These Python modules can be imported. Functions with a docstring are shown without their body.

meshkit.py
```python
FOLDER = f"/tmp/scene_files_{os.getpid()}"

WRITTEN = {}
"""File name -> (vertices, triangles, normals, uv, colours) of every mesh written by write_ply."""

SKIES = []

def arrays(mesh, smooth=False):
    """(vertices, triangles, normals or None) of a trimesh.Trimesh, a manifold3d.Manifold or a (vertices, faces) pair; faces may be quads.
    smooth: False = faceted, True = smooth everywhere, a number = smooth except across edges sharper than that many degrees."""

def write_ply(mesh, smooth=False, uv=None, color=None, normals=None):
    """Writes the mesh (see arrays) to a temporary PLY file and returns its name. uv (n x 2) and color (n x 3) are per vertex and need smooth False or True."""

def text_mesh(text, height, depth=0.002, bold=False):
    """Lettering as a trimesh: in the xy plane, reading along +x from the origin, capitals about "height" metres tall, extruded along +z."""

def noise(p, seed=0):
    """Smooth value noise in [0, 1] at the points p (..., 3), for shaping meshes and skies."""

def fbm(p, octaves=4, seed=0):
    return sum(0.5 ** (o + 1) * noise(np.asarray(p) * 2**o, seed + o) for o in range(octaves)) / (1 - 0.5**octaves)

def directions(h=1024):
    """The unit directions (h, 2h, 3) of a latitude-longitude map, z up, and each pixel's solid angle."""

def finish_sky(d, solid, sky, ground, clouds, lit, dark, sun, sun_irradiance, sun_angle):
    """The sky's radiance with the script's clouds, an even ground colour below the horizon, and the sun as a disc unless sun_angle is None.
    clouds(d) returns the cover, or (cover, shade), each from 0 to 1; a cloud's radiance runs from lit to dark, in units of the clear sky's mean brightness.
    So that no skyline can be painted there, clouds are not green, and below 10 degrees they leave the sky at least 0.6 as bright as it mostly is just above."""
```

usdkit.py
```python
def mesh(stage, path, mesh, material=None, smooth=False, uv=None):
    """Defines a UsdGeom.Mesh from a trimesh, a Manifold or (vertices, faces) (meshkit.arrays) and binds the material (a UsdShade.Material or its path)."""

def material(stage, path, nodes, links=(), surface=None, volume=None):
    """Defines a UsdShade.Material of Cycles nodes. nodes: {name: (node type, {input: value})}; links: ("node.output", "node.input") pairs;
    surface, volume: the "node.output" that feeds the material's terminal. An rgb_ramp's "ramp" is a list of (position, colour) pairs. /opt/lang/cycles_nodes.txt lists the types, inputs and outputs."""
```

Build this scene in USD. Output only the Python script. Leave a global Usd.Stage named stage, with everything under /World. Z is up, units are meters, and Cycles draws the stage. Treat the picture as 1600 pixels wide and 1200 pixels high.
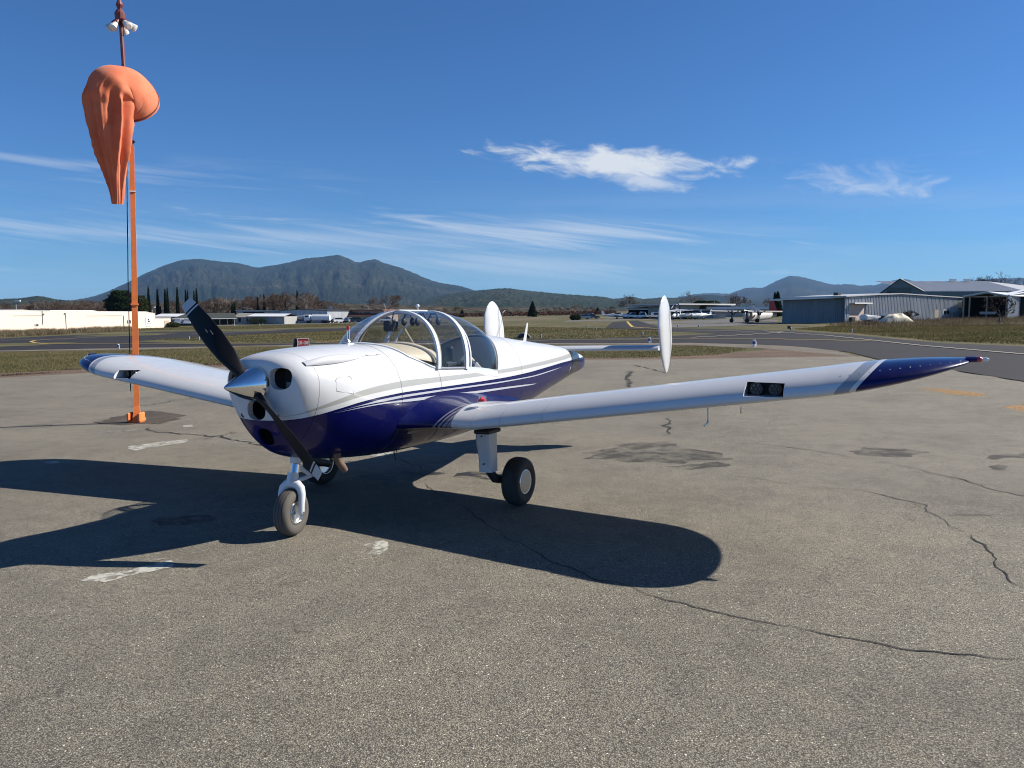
import math, random
import numpy as np, trimesh, usdkit, meshkit
import manifold3d as m3
from scipy.spatial import Delaunay
from scipy.interpolate import PchipInterpolator
import shapely
from shapely.geometry import Polygon, LineString, Point
from pxr import Usd, UsdGeom, UsdLux, UsdShade, Gf, Sdf

stage = Usd.Stage.CreateInMemory()
UsdGeom.SetStageUpAxis(stage, 'Z')
UsdGeom.Xform.Define(stage, '/World')
UsdGeom.Scope.Define(stage, '/World/Looks')

# ------------------------------------------------------------------ camera, sky, sun
EYE, PITCH, FPX = 1.6109, 0.0943, 1209.37          # eye height above the apron, downward tilt, focal length per 1600 of width
SUN = np.array([0.790, 0.132, 0.598]); SUN = SUN / np.linalg.norm(SUN)
SUN_EL, SUN_ROT = math.asin(SUN[2]), math.atan2(SUN[0], SUN[1])
cam = UsdGeom.Camera.Define(stage, '/World/camera')
cam.AddTranslateOp().Set(Gf.Vec3d(0, 0, EYE))
cam.AddRotateXOp().Set(90 - math.degrees(PITCH))
cam.CreateHorizontalApertureAttr(36.0); cam.CreateVerticalApertureAttr(27.0)
cam.CreateFocalLengthAttr(36.0 * FPX / 1600)
cam.CreateFStopAttr(0.0); cam.CreateClippingRangeAttr(Gf.Vec2f(0.05, 100000))
cam.CreateExposureAttr(0.93)

def math_chain(nodes, links, name, kind, a, b=None):
    d = {'math_type': kind}
    if not isinstance(a, str): d['value1'] = float(a)
    if b is not None and not isinstance(b, str): d['value2'] = float(b)
    nodes[name] = ('math', d)
    if isinstance(a, str): links.append((a, name + '.value1'))
    if isinstance(b, str): links.append((b, name + '.value2'))
    return name + '.value'

def sky_material():
    n, l = {}, []
    n['sky'] = ('sky_texture', {'sky_type': 'single_scattering', 'sun_disc': False, 'sun_elevation': SUN_EL, 'sun_rotation': SUN_ROT,
                                'altitude': 400.0, 'air_density': 1.0, 'aerosol_density': 0.45, 'ozone_density': 3.0})
    n['tc'] = ('texture_coordinate', {})
    n['sep'] = ('separate_xyz', {}); l.append(('tc.generated', 'sep.vector'))
    m = lambda name, kind, a, b=None: math_chain(n, l, name, kind, a, b)
    az = m('az', 'arctan2', 'sep.x', 'sep.y')
    el = m('el', 'arcsine', 'sep.z')
    def vec(name, sx, sy, tilt=0.0, ox=0.0):
        t = m(name + 't', 'multiply', az, tilt)
        e2 = m(name + 'e', 'add', el, t)
        n[name] = ('combine_xyz', {'z': ox})
        l.append((m(name + 'x', 'multiply', az, sx), name + '.x')); l.append((m(name + 'y', 'multiply', e2, sy), name + '.y'))
        return name + '.vector'
    def noise(name, v, scale, detail, rough=0.55, dist=0.0):
        n[name] = ('noise_texture', {'scale': scale, 'detail': detail, 'roughness': rough, 'distortion': dist}); l.append((v, name + '.vector'))
        return name + '.fac'
    def ramp(name, src, a, b, hi=1.0, lo=0.0):
        n[name] = ('map_range', {'range_type': 'smoothstep', 'from_min': a, 'from_max': b, 'to_min': lo, 'to_max': hi, 'clamp': True}); l.append((src, name + '.value'))
        return name + '.result'
    # thin horizontal cirrus streaks, low over the horizon all round
    s1 = ramp('s1r', noise('s1', vec('v1', 4.0, 60.0, 0.03), 1.0, 7, .62, .6), .50, .78)
    big = ramp('bgr', noise('bg', vec('v2', 2.2, 9.0, 0.0, 3.7), 1.0, 3, .5, .3), .40, .66)
    band = m('band', 'multiply', ramp('b1', el, .015, .06), ramp('b2', el, .20, .10))
    streak = m('st', 'multiply', m('st0', 'multiply', s1, big), band)
    veil = m('vl', 'multiply', ramp('vr', noise('vn', vec('v3', 1.8, 16.0, .02, 9.1), 1.0, 5, .6, .4), .42, .8), m('bd2', 'multiply', ramp('b3', el, .01, .05), ramp('b4', el, .17, .08)))
    # the two banks of cloud
    def bank(tag, a0, e0, ha, he, skew, lo, hi, strength, fx, fy, dist):
        da = m(tag + 'da', 'divide', m(tag + 'd0', 'subtract', az, a0), ha)
        sk = m(tag + 'sk', 'multiply', da, skew)
        de = m(tag + 'de', 'divide', m(tag + 'd2', 'add', m(tag + 'd1', 'subtract', el, e0), sk), he)
        r2 = m(tag + 'r2', 'add', m(tag + 'qa', 'multiply', da, da), m(tag + 'qe', 'multiply', de, de))
        body = m(tag + 'bo', 'subtract', 1.0, m(tag + 'rr', 'sqrt', r2))
        nz = noise(tag + 'n', vec(tag + 'v', fx, fy, .12, 1.3 + a0 * 20), 1.0, 8, .62, dist)
        tot = m(tag + 'to', 'add', body, m(tag + 'nn', 'multiply', m(tag + 'nm', 'subtract', nz, .5), 2.3))
        return ramp(tag + 'ra', tot, lo, hi, strength)
    k1 = bank('A', .118, .184, .172, .022, .013, .0, .80, .92, 19, 50, .45)
    k2 = bank('B', .165, .160, .075, .016, .010, .05, 1.0, .7, 14, 40, .8)
    k3 = bank('C', .41, .148, .13, .036, .020, .28, 1.35, .55, 17, 42, 1.2)
    k4 = bank('D', .06, .098, .34, .030, .004, .05, 1.25, .62, 3.5, 75, .8)
    k5 = bank('E', -.30, .088, .48, .028, .006, .10, 1.3, .46, 3, 85, .6)
    k6 = bank('F', .0, .060, .50, .030, .002, .10, 1.5, .40, 3, 60, .6)
    k7 = bank('G', -.50, .160, .30, .008, .004, .20, 1.2, .26, 4, 70, .5)
    k5 = m('k56', 'maximum', k5, m('k67', 'maximum', k6, k7))
    cover = m('c5', 'maximum', m('c4', 'maximum', m('c3', 'maximum', k1, k2), k3), m('c2', 'maximum', k4, k5))
    cover = m('c6', 'maximum', cover, m('cs', 'multiply', streak, .55))
    cover = m('c7', 'maximum', cover, m('cv', 'multiply', veil, .22))
    n['mix'] = ('mix_color', {'blend_type': 'mix', 'b': CLOUD}); l += [(cover, 'mix.fac'), ('skyc.result', 'mix.a')]
    n['skyc'] = ('mix_color', {'blend_type': 'multiply', 'fac': 1.0, 'b': SKY_TINT}); l.append(('sky.color', 'skyc.a'))
    n['bg'+'shader'] = ('background_shader', {'strength': SKY_STRENGTH}); l.append(('mix.result', 'bgshader.color'))
    return usdkit.material(stage, '/World/Looks/sky', n, l, surface='bgshader.background')
SKY_STRENGTH = 0.05
SKY_TINT = (.37, .70, 1.10)
CLOUD = (8.0, 8.4, 8.8)
HAZE = 2.4e-5
dome = UsdLux.DomeLight.Define(stage, '/World/sky')
UsdShade.MaterialBindingAPI.Apply(dome.GetPrim()).Bind(sky_material())
dome.GetPrim().SetCustomDataByKey('kind', 'structure'); dome.GetPrim().SetCustomDataByKey('label', 'deep blue winter sky with thin cirrus streaks and a white cloud bank')
sun = UsdLux.DistantLight.Define(stage, '/World/sun')
sun.CreateIntensityAttr(1.25); sun.CreateAngleAttr(0.53); sun.CreateColorAttr(Gf.Vec3f(1.0, 0.95, 0.87)); sun.CreateNormalizeAttr(True)
sun.AddRotateZOp().Set(math.degrees(math.atan2(SUN[1], SUN[0]))); sun.AddRotateYOp().Set(90 - math.degrees(SUN_EL))

# ------------------------------------------------------------------ helpers
COUNT = {}
def free(parent, name):
    k = (parent, name); i = COUNT.get(k, 0); COUNT[k] = i + 1
    return f'{parent}/{name}' if i == 0 else f'{parent}/{name}_{i:03d}'
def tag(p, label=None, cat=None, group=None, kind=None):
    for k, v in (('label', label), ('category', cat), ('group', group), ('kind', kind)):
        if v: p.SetCustomDataByKey(k, v)
def thing(name, label, cat=None, loc=(0, 0, 0), rz=0.0, group=None, kind=None, scale=None, matrix=None):
    path = free('/World', name)
    x = UsdGeom.Xform.Define(stage, path)
    if matrix is not None: x.AddTransformOp().Set(Gf.Matrix4d(*[float(v) for v in np.asarray(matrix).T.ravel()]))
    else:
        x.AddTranslateOp().Set(Gf.Vec3d(*map(float, loc))); x.AddRotateZOp().Set(float(math.degrees(rz)))
        if scale is not None: x.AddScaleOp().Set(Gf.Vec3f(*map(float, np.broadcast_to(scale, 3))))
    tag(x.GetPrim(), label, cat, group, kind)
    return path
def part(parent, name, mesh, mat, smooth=False, label=None, kind=None):
    path = free(parent, name)
    p = usdkit.mesh(stage, path, mesh, MAT[mat], smooth)
    tag(p.GetPrim(), label, kind=kind)
    return path
def solo(name, mesh, mat, label, cat=None, loc=(0, 0, 0), rz=0.0, group=None, kind=None, smooth=False):
    path = free('/World', name)
    p = usdkit.mesh(stage, path, mesh, MAT[mat], smooth)
    p.AddTranslateOp().Set(Gf.Vec3d(*map(float, loc))); p.AddRotateZOp().Set(float(math.degrees(rz)))
    tag(p.GetPrim(), label, cat, group, kind)
    return path
def copy_of(src, label, loc, rz=0.0, scale=1.0, group=None, name=None):
    """a copy of a thing built earlier, under the next number, with its parts"""
    was = stage.GetPrimAtPath(src)
    path = free('/World', name or src.split('/')[-1].rstrip('0123456789').rstrip('_'))
    x = UsdGeom.Xform.Define(stage, path)
    x.AddTranslateOp().Set(Gf.Vec3d(*map(float, loc))); x.AddRotateZOp().Set(float(math.degrees(rz))); x.AddScaleOp().Set(Gf.Vec3f(*map(float, np.broadcast_to(scale, 3))))
    p = x.GetPrim(); p.GetReferences().AddInternalReference(src); p.SetInstanceable(True)
    tag(p, label, was.GetCustomDataByKey('category'), group or was.GetCustomDataByKey('group'))
    return path

def box(sx, sy, sz, c=(0, 0, 0), rz=0.0, bevel=0.0):
    if bevel:
        b = min(bevel, sx * .45, sy * .45, sz * .45); pts = []
        for i in range(3):
            h = np.array([sx, sy, sz]) / 2 - b; h[i] += b
            pts += [np.array([x, y, z]) * h for x in (-1, 1) for y in (-1, 1) for z in (-1, 1)]
        m = trimesh.convex.convex_hull(np.array(pts))
    else: m = trimesh.creation.box([sx, sy, sz])
    if rz: m.apply_transform(trimesh.transformations.rotation_matrix(rz, [0, 0, 1]))
    m.apply_translation(c)
    return m
def cat(*ms): return trimesh.util.concatenate([m for m in ms])
def cyl(p0, p1, r, n=12, r1=None, caps=True):
    return tube([p0, p1], [r, r if r1 is None else r1], n, caps)
def tube(pts, rad, n=8, caps=True):
    p = np.asarray(pts, float); rad = np.broadcast_to(rad, (len(p),)).astype(float)
    t = np.gradient(p, axis=0); t /= np.linalg.norm(t, axis=1, keepdims=True) + 1e-12
    ref = np.array([0, 0, 1.0]) if abs(t[0, 2]) < .9 else np.array([1.0, 0, 0])
    fr = []
    a = np.cross(t[0], ref); a /= np.linalg.norm(a)
    for k in range(len(p)):
        a = a - t[k] * (a @ t[k]); a /= np.linalg.norm(a); fr.append(a)
    A = np.array(fr); B = np.cross(t, A); ang = np.arange(n) * 2 * np.pi / n
    v = p[:, None] + rad[:, None, None] * (np.cos(ang)[None, :, None] * A[:, None] + np.sin(ang)[None, :, None] * B[:, None])
    f = grid_faces(len(p), n, wrap=True)
    v = v.reshape(-1, 3)
    if caps:
        L = len(v); v = np.vstack([v, p[0], p[-1]]); k = np.arange(n); o = (len(p) - 1) * n
        f = np.vstack([f, np.stack([np.full(n, L), (k + 1) % n, k], 1), np.stack([np.full(n, L + 1), o + k, o + (k + 1) % n], 1)])
    return trimesh.Trimesh(v, f, process=False)
def grid_faces(r, c, wrap=False):
    i, j = np.meshgrid(np.arange(r - 1), np.arange(c if wrap else c - 1), indexing='ij')
    a, b = i * c + j, i * c + (j + 1) % c
    q = np.stack([a, b, b + c, a + c], -1).reshape(-1, 4)
    return np.vstack([q[:, [0, 1, 2]], q[:, [0, 2, 3]]])
def grid_mesh(P, wrap=False):
    P = np.asarray(P, float)
    return trimesh.Trimesh(P.reshape(-1, 3), grid_faces(P.shape[0], P.shape[1], wrap), process=False)
def loft(rings, cap=True):
    P = np.asarray(rings, float); m = grid_mesh(P, True)
    if not cap: return m
    v, f = m.vertices, m.faces; n = P.shape[1]; L = len(v); k = np.arange(n); o = (len(P) - 1) * n
    v = np.vstack([v, P[0].mean(0), P[-1].mean(0)])
    f = np.vstack([f, np.stack([np.full(n, L), (k + 1) % n, k], 1), np.stack([np.full(n, L + 1), o + k, o + (k + 1) % n], 1)])
    m = trimesh.Trimesh(v, f, process=False)
    return m
def prism(poly_xz, y0, y1):
    """a polygon in the xz plane, extruded along y"""
    m = trimesh.creation.extrude_polygon(Polygon(poly_xz), y1 - y0, engine='earcut')
    v = np.array(m.vertices); m.vertices = np.stack([v[:, 0], v[:, 2] + y0, v[:, 1]], 1); m.invert()
    return m

DIM = .74
def dim(c, k=None): return tuple(float(x) * DIM for x in c)
def simple(name, color, rough=.5, metal=0.0, vary=0.0, scale=3.0, coat=0.0, bump=0.0, spec=.5, **kw):
    """principled with a little procedural unevenness"""
    color = dim(color)
    n = {'p': ('principled_bsdf', {'base_color': color, 'roughness': rough, 'metallic': metal, 'coat_weight': coat, 'specular_ior_level': spec, **kw})}; l = []
    if vary or bump:
        n['tc'] = ('texture_coordinate', {}); n['n'] = ('noise_texture', {'scale': scale, 'detail': 6, 'roughness': .6}); l.append(('tc.object', 'n.vector'))
    if vary:
        n['r'] = ('rgb_ramp', {'ramp': [(.25, tuple(c * (1 - vary) for c in color)), (.75, tuple(min(1, c * (1 + vary)) for c in color))]}); l += [('n.fac', 'r.fac'), ('r.color', 'p.base_color')]
    if bump:
        n['b'] = ('bump', {'strength': bump, 'distance': .02}); l += [('n.fac', 'b.height'), ('b.normal', 'p.normal')]
    MAT[name] = usdkit.material(stage, '/World/Looks/' + name, n, l, surface='p.BSDF')
MAT = {}

# ------------------------------------------------------------------ the lie of the land: the field falls away ahead and to the left
def soft(x, k): return k * np.tanh(np.asarray(x, float) / k)
def terr(x, y): return .0183 * soft(x, 130.) - .0157 * 80 * np.tanh(np.asarray(y, float) / 80.)
CP, SP = math.cos(PITCH), math.sin(PITCH)
def ray(px, py):
    x, y = (px - 800) / FPX, -(py - 600) / FPX
    return np.array([x, CP + y * SP, -SP + y * CP])
def at(px, py):
    """the point of the ground seen at this place of the photograph (1600 x 1200)"""
    r = ray(px, py); t = 1.0
    while t < 3e4 and EYE + r[2] * t > terr(r[0] * t, r[1] * t): t *= 1.03
    lo, hi = t / 1.03, t
    for _ in range(40):
        m = (lo + hi) / 2
        if EYE + r[2] * m < terr(r[0] * m, r[1] * m): hi = m
        else: lo = m
    return np.array([r[0] * lo, r[1] * lo])
def far(px, y):
    """ground point in this direction at distance y"""
    x = (px - 800) / FPX * y / CP * 1.0
    x = ray(px, 486)[0] / ray(px, 486)[1] * y
    return np.array([x, y, float(terr(x, y))])
def height(py, y):
    """height above sea of what stands at distance y and shows at row py"""
    r = ray(800, py); return EYE + r[2] / r[1] * y
def drape(poly, off, cell, edge=None):
    """a flat region as a sheet lying on the ground"""
    if not hasattr(poly, 'exterior'): poly = Polygon(poly)
    if not poly.is_valid: poly = poly.buffer(0)
    parts = list(getattr(poly, 'geoms', [poly])); out = []
    for g in parts:
        if g.area < 1e-5: continue
        g2 = shapely.segmentize(g, edge or cell)
        pts = [np.array(g2.exterior.coords)[:-1]] + [np.array(i.coords)[:-1] for i in g2.interiors]
        x0, y0, x1, y1 = g.bounds
        if (x1 - x0) / cell * ((y1 - y0) / cell) < 60000:
            X, Y = np.meshgrid(np.arange(x0 + cell / 2, x1, cell), np.arange(y0 + cell / 2, y1, cell))
            X = X + (np.arange(X.shape[0]) % 2)[:, None] * cell * .5
            q = np.stack([X.ravel(), Y.ravel()], 1)
            if len(q): q = q[shapely.contains_xy(g.buffer(-cell * .35), q[:, 0], q[:, 1])]; pts.append(q)
        p = np.vstack(pts)
        if len(p) < 3: continue
        t = Delaunay(p, qhull_options='QJ').simplices
        cc = p[t].mean(1); t = t[shapely.contains_xy(g, cc[:, 0], cc[:, 1])]
        a = p[t]; s = (a[:, 1, 0] - a[:, 0, 0]) * (a[:, 2, 1] - a[:, 0, 1]) - (a[:, 1, 1] - a[:, 0, 1]) * (a[:, 2, 0] - a[:, 0, 0])
        t[s < 0] = t[s < 0][:, ::-1]; t = t[np.abs(s) > 1e-9]
        out.append(trimesh.Trimesh(np.column_stack([p, terr(p[:, 0], p[:, 1]) + off]), t, process=False))
    return cat(*out)
def line(pxs, w): return LineString([at(*p) for p in pxs]).buffer(w / 2, cap_style=2, join_style=1)
def rough_edge(poly, amp, freq, seed=0, step=None):
    g = shapely.segmentize(poly, step or amp); c = np.array(g.exterior.coords)[:-1]
    q = np.column_stack([c * freq, np.full(len(c), seed * 7.3)])
    d = np.stack([meshkit.fbm(q, 4, seed) - .5, meshkit.fbm(q + 31.7, 4, seed + 5) - .5], 1) * 2 * amp
    return Polygon(c + d).buffer(0)

# ------------------------------------------------------------------ materials of the ground
def ground_material(name, stops, scales, fine=None, rough=.95, bump=.4, bump_scale=40.0, dist=.02, world=True):
    n = {'g': ('geometry', {}), 'p': ('principled_bsdf', {'roughness': rough, 'specular_ior_level': .25})}; l = []
    prev = None
    for i, (s, w) in enumerate(scales):
        n[f'n{i}'] = ('noise_texture', {'scale': s, 'detail': 6, 'roughness': .6}); l.append(('g.position', f'n{i}.vector'))
        n[f'w{i}'] = ('math', {'math_type': 'multiply', 'value2': w}); l.append((f'n{i}.fac', f'w{i}.value1'))
        if prev is None: prev = f'w{i}.value'
        else:
            n[f'a{i}'] = ('math', {'math_type': 'add'}); l += [(prev, f'a{i}.value1'), (f'w{i}.value', f'a{i}.value2')]; prev = f'a{i}.value'
    n['r'] = ('rgb_ramp', {'ramp': [(a, dim(c)) for a, c in stops]}); l += [(prev, 'r.fac'), ('r.color', 'p.base_color')]
    n['bn'] = ('noise_texture', {'scale': bump_scale, 'detail': 4, 'roughness': .7}); l.append(('g.position', 'bn.vector'))
    n['b'] = ('bump', {'strength': bump, 'distance': dist}); l += [('bn.fac', 'b.height'), ('b.normal', 'p.normal')]
    MAT[name] = usdkit.material(stage, '/World/Looks/' + name, n, l, surface='p.BSDF')
ground_material('grass_ground', [(.34, (.048, .060, .016)), (.44, (.080, .080, .026)), (.51, (.105, .092, .036)), (.58, (.155, .122, .066)), (.68, (.20, .152, .10))], [(.06, .45), (.5, .3), (6.0, .25)], bump=.9, bump_scale=14, dist=.06)
ground_material('gravel', [(.3, (.11, .092, .070)), (.5, (.19, .162, .128)), (.7, (.30, .265, .22))], [(.4, .3), (3.0, .3), (28.0, .4)], bump=.9, bump_scale=30, dist=.04)
ground_material('dirt', [(.32, (.085, .055, .038)), (.5, (.16, .108, .075)), (.7, (.25, .185, .135))], [(.5, .35), (4.0, .3), (26.0, .35)], bump=.9, bump_scale=22, dist=.05)
ground_material('dark_dirt', [(.3, (.045, .036, .028)), (.5, (.080, .064, .050)), (.7, (.15, .125, .10))], [(.8, .3), (5.0, .4), (30.0, .3)], bump=.8, bump_scale=40, dist=.02)
ground_material('dry_field', [(.3, (.10, .082, .045)), (.5, (.145, .118, .068)), (.7, (.19, .16, .10))], [(.05, .5), (.6, .3), (5.0, .2)], bump=.6, bump_scale=8, dist=.08)
ground_material('taxiway_asphalt', [(.3, (.018, .0150, .0145)), (.5, (.025, .0215, .021)), (.7, (.036, .032, .031))], [(.12, .45), (1.5, .3), (40.0, .25)], rough=.85, bump=.5, bump_scale=90, dist=.006)
ground_material('old_asphalt', [(.3, (.10, .095, .088)), (.5, (.14, .132, .122)), (.7, (.18, .17, .158))], [(.15, .5), (3.0, .3), (40.0, .2)], rough=.9)
def apron_material(name, tint=1.0, patchy=1.0):
    """weathered asphalt: pale worn stones in a dark binder, with pits, stains and broad uneven patches"""
    n = {'g': ('geometry', {}), 'p': ('principled_bsdf', {'roughness': .82, 'specular_ior_level': .35})}; l = []
    n['wn'] = ('noise_texture', {'scale': 45.0, 'detail': 3, 'roughness': .6}); l.append(('g.position', 'wn.vector'))
    n['wv'] = ('vector_math', {'math_type': 'multiply_add', 'vector2': (.016, .016, .016)}); l += [('wn.color', 'wv.vector1'), ('g.position', 'wv.vector3')]
    n['v'] = ('voronoi_texture', {'feature': 'f1', 'scale': 135.0, 'randomness': 1.0}); l.append(('wv.vector', 'v.vector'))
    n['vs'] = ('separate_color', {}); l.append(('v.color', 'vs.color'))
    n['stone'] = ('rgb_ramp', {'ramp': [(0, (.100, .092, .078)), (.35, (.130, .120, .103)), (.7, (.155, .143, .123)), (.95, (.180, .167, .144)), (.985, (.28, .265, .235)), (1, (.50, .48, .44))]}); l.append(('vs.r', 'stone.fac'))
    n['gapr'] = ('map_range', {'range_type': 'smoothstep', 'from_min': .34, 'from_max': .66, 'to_min': 0.0, 'to_max': 1.0, 'clamp': True}); l.append(('v.distance', 'gapr.value'))
    n['gap'] = ('mix_color', {'blend_type': 'mix', 'b': (.050, .046, .040)}); l += [('gapr.result', 'gap.fac'), ('stone.color', 'gap.a')]
    n['pit'] = ('noise_texture', {'scale': 64.0, 'detail': 5, 'roughness': .75}); l.append(('g.position', 'pit.vector'))
    n['pitr'] = ('map_range', {'range_type': 'smoothstep', 'from_min': .53, 'from_max': .64, 'to_min': 0.0, 'to_max': .85, 'clamp': True}); l.append(('pit.fac', 'pitr.value'))
    n['pm'] = ('mix_color', {'blend_type': 'mix', 'b': (.030, .027, .023)}); l += [('pitr.result', 'pm.fac'), ('gap.result', 'pm.a')]
    n['big'] = ('noise_texture', {'scale': .55, 'detail': 7, 'roughness': .62, 'distortion': .4}); l.append(('g.position', 'big.vector'))
    n['bigr'] = ('rgb_ramp', {'ramp': [(.28, (.76, .75, .74)), (.5, (1.0, 1.0, 1.0)), (.72, (1.16, 1.15, 1.12))]}); l.append(('big.fac', 'bigr.fac'))
    n['bm'] = ('mix_color', {'blend_type': 'multiply', 'fac': patchy}); l += [('pm.result', 'bm.a'), ('bigr.color', 'bm.b')]
    n['mid'] = ('noise_texture', {'scale': 4.5, 'detail': 6, 'roughness': .65}); l.append(('g.position', 'mid.vector'))
    n['midr'] = ('rgb_ramp', {'ramp': [(.3, (.84, .83, .83)), (.5, (1, 1, 1)), (.7, (1.12, 1.11, 1.09))]}); l.append(('mid.fac', 'midr.fac'))
    n['mm'] = ('mix_color', {'blend_type': 'multiply', 'fac': 1.0}); l += [('bm.result', 'mm.a'), ('midr.color', 'mm.b')]
    n['tn'] = ('mix_color', {'blend_type': 'multiply', 'fac': 1.0, 'b': (tint * 1.035 * DIM, tint * 1.0 * DIM, tint * .890 * DIM)}); l += [('mm.result', 'tn.a'), ('tn.result', 'p.base_color')]
    n['hh'] = ('math', {'math_type': 'multiply_add', 'value2': -1.0, 'value3': 1.0}); l.append(('v.distance', 'hh.value1'))
    n['h2'] = ('math', {'math_type': 'multiply_add', 'value2': -1.6}); l += [('pitr.result', 'h2.value1'), ('hh.value', 'h2.value3')]
    n['b'] = ('bump', {'strength': .55, 'distance': .006}); l += [('h2.value', 'b.height'), ('b.normal', 'p.normal')]
    MAT[name] = usdkit.material(stage, '/World/Looks/' + name, n, l, surface='p.BSDF')
apron_material('apron_asphalt', 2.08)
def worn(name, color, scale=9.0, lo=.42, hi=.58, rough=.8):
    """paint or stain worn through to what lies below"""
    n = {'g': ('geometry', {}), 'p': ('principled_bsdf', {'base_color': dim(color), 'roughness': rough, 'specular_ior_level': .3}), 't': ('transparent_bsdf', {}),
         'n': ('noise_texture', {'scale': scale, 'detail': 8, 'roughness': .72}), 'r': ('map_range', {'range_type': 'smoothstep', 'from_min': lo, 'from_max': hi, 'to_min': 0.0, 'to_max': 1.0, 'clamp': True}), 'm': ('mix_closure', {})}
    l = [('g.position', 'n.vector'), ('n.fac', 'r.value'), ('r.result', 'm.fac'), ('t.BSDF', 'm.closure1'), ('p.BSDF', 'm.closure2')]
    MAT[name] = usdkit.material(stage, '/World/Looks/' + name, n, l, surface='m.closure')
worn('worn_white_paint', (.50, .48, .41), 11, .38, .56)
worn('worn_pale_paint', (.40, .38, .33), 16, .50, .66)
worn('worn_orange_paint', (.55, .28, .07), 16, .43, .60)
worn('line_white', (.42, .38, .30), 7, .26, .50)
worn('line_yellow', (.50, .36, .10), 7, .22, .40)
worn('patch_asphalt', (.070, .064, .058), 3.2, .34, .74, .85)
worn('oil', (.030, .027, .025), 4, .40, .62, .6)
simple('crack', (.016, .014, .012), .95)

# ------------------------------------------------------------------ ground, apron, taxiways
def spread(a, b, k, n):
    s = np.linspace(-1, 1, n); return np.sinh(s * k) / np.sinh(k) * (b - a) / 2 + (a + b) / 2
gx, gy = spread(-15000, 15000, 7.2, 260), np.concatenate([np.linspace(-40, 120, 90), 120 + np.geomspace(2, 16000, 90)])
GX_, GY_ = np.meshgrid(gx, gy)
gz = terr(GX_, GY_) + .12 * (meshkit.fbm(np.stack([GX_ * .05, GY_ * .05, GX_ * 0], -1), 3, 4) - .5) * np.clip((GY_ - 34) / 30, 0, 1) - .02
g = thing('ground', 'winter grass field around the aircraft apron and taxiways', kind='structure')
part(g, 'grass_field', grid_mesh(np.stack([GX_, GY_, gz], -1)), 'grass_ground', True)

apron_px = [(-500, 640), (-120, 603), (0, 590.5), (120, 583.5), (345, 574), (590, 566), (800, 563.5), (930, 562), (1080, 561), (1230, 558), (1346, 557), (1372, 562), (1437, 571), (1600, 597), (1900, 642)]
apron_poly = Polygon([tuple(at(*p)) for p in apron_px] + [(34, 10), (34, -14), (-40, -14), (-40, 12)]).buffer(0)
ap = thing('apron', 'weathered grey asphalt parking apron with cracks and worn paint', kind='structure')
near = apron_poly.intersection(shapely.geometry.box(-40, -20, 40, 60))
part(ap, 'asphalt', drape(rough_edge(near, .22, .8, 3, .35), 0.0, 1.5, .6), 'apron_asphalt', True)

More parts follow.
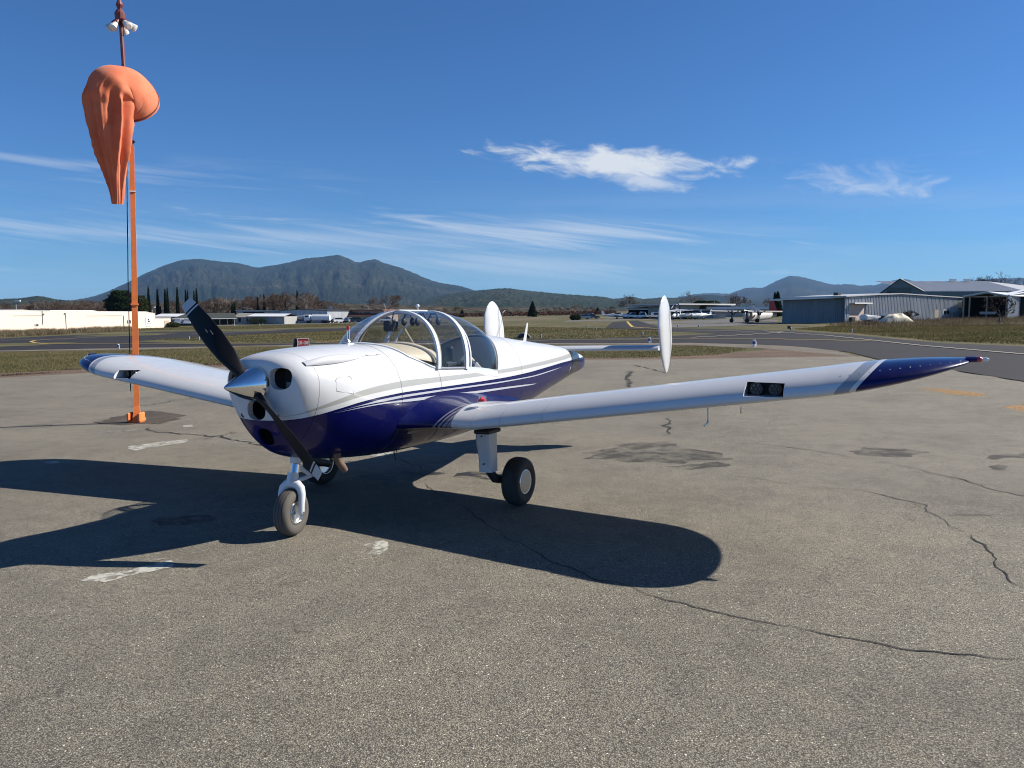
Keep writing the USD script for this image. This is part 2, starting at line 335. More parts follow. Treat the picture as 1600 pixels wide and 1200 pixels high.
def crack(pxs, w0, w1, seed, jag=.035):
    p = np.array([at(*q) for q in pxs]); d = np.r_[0, np.cumsum(np.linalg.norm(np.diff(p, axis=0), axis=1))]
    s = np.arange(0, d[-1], .035); q = np.stack([np.interp(s, d, p[:, 0]), np.interp(s, d, p[:, 1])], 1)
    z = np.zeros(len(s))
    q = q + np.stack([meshkit.fbm(np.stack([s * 4.5, z + seed, z], 1), 7, seed) - .5, meshkit.fbm(np.stack([s * 4.5, z + seed + 50, z], 1), 7, seed + 9) - .5], 1) * jag * 5
    t = np.gradient(q, axis=0); t /= np.linalg.norm(t, axis=1, keepdims=True); nn = np.stack([-t[:, 1], t[:, 0]], 1)
    w = (w0 + (w1 - w0) * meshkit.fbm(np.stack([s * 3.1, z + seed * 3, z], 1), 4, seed + 3) ** 2 * 2)[:, None] / 2
    w = w * np.clip(np.minimum(s, s[-1] - s) * 4, .15, 1)[:, None]
    L, R = q - nn * w, q + nn * w
    P = np.stack([np.column_stack([L, terr(*L.T) + .004]), np.column_stack([R, terr(*R.T) + .004])], 1)
    part(ap, 'crack', grid_mesh(P), 'crack')
crack([(655, 750), (700, 780), (760, 815), (800, 845), (850, 870), (900, 893), (960, 912), (1000, 927), (1050, 937), (1100, 951), (1150, 962), (1200, 970), (1260, 983), (1320, 998), (1380, 1010), (1450, 1020), (1520, 1026), (1700, 1034), (2000, 1044)], .002, .012, 1, .026)
crack([(1090, 685), (1150, 692), (1230, 698), (1300, 710), (1400, 725), (1480, 745), (1560, 766), (1640, 785)], .003, .016, 2, .03)
crack([(1130, 742), (1165, 747), (1270, 762), (1345, 766), (1400, 778), (1440, 790), (1470, 808), (1500, 830), (1540, 858), (1555, 880), (1570, 900), (1605, 925)], .002, .012, 3, .03)
crack([(1472, 806), (1540, 806), (1640, 803)], .002, .010, 4, .02)
crack([(222, 668), (250, 675), (310, 680), (345, 682), (375, 690), (395, 694), (440, 700)], .01, .05, 5, .06)
crack([(300, 690), (345, 681), (375, 672)], .006, .03, 15, .06)
crack([(1046, 652), (1042, 664), (1049, 672), (1040, 682)], .015, .06, 6, .05)
crack([(986, 580), (982, 590), (984, 606)], .03, .12, 7, .06)
crack([(990, 570), (1010, 575), (1045, 583)], .02, .08, 8, .08)
crack([(850, 627), (900, 620), (962, 611)], .02, .06, 9, .08)
crack([(1300, 881), (1320, 884), (1342, 891)], .004, .016, 10)
crack([(0, 667), (60, 664), (120, 664), (160, 663)], .004, .02, 11)
crack([(595, 700), (612, 714), (650, 728), (690, 745)], .004, .012, 12)
crack([(880, 606), (980, 606), (985, 604)], .01, .03, 13)
crack([(1100, 600), (1230, 598), (1380, 604)], .008, .03, 14, .08)
crack([(150, 640), (240, 632), (300, 622), (352, 612)], .008, .04, 16, .08)
def blot(pxs, mat, name, amp, seed, off=.0035, freq=4.0, cell=.25):
    amp *= 1.5
    poly = rough_edge(Polygon([tuple(at(*p)) for p in pxs]).buffer(0), amp, freq, seed, max(amp * .5, .02))
    part(ap, name, drape(poly, off, cell, max(.04, amp * .6)), mat)
blot([(128, 908), (150, 897), (200, 890), (262, 878), (270, 886), (215, 897), (165, 911), (140, 913)], 'worn_white_paint', 'paint_remnant', .07, 21)
blot([(200, 886), (262, 876), (255, 870), (215, 878)], 'worn_pale_paint', 'paint_remnant', .06, 22)
blot([(563, 852), (600, 846), (604, 855), (590, 866), (570, 866), (575, 858)], 'worn_white_paint', 'paint_remnant', .05, 23)
blot([(200, 698), (245, 692), (286, 687), (282, 692), (235, 699), (215, 704)], 'worn_white_paint', 'paint_remnant', .10, 24)
blot([(145, 675), (210, 669), (212, 674), (150, 681)], 'worn_pale_paint', 'paint_remnant', .08, 25)
blot([(330, 690), (390, 684), (395, 690), (335, 696)], 'worn_pale_paint', 'paint_remnant', .08, 26)
blot([(575, 772 - 60), (610, 705), (612, 710), (590, 716)], 'worn_white_paint', 'paint_remnant', .05, 27)
blot([(70, 722), (92, 720), (94, 724), (74, 726)], 'worn_white_paint', 'paint_remnant', .04, 28)
blot([(286, 665), (302, 664), (302, 667), (287, 668)], 'worn_white_paint', 'paint_remnant', .03, 29)
blot([(1438, 608), (1460, 606), (1540, 616), (1528, 620), (1490, 617)], 'worn_orange_paint', 'orange_paint_mark', .06, 30)
blot([(1566, 636), (1600, 633), (1640, 640), (1600, 645)], 'worn_orange_paint', 'orange_paint_mark', .06, 31)
blot([(905, 708), (950, 697), (1010, 690), (1060, 694), (1090, 702), (1140, 712), (1130, 722), (1060, 724), (980, 722), (930, 718)], 'patch_asphalt', 'asphalt_patch', .25, 32, .002)
blot([(1040, 728), (1120, 722), (1145, 727), (1080, 734)], 'patch_asphalt', 'asphalt_patch', .12, 33, .002)
blot([(1328, 706), (1350, 698), (1400, 702), (1455, 708), (1400, 714), (1345, 713)], 'patch_asphalt', 'asphalt_patch', .14, 34, .002)
blot([(1528, 714), (1570, 710), (1640, 706), (1640, 716), (1560, 718)], 'patch_asphalt', 'asphalt_patch', .14, 35, .002)
blot([(1544, 729), (1560, 726), (1577, 729), (1570, 735), (1550, 734)], 'patch_asphalt', 'asphalt_patch', .03, 36, .002)
blot([(150, 664), (175, 652), (235, 643), (290, 648), (280, 658), (230, 664)], 'dark_dirt', 'dirt_patch', .3, 37, .006)
blot([(235, 815), (270, 806), (330, 803), (335, 812), (290, 822), (250, 822)], 'oil', 'oil_stain', .12, 38, .002)
blot([(700, 745), (745, 735), (800, 740), (770, 750)], 'oil', 'oil_stain', .12, 39, .002)
blot([(560, 745), (640, 735), (690, 740), (620, 755)], 'oil', 'oil_stain', .2, 40, .002)

rp = np.random.default_rng(41); pb = []
for k in range(700):
    y_ = 2.2 * (14.0 / 2.2) ** rp.random(); x_ = rp.uniform(-.8, .8) * y_; r_ = rp.uniform(.0014, .0038)
    m_ = trimesh.creation.icosphere(0, r_); m_.vertices = m_.vertices * rp.uniform(.5, 1.2, 3) + [x_, y_, float(terr(x_, y_)) + r_ * .4]; pb.append(m_)
simple('pebble', (.42, .40, .36), .9)
part(ap, 'loose_grit', cat(*pb), 'pebble', kind='stuff')
def region(name, pxs, mat, label, off, cell, rough=None, extra=None, kind='structure'):
    w = [tuple(at(*p)) for p in pxs] + (extra or [])
    poly = Polygon(w).buffer(0)
    if rough: poly = rough_edge(poly, rough, .35, len(pxs), rough)
    return solo(name, drape(poly, off, cell), mat, label, kind=kind, smooth=True)
region('dirt_verge', [(-300, 632), (0, 583), (120, 577), (345, 568), (590, 561), (800, 560), (1000, 558), (1080, 556), (1180, 548), (1230, 540), (1300, 550), (1350, 557), (1230, 560), (1080, 564), (930, 565), (800, 566), (590, 569), (345, 578), (120, 587), (0, 595), (-300, 645)], 'dirt', 'brown dirt verge along the far edge of the apron', -.008, 1.6, .35)
region('gravel_shoulder', [(-300, 556), (0, 549), (200, 546), (430, 541), (600, 538), (800, 537.5), (1000, 538.5), (1080, 539.5), (1190, 544), (1290, 552), (1345, 558), (1300, 545), (1180, 536), (1080, 533), (800, 532), (430, 536), (200, 540), (0, 544), (-300, 550)], 'gravel', 'pale gravel shoulder along the near side of the taxiway', -.006, 1.8, .3)
# dark taxiways
region('taxiway', [(-300, 552), (0, 547.5), (200, 543.5), (440, 539), (540, 536.5), (700, 535.5), (930, 536), (1080, 535.5), (1177, 538), (1249, 541), (1327, 550), (1372, 561), (1437, 570), (1600, 595.5), (1800, 628), (2300, 640), (1900, 560), (1600, 541), (1470, 536), (1330, 523), (1236, 517), (1130, 514.3), (1055, 512.8), (1028, 513.5), (1055, 517.5), (1125, 521.3), (1055, 524.5), (930, 528.5), (800, 529.5), (640, 531.5), (540, 533), (400, 536), (300, 536.5), (206, 533.5), (240, 531), (400, 521.5), (540, 516), (700, 511.5), (700, 507.5), (540, 511.3), (400, 516.5), (240, 518.5), (155, 522), (80, 525), (0, 529), (-300, 537)], 'taxiway_asphalt', 'dark asphalt taxiway crossing behind the white aircraft', .0, 2.5)
region('cross_taxiway', [(945, 513), (957, 503.3), (996, 501), (1030, 511), (1031, 515.5)], 'taxiway_asphalt', 'short dark taxiway leading away to the far hangars', .02, 3.0)
region('hangar_ramp', [(880, 503), (957, 503.3), (996, 501.2), (1040, 511), (1060, 511.5), (1150, 509), (1215, 506), (1215, 500), (1130, 495.5), (1000, 495), (900, 496)], 'old_asphalt', 'old grey asphalt ramp in front of the far hangars', -.01, 5.0)
region('car_park', [(325, 509), (400, 507.5), (520, 505.5), (660, 502.5), (660, 499), (520, 500.5), (380, 503), (325, 505.5)], 'old_asphalt', 'old asphalt yard in front of the grey metal buildings', -.01, 5.0)
region('far_field', [(640, 505), (880, 500), (960, 498), (900, 495.0), (830, 493.2), (740, 492.2), (640, 493)], 'dry_field', 'tan dry grass at the far end of the airfield', -.012, 9.0, 1.2)
mk = thing('taxiway_markings', 'worn white edge lines and yellow centre lines painted on the taxiways', kind='structure')
for pxs, w, m_ in [([(-200, 540), (0, 532), (85, 530), (155, 526.7), (208, 524.3)], .35, 'line_white'), ([(215, 537.6), (140, 537.9), (75, 537.4), (55, 536), (48, 534), (55, 532), (80, 530.7), (120, 529.6)], .35, 'line_yellow'),
                   ([(215, 537.6), (330, 537.6), (470, 536.5), (700, 533.6), (930, 531.0), (1080, 529.5), (1207, 530), (1360, 533)], .30, 'line_yellow'), ([(930, 529.3), (1040, 529.4)], .3, 'line_white'), ([(1194, 517.3), (1288, 524), (1350, 530.5), (1437, 540), (1600, 554), (1750, 567)], .20, 'line_white'),
                   ([(1080, 527.6), (1150, 524), (1216, 520), (1222, 518.8)], .4, 'line_white'), ([(1060, 518), (1110, 517), (1180, 518)], .3, 'line_white'), ([(300, 521.5), (400, 517.8), (440, 516.8)], .5, 'line_white'), ([(500, 513.5), (540, 512.5)], .5, 'line_white'),
                   ([(980, 502.5), (984, 507), (988, 511), (1005, 512.5), (1030, 513.3)], .45, 'line_yellow'), ([(968, 500.2), (995, 499.8)], 1.2, 'line_white'), ([(-100, 543.5), (0, 541), (60, 540.3)], .3, 'line_white')]:
    part(mk, 'painted_line', drape(line(pxs, w), .03, 4.0, 2.0), m_)
for k in range(4):
    y0 = 532.2 + k * 1.25
    for j in range(4):
        x0 = 486 + j * 13 + k * 3
        part(mk, 'hold_bar', drape(line([(x0, y0 + .5 - j * .25), (x0 + (9 if k > 1 else 12), y0 + .2 - j * .25)], .30), .03, 2.0), 'line_yellow')

# ------------------------------------------------------------------ mountains and the air in front of them
def forest(name, stops, sc):
    n = {'g': ('geometry', {}), 'p': ('principled_bsdf', {'roughness': 1.0, 'specular_ior_level': .05}),
         'a': ('noise_texture', {'scale': sc, 'detail': 9, 'roughness': .66, 'distortion': .5}), 'c': ('voronoi_texture', {'feature': 'f1', 'scale': .045}),
         'cs': ('separate_color', {}), 'm': ('math', {'math_type': 'multiply_add', 'value2': .24}), 'r': ('rgb_ramp', {'ramp': [(a, dim(c)) for a, c in stops]}), 'b': ('bump', {'strength': 1.0, 'distance': 12.0, 'invert': True})}
    l = [('g.position', 'a.vector'), ('g.position', 'c.vector'), ('c.color', 'cs.color'), ('cs.r', 'm.value1'), ('a.fac', 'm.value3'), ('m.value', 'r.fac'), ('r.color', 'p.base_color'), ('c.distance', 'b.height'), ('b.normal', 'p.normal')]
    MAT[name] = usdkit.material(stage, '/World/Looks/' + name, n, l, surface='p.BSDF')
forest('forest_slope', [(.44, (.008, .016, .011)), (.60, (.014, .022, .014)), (.74, (.028, .031, .021)), (.88, (.080, .066, .048))], .0011)
forest('near_forest', [(.40, (.016, .028, .012)), (.60, (.024, .034, .017)), (.76, (.045, .045, .026)), (.9, (.09, .08, .055))], .003)
forest('brown_hill', [(.35, (.030, .034, .018)), (.60, (.065, .055, .036)), (.8, (.10, .08, .055))], .006)
def ridge(name, prof, D, depth, base, mat, label, seed, spur=.16, fx=7.0):
    prof = np.array(prof, float); n = 520
    px = np.linspace(prof[0, 0], prof[-1, 0], n); py = PchipInterpolator(prof[:, 0], prof[:, 1])(px)
    rows = np.r_[np.linspace(0, 1, 64) ** .9, 1.06, 1.2, 1.5]
    P = np.zeros((len(rows), n, 3))
    az = (px - 800) / FPX
    for j, s in enumerate(rows):
        y = D - depth * (1 - s)
        zr = np.array([height(q, D) for q in py]) + (meshkit.fbm(np.stack([px * .35, px * 0, px * 0 + seed], -1), 3, seed) - .5) * D * .0016 * min(s, 1.0) ** 10
        warp = meshkit.fbm(np.stack([px * .012, px * 0 + s * 2.0, px * 0 + seed], -1), 4, seed + 2) - .5
        r1 = 1 - 2 * np.abs(meshkit.fbm(np.stack([px * .022 + warp * 9, px * 0 + s * 3.2 + warp * 3, px * 0 + seed + 5], -1), 5, seed + 4) - .5)
        r2 = meshkit.fbm(np.stack([px * .09, px * 0 + s * 6, px * 0 + seed + 9], -1), 5, seed + 7) - .5
        t = min(s, 1.0)
        shape = (1 - (1 - t) ** 1.6) * .55 + t * .45 if s <= 1 else 1 - (s - 1) * 1.2
        env = 4 * t * (1 - t)
        frac = shape + env * (spur * (r1 - .75) + .10 * r2)
        z = base + (zr - base) * np.clip(frac, 0, 1.0 if s < 1 else 2)
        xx = az * D * (1 + warp * .03 * env)
        yy = y + env * depth * .10 * r1
        P[j] = np.stack([xx * (yy / D) if s <= 1 else xx * (y / D), yy, z], -1)
    solo(name, grid_mesh(P), mat, label, kind='structure', smooth=True)
ridge('mountain', [(60, 474), (110, 470), (150, 463), (180, 452), (215, 436), (235, 426), (262, 415), (290, 406.5), (312, 404.5), (345, 408), (380, 412), (405, 417.5), (430, 414.5), (455, 410), (480, 404), (505, 401.5), (520, 399.5), (530, 398.5), (545, 403), (562, 410), (575, 407), (588, 405), (602, 411), (617, 415), (640, 423), (665, 434), (690, 442), (715, 446), (740, 453), (765, 462), (800, 472), (840, 482)], 8200, 4200, -10, 'forest_slope', 'broad forested mountain with two rounded summits behind the airfield', 3)
ridge('low_ridge', [(640, 476), (690, 462), (725, 456), (760, 452.5), (790, 450.5), (820, 453.5), (850, 456.5), (880, 459.5), (920, 462), (935, 463), (960, 466.5), (985, 464), (1005, 467), (1030, 465), (1060, 466), (1085, 470), (1120, 475), (1160, 480)], 4600, 2300, -8, 'near_forest', 'long low forested ridge right of the big mountain', 11, .14)
ridge('blue_mountain', [(1020, 473), (1060, 464), (1090, 459), (1115, 458), (1135, 459), (1150, 454), (1170, 449.5), (1186, 450), (1200, 444), (1217, 436), (1232, 431), (1250, 433), (1275, 439), (1300, 444.5), (1320, 444), (1345, 446), (1362, 445), (1380, 441), (1402, 436), (1430, 440), (1480, 444), (1540, 436), (1590, 434), (1640, 440), (1750, 446), (2100, 452), (2700, 468)], 12500, 5200, -10, 'forest_slope', 'far blue pointed mountain above the metal hangars', 17, .12)
ridge('mid_hill', [(1000, 478), (1040, 468), (1075, 463.5), (1105, 460.5), (1125, 462), (1145, 466), (1175, 470), (1210, 474), (1240, 478)], 6500, 1800, -8, 'forest_slope', 'small forested hill in front of the blue pointed mountain', 23, .2)
ridge('left_hill', [(-1100, 470), (-700, 464), (-300, 462), (-150, 464), (-40, 470), (0, 467.5), (25, 466.5), (45, 465), (62, 462.5), (75, 464), (95, 468), (130, 470), (180, 474), (260, 479)], 2600, 1200, -6, 'near_forest', 'low wooded hill at the far left behind the cream hangar', 29, .2)
ridge('brown_foothill', [(-1300, 474), (-350, 476), (0, 476), (100, 474), (250, 473), (400, 472), (520, 474), (640, 477), (760, 480), (900, 482), (1000, 484), (1250, 484), (1700, 483), (2600, 480)], 1500, 900, -6, 'brown_hill', 'strip of brown brushy land at the foot of the mountains', 31, .2)
haze = {'v': ('principled_volume', {'color': (.36, .62, 1.0), 'density': HAZE, 'anisotropy': 0.0})}
MAT['haze'] = usdkit.material(stage, '/World/Looks/haze', haze, [], volume='v.volume')
hz = trimesh.creation.box([34000, 22000, 660]); hz.apply_translation([0, 8000, 312])
solo('haze', hz, 'haze', 'thin blue air between the airfield and the mountains', kind='stuff')

# ------------------------------------------------------------------ materials of things
def ribbed_metal(name, c0, c1, rough=.45, metal=.3):
    n = {'tc': ('texture_coordinate', {}), 'mp': ('mapping', {'mapping_type': 'point', 'scale': (1.1, 1.1, .12)}), 'n': ('noise_texture', {'scale': 1.6, 'detail': 6, 'roughness': .65}), 'r': ('rgb_ramp', {'ramp': [(.3, dim(c0)), (.7, dim(c1))]}), 'p': ('principled_bsdf', {'roughness': rough, 'metallic': metal})}
    MAT[name] = usdkit.material(stage, '/World/Looks/' + name, n, [('tc.object', 'mp.vector'), ('mp.vector', 'n.vector'), ('n.fac', 'r.fac'), ('r.color', 'p.base_color')], surface='p.BSDF')
ribbed_metal('galvanised', (.34, .36, .39), (.54, .56, .59))
ribbed_metal('grey_siding', (.30, .30, .29), (.42, .42, .40), .6, 0.0)
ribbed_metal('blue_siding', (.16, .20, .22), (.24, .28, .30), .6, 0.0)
simple('cream_wall', (.90, .72, .57), .8, vary=.06, scale=.35)
simple('white_roof', (.72, .73, .74), .5, vary=.05, scale=.8)
simple('pale_roof', (.52, .52, .53), .5, vary=.08, scale=.6)
simple('green_roof', (.035, .042, .036), .85, vary=.2, scale=1.2)
simple('grey_roof', (.22, .21, .19), .85, vary=.15, scale=1.2)
simple('gable_green', (.13, .16, .15), .7, vary=.08)
simple('gable_dark_green', (.075, .095, .088), .7, vary=.08)
simple('dark_inside', (.012, .013, .015), .9)
simple('timber', (.40, .32, .22), .8, vary=.15, scale=2)
simple('tan_wall', (.50, .41, .33), .8, vary=.08)
simple('pink_wall', (.46, .33, .26), .8, vary=.06)
simple('red_roof', (.30, .10, .06), .8, vary=.15)
simple('trim_white', (.74, .74, .73), .5)
simple('trim_black', (.02, .02, .02), .6)
simple('window_dark', (.015, .018, .022), .12)
simple('door_pink', (.55, .45, .40), .7, vary=.06)
simple('car_white', (.75, .76, .78), .25, coat=.5)
simple('car_silver', (.38, .40, .43), .3, .4, coat=.5)
simple('car_dark', (.03, .035, .045), .25, coat=.6)
simple('car_blue', (.05, .10, .22), .25, coat=.6)
simple('tyre', (.022, .021, .020), .85)
simple('hub', (.45, .45, .46), .35, .7)
simple('plane_white', (.74, .75, .76), .3, coat=.3)
simple('plane_red', (.30, .030, .035), .35, coat=.3)
simple('plane_dark', (.045, .03, .035), .4)
simple('old_white', (.58, .57, .55), .6, vary=.18, scale=.8)
simple('faded_red', (.36, .055, .045), .6, vary=.2, scale=.6)
simple('tarp', (.74, .66, .50), .8, vary=.08, scale=2)
simple('marker_blue', (.03, .07, .30), .5)
simple('marker_white', (.78, .78, .78), .5)
simple('sign_red', (.42, .045, .055), .45, vary=.06)
simple('sign_black', (.012, .012, .016), .5)
simple('sign_letter', (1.0, .86, .86), .5)
simple('bark', (.085, .068, .055), .95, vary=.3, scale=4)
simple('pole_wood', (.22, .18, .14), .9)
simple('pole_metal', (.45, .46, .47), .5, .5)
simple('concrete', (.42, .40, .36), .9, vary=.1)
def leaf(name, c0, c1, sc=.6, trans=.25):
    n = {'g': ('geometry', {}), 'n': ('noise_texture', {'scale': sc, 'detail': 5}), 'i': ('geometry', {}), 'r': ('rgb_ramp', {'ramp': [(.3, dim(c0)), (.7, dim(c1))]}), 'd': ('diffuse_bsdf', {}), 't': ('translucent_bsdf', {}), 'm': ('mix_closure', {'fac': trans})}
    MAT[name] = usdkit.material(stage, '/World/Looks/' + name, n, [('g.position', 'n.vector'), ('n.fac', 'r.fac'), ('r.color', 'd.color'), ('r.color', 't.color'), ('d.BSDF', 'm.closure1'), ('t.BSDF', 'm.closure2')], surface='m.closure')
leaf('twigs', (.075, .050, .038), (.150, .108, .082), .5, 0.0)
leaf('grey_twigs', (.14, .115, .095), (.24, .20, .165), .5, 0.0)
leaf('cypress_green', (.012, .022, .012), (.030, .044, .020))
leaf('dark_leaf', (.012, .026, .010), (.034, .056, .018))
leaf('shrub_green', (.035, .050, .016), (.085, .095, .030), 1.0)
leaf('shrub_dark', (.018, .030, .014), (.045, .058, .026), 1.0)
leaf('dry_weed', (.15, .115, .070), (.27, .22, .14), .4)
leaf('brown_brush', (.075, .052, .042), (.13, .095, .07), .4)
leaf('turf', (.105, .102, .038), (.215, .175, .088), .12, .3)
leaf('vine', (.10, .045, .035), (.16, .085, .06), .3, 0.0)

# ------------------------------------------------------------------ trees
def limbs(rng, h, spread_, levels, twig, up=.25, first=4, split=(3, 4), droop=.0):
    """a bare tree: (start, end, radius, radius) of every limb, coarse limbs first"""
    out = []
    def grow(p, d, length, r, lv):
        n = 3 if lv < 2 else 2
        for k in range(n):
            d = d + rng.normal(0, .16, 3); d[2] += up * .3 - droop * lv * .1; d /= np.linalg.norm(d)
            q = p + d * length / n; r2 = r * (.86 if k < n - 1 else .74)
            out.append((lv, p, q, r, r2)); p, r = q, r2
        if lv >= levels: return
        for k in range(rng.integers(*split) + (1 if lv == 0 else 0)):
            a = rng.uniform(0, 2 * np.pi); side = np.array([math.cos(a), math.sin(a), 0])
            side -= d * (side @ d); side /= np.linalg.norm(side) + 1e-9
            nd = d * rng.uniform(.5, .9) + side * rng.uniform(.4, .85) * spread_ + [0, 0, .12]; nd /= np.linalg.norm(nd)
            grow(p - d * length / n * rng.uniform(0, .6), nd, length * (rng.uniform(1.0, 1.5) if lv == 0 else rng.uniform(.58, .80)), max(r * rng.uniform(.5, .75), twig), lv + 1)
    grow(np.zeros(3), np.array([0, 0, 1.0]), h * .17, h * .028, 0)
    return out
def limb_mesh(seg, sides):
    p = np.array([s[1] for s in seg]); q = np.array([s[2] for s in seg]); r0 = np.array([s[3] for s in seg]); r1 = np.array([s[4] for s in seg])
    d = q - p; d /= np.linalg.norm(d, axis=1, keepdims=True) + 1e-9
    a = np.cross(d, np.where(np.abs(d[:, 2:]) < .9, [0, 0, 1.0], [1.0, 0, 0])); a /= np.linalg.norm(a, axis=1, keepdims=True); b = np.cross(d, a)
    ang = np.arange(sides) * 2 * np.pi / sides
    ca = np.cos(ang)[None, :, None] * a[:, None] + np.sin(ang)[None, :, None] * b[:, None]
    v = np.concatenate([p[:, None] + ca * r0[:, None, None], q[:, None] + ca * r1[:, None, None]], 1)
    k = np.arange(sides); k2 = (k + 1) % sides
    f = np.vstack([np.stack([k, k2, k2 + sides], 1), np.stack([k, k2 + sides, k + sides], 1)])
    F = (np.arange(len(seg))[:, None, None] * 2 * sides + f[None]).reshape(-1, 3)
    return trimesh.Trimesh(v.reshape(-1, 3), F, process=False)
def bare_tree(name, label, loc, seed, h=10, spread_=1.0, levels=5, twig=.02, crown='twigs', rz=0, group=None, up=.25, split=(3, 4), scale=1.0):
    rng = np.random.default_rng(seed); seg = limbs(rng, h, spread_, levels, twig, up, split=split)
    top = max(s[2][2] for s in seg); k = h / top
    seg = [(s[0], s[1] * k, s[2] * k, s[3] * k, s[4] * k) for s in seg]
    t = thing(name, label, 'tree', loc, rz, group, scale=scale)
    part(t, 'trunk', limb_mesh([s for s in seg if s[0] <= 1], 6), 'bark')
    part(t, 'crown', limb_mesh([s for s in seg if s[0] > 1], 3), crown)
    return t
def leaves(rng, pts, size, up=.3):
    n = len(pts); d = rng.normal(0, 1, (n, 3)); d[:, 2] += up; d /= np.linalg.norm(d, axis=1, keepdims=True)
    a = np.cross(d, rng.normal(0, 1, (n, 3))); a /= np.linalg.norm(a, axis=1, keepdims=True); b = np.cross(d, a)
    s = size * rng.uniform(.6, 1.5, (n, 1))
    v = np.stack([pts + a * s, pts - a * s * .5 + b * s * .8, pts - a * s * .5 - b * s * .8], 1).reshape(-1, 3)
    return trimesh.Trimesh(v, np.arange(3 * n).reshape(-1, 3), process=False)
def crown_points(rng, n, prof, h, lump=.35, inner=.45, clumps=40):
    """points through a crown whose radius at height fraction t is prof(t)"""
    t = rng.uniform(0, 1, n * 3); r = prof(t); keep = rng.uniform(0, r.max(), n * 3) < r; t, r = t[keep][:n], r[keep][:n]
    a = rng.uniform(0, 2 * np.pi, len(t)); q = np.stack([np.cos(a) * 1.5, np.sin(a) * 1.5, t * 7], 1)
    rr = r * (1 - lump + 2 * lump * meshkit.fbm(q * 1.7, 3, int(rng.integers(99)))) * rng.uniform(inner, 1, len(t)) ** .6
    return np.stack([np.cos(a) * rr, np.sin(a) * rr, t * h], 1)
def leafy(name, label, loc, seed, h, prof, n, size, mat, trunk=.12, base=0.0, lump=.35, group=None, category='tree', rz=0, stem='trunk'):
    rng = np.random.default_rng(seed); t = thing(name, label, category, loc, rz, group)
    part(t, stem, tube([(0, 0, -.1), (0, 0, base + h * .5), (0, 0, base + h * .95)], [trunk, trunk * .7, trunk * .15], 6), 'bark')
    p = crown_points(rng, n, prof, h, lump); p[:, 2] += base
    part(t, 'crown' if category == 'tree' else 'foliage', leaves(rng, p, size), mat)
    return t

far_group = 'bare brown trees along the left edge of the airfield'
protos = []
specs = [(5, 1.0, 6, 'twigs'), (6, 1.1, 6, 'twigs'), (7, .9, 6, 'grey_twigs'), (8, 1.05, 6, 'twigs')]
rng0 = np.random.default_rng(77)
line_trees = []
for px in np.r_[np.arange(-30, 540, 15.5), np.arange(4, 540, 34)]:
    px = px + rng0.uniform(-5, 5); front = rng0.random() < .5
    top = np.interp(px, [-30, 40, 80, 120, 180, 230, 300, 340, 400, 440, 480, 505, 540], [474, 472, 466, 468, 466, 470, 466, 462, 463, 455, 456, 468, 474]) + rng0.uniform(-2, 5)
    y = rng0.uniform(285, 305) if front else rng0.uniform(310, 370)
    line_trees.append((px, y, top))
line_trees.sort(key=lambda q: q[0])
WORD = ['first', 'second', 'third', 'fourth', 'fifth', 'sixth', 'seventh', 'eighth', 'ninth', 'tenth', 'eleventh', 'twelfth', 'thirteenth', 'fourteenth', 'fifteenth', 'sixteenth', 'seventeenth', 'eighteenth', 'nineteenth', 'twentieth', 'twenty-first', 'twenty-second', 'twenty-third', 'twenty-fourth', 'twenty-fifth']
seen = {}
for i, (px, y, top) in enumerate(line_trees):
    b = far(px, y); h = max(5.5, height(top, y) - b[2])
    side = 'over the cream hangar' if px < 200 else 'among the dark cypresses' if px < 320 else 'over the dark green roof' if px < 420 else 'over the grey corrugated hangar'
    k = seen[side] = seen.get(side, -1) + 1
    lab = ('tall ' if h > 11.5 else 'low ' if h < 8.5 else '') + 'leafless brown tree ' + side + ', ' + WORD[k] + ' from the left'
    if i < 4:
        sd, sp, lv, cr = specs[i]
        protos.append((bare_tree('bare_tree', lab, b - [0, 0, .2], sd, h, sp, lv, .022, cr, rng0.uniform(0, 6), far_group), h))
    else:
        src, h0 = protos[i % 4]
        copy_of(src, lab, b - [0, 0, .2], rng0.uniform(0, 6), np.array([1.15, 1.15, 1.0]) * h / h0, far_group)
def one_tree(px, y, top, label, seed, spread_=1.0, crown='twigs', wide=1.0, levels=6, split=(3, 4), group=None):
    b = far(px, y); h = height(top, y) - b[2]
    return bare_tree('bare_tree', label, b - [0, 0, .2], seed, h, spread_, levels, .022, crown, seed, group, split=split, scale=(wide, wide, 1.0))
one_tree(596, 290, 458, 'broad leafless brown tree behind the red-roofed two-storey building', 41, 1.2, 'twigs', 1.35)
one_tree(476, 280, 453, 'pale grey leafless tree above the tanker truck', 42, .9, 'grey_twigs', 1.0)
one_tree(450, 285, 452, 'tall dark leafless tree above the tall corrugated hangar', 43, 1.1, 'twigs', 1.2)
one_tree(984, 290, 457.5, 'big leafless oak standing alone left of the flat far hangar', 44, 1.2, 'twigs', 1.25)
one_tree(1086, 270, 453, 'leafless tree with pale top behind the far hangar right of the tail fin', 45, 1.2, 'grey_twigs', 1.2)
one_tree(1160, 240, 456.5, 'dark gnarled leafless tree behind the old cargo plane', 46, 1.25, 'twigs', 1.15)
one_tree(1196, 260, 463, 'thin leafless tree left of the red tail', 47, .8, 'grey_twigs', .8)
for px, top, k in ((1560, 420.5, 'big leafless tree rising behind the white hangar roof'), (1537, 428, 'smaller leafless tree behind the white roof, left of the big one'), (1523, 430.5, 'smallest leafless treetop showing over the white roof ridge')):
    one_tree(px, 215, top, k, 50 + int(px) % 7, 1.15, 'twigs', 1.1)
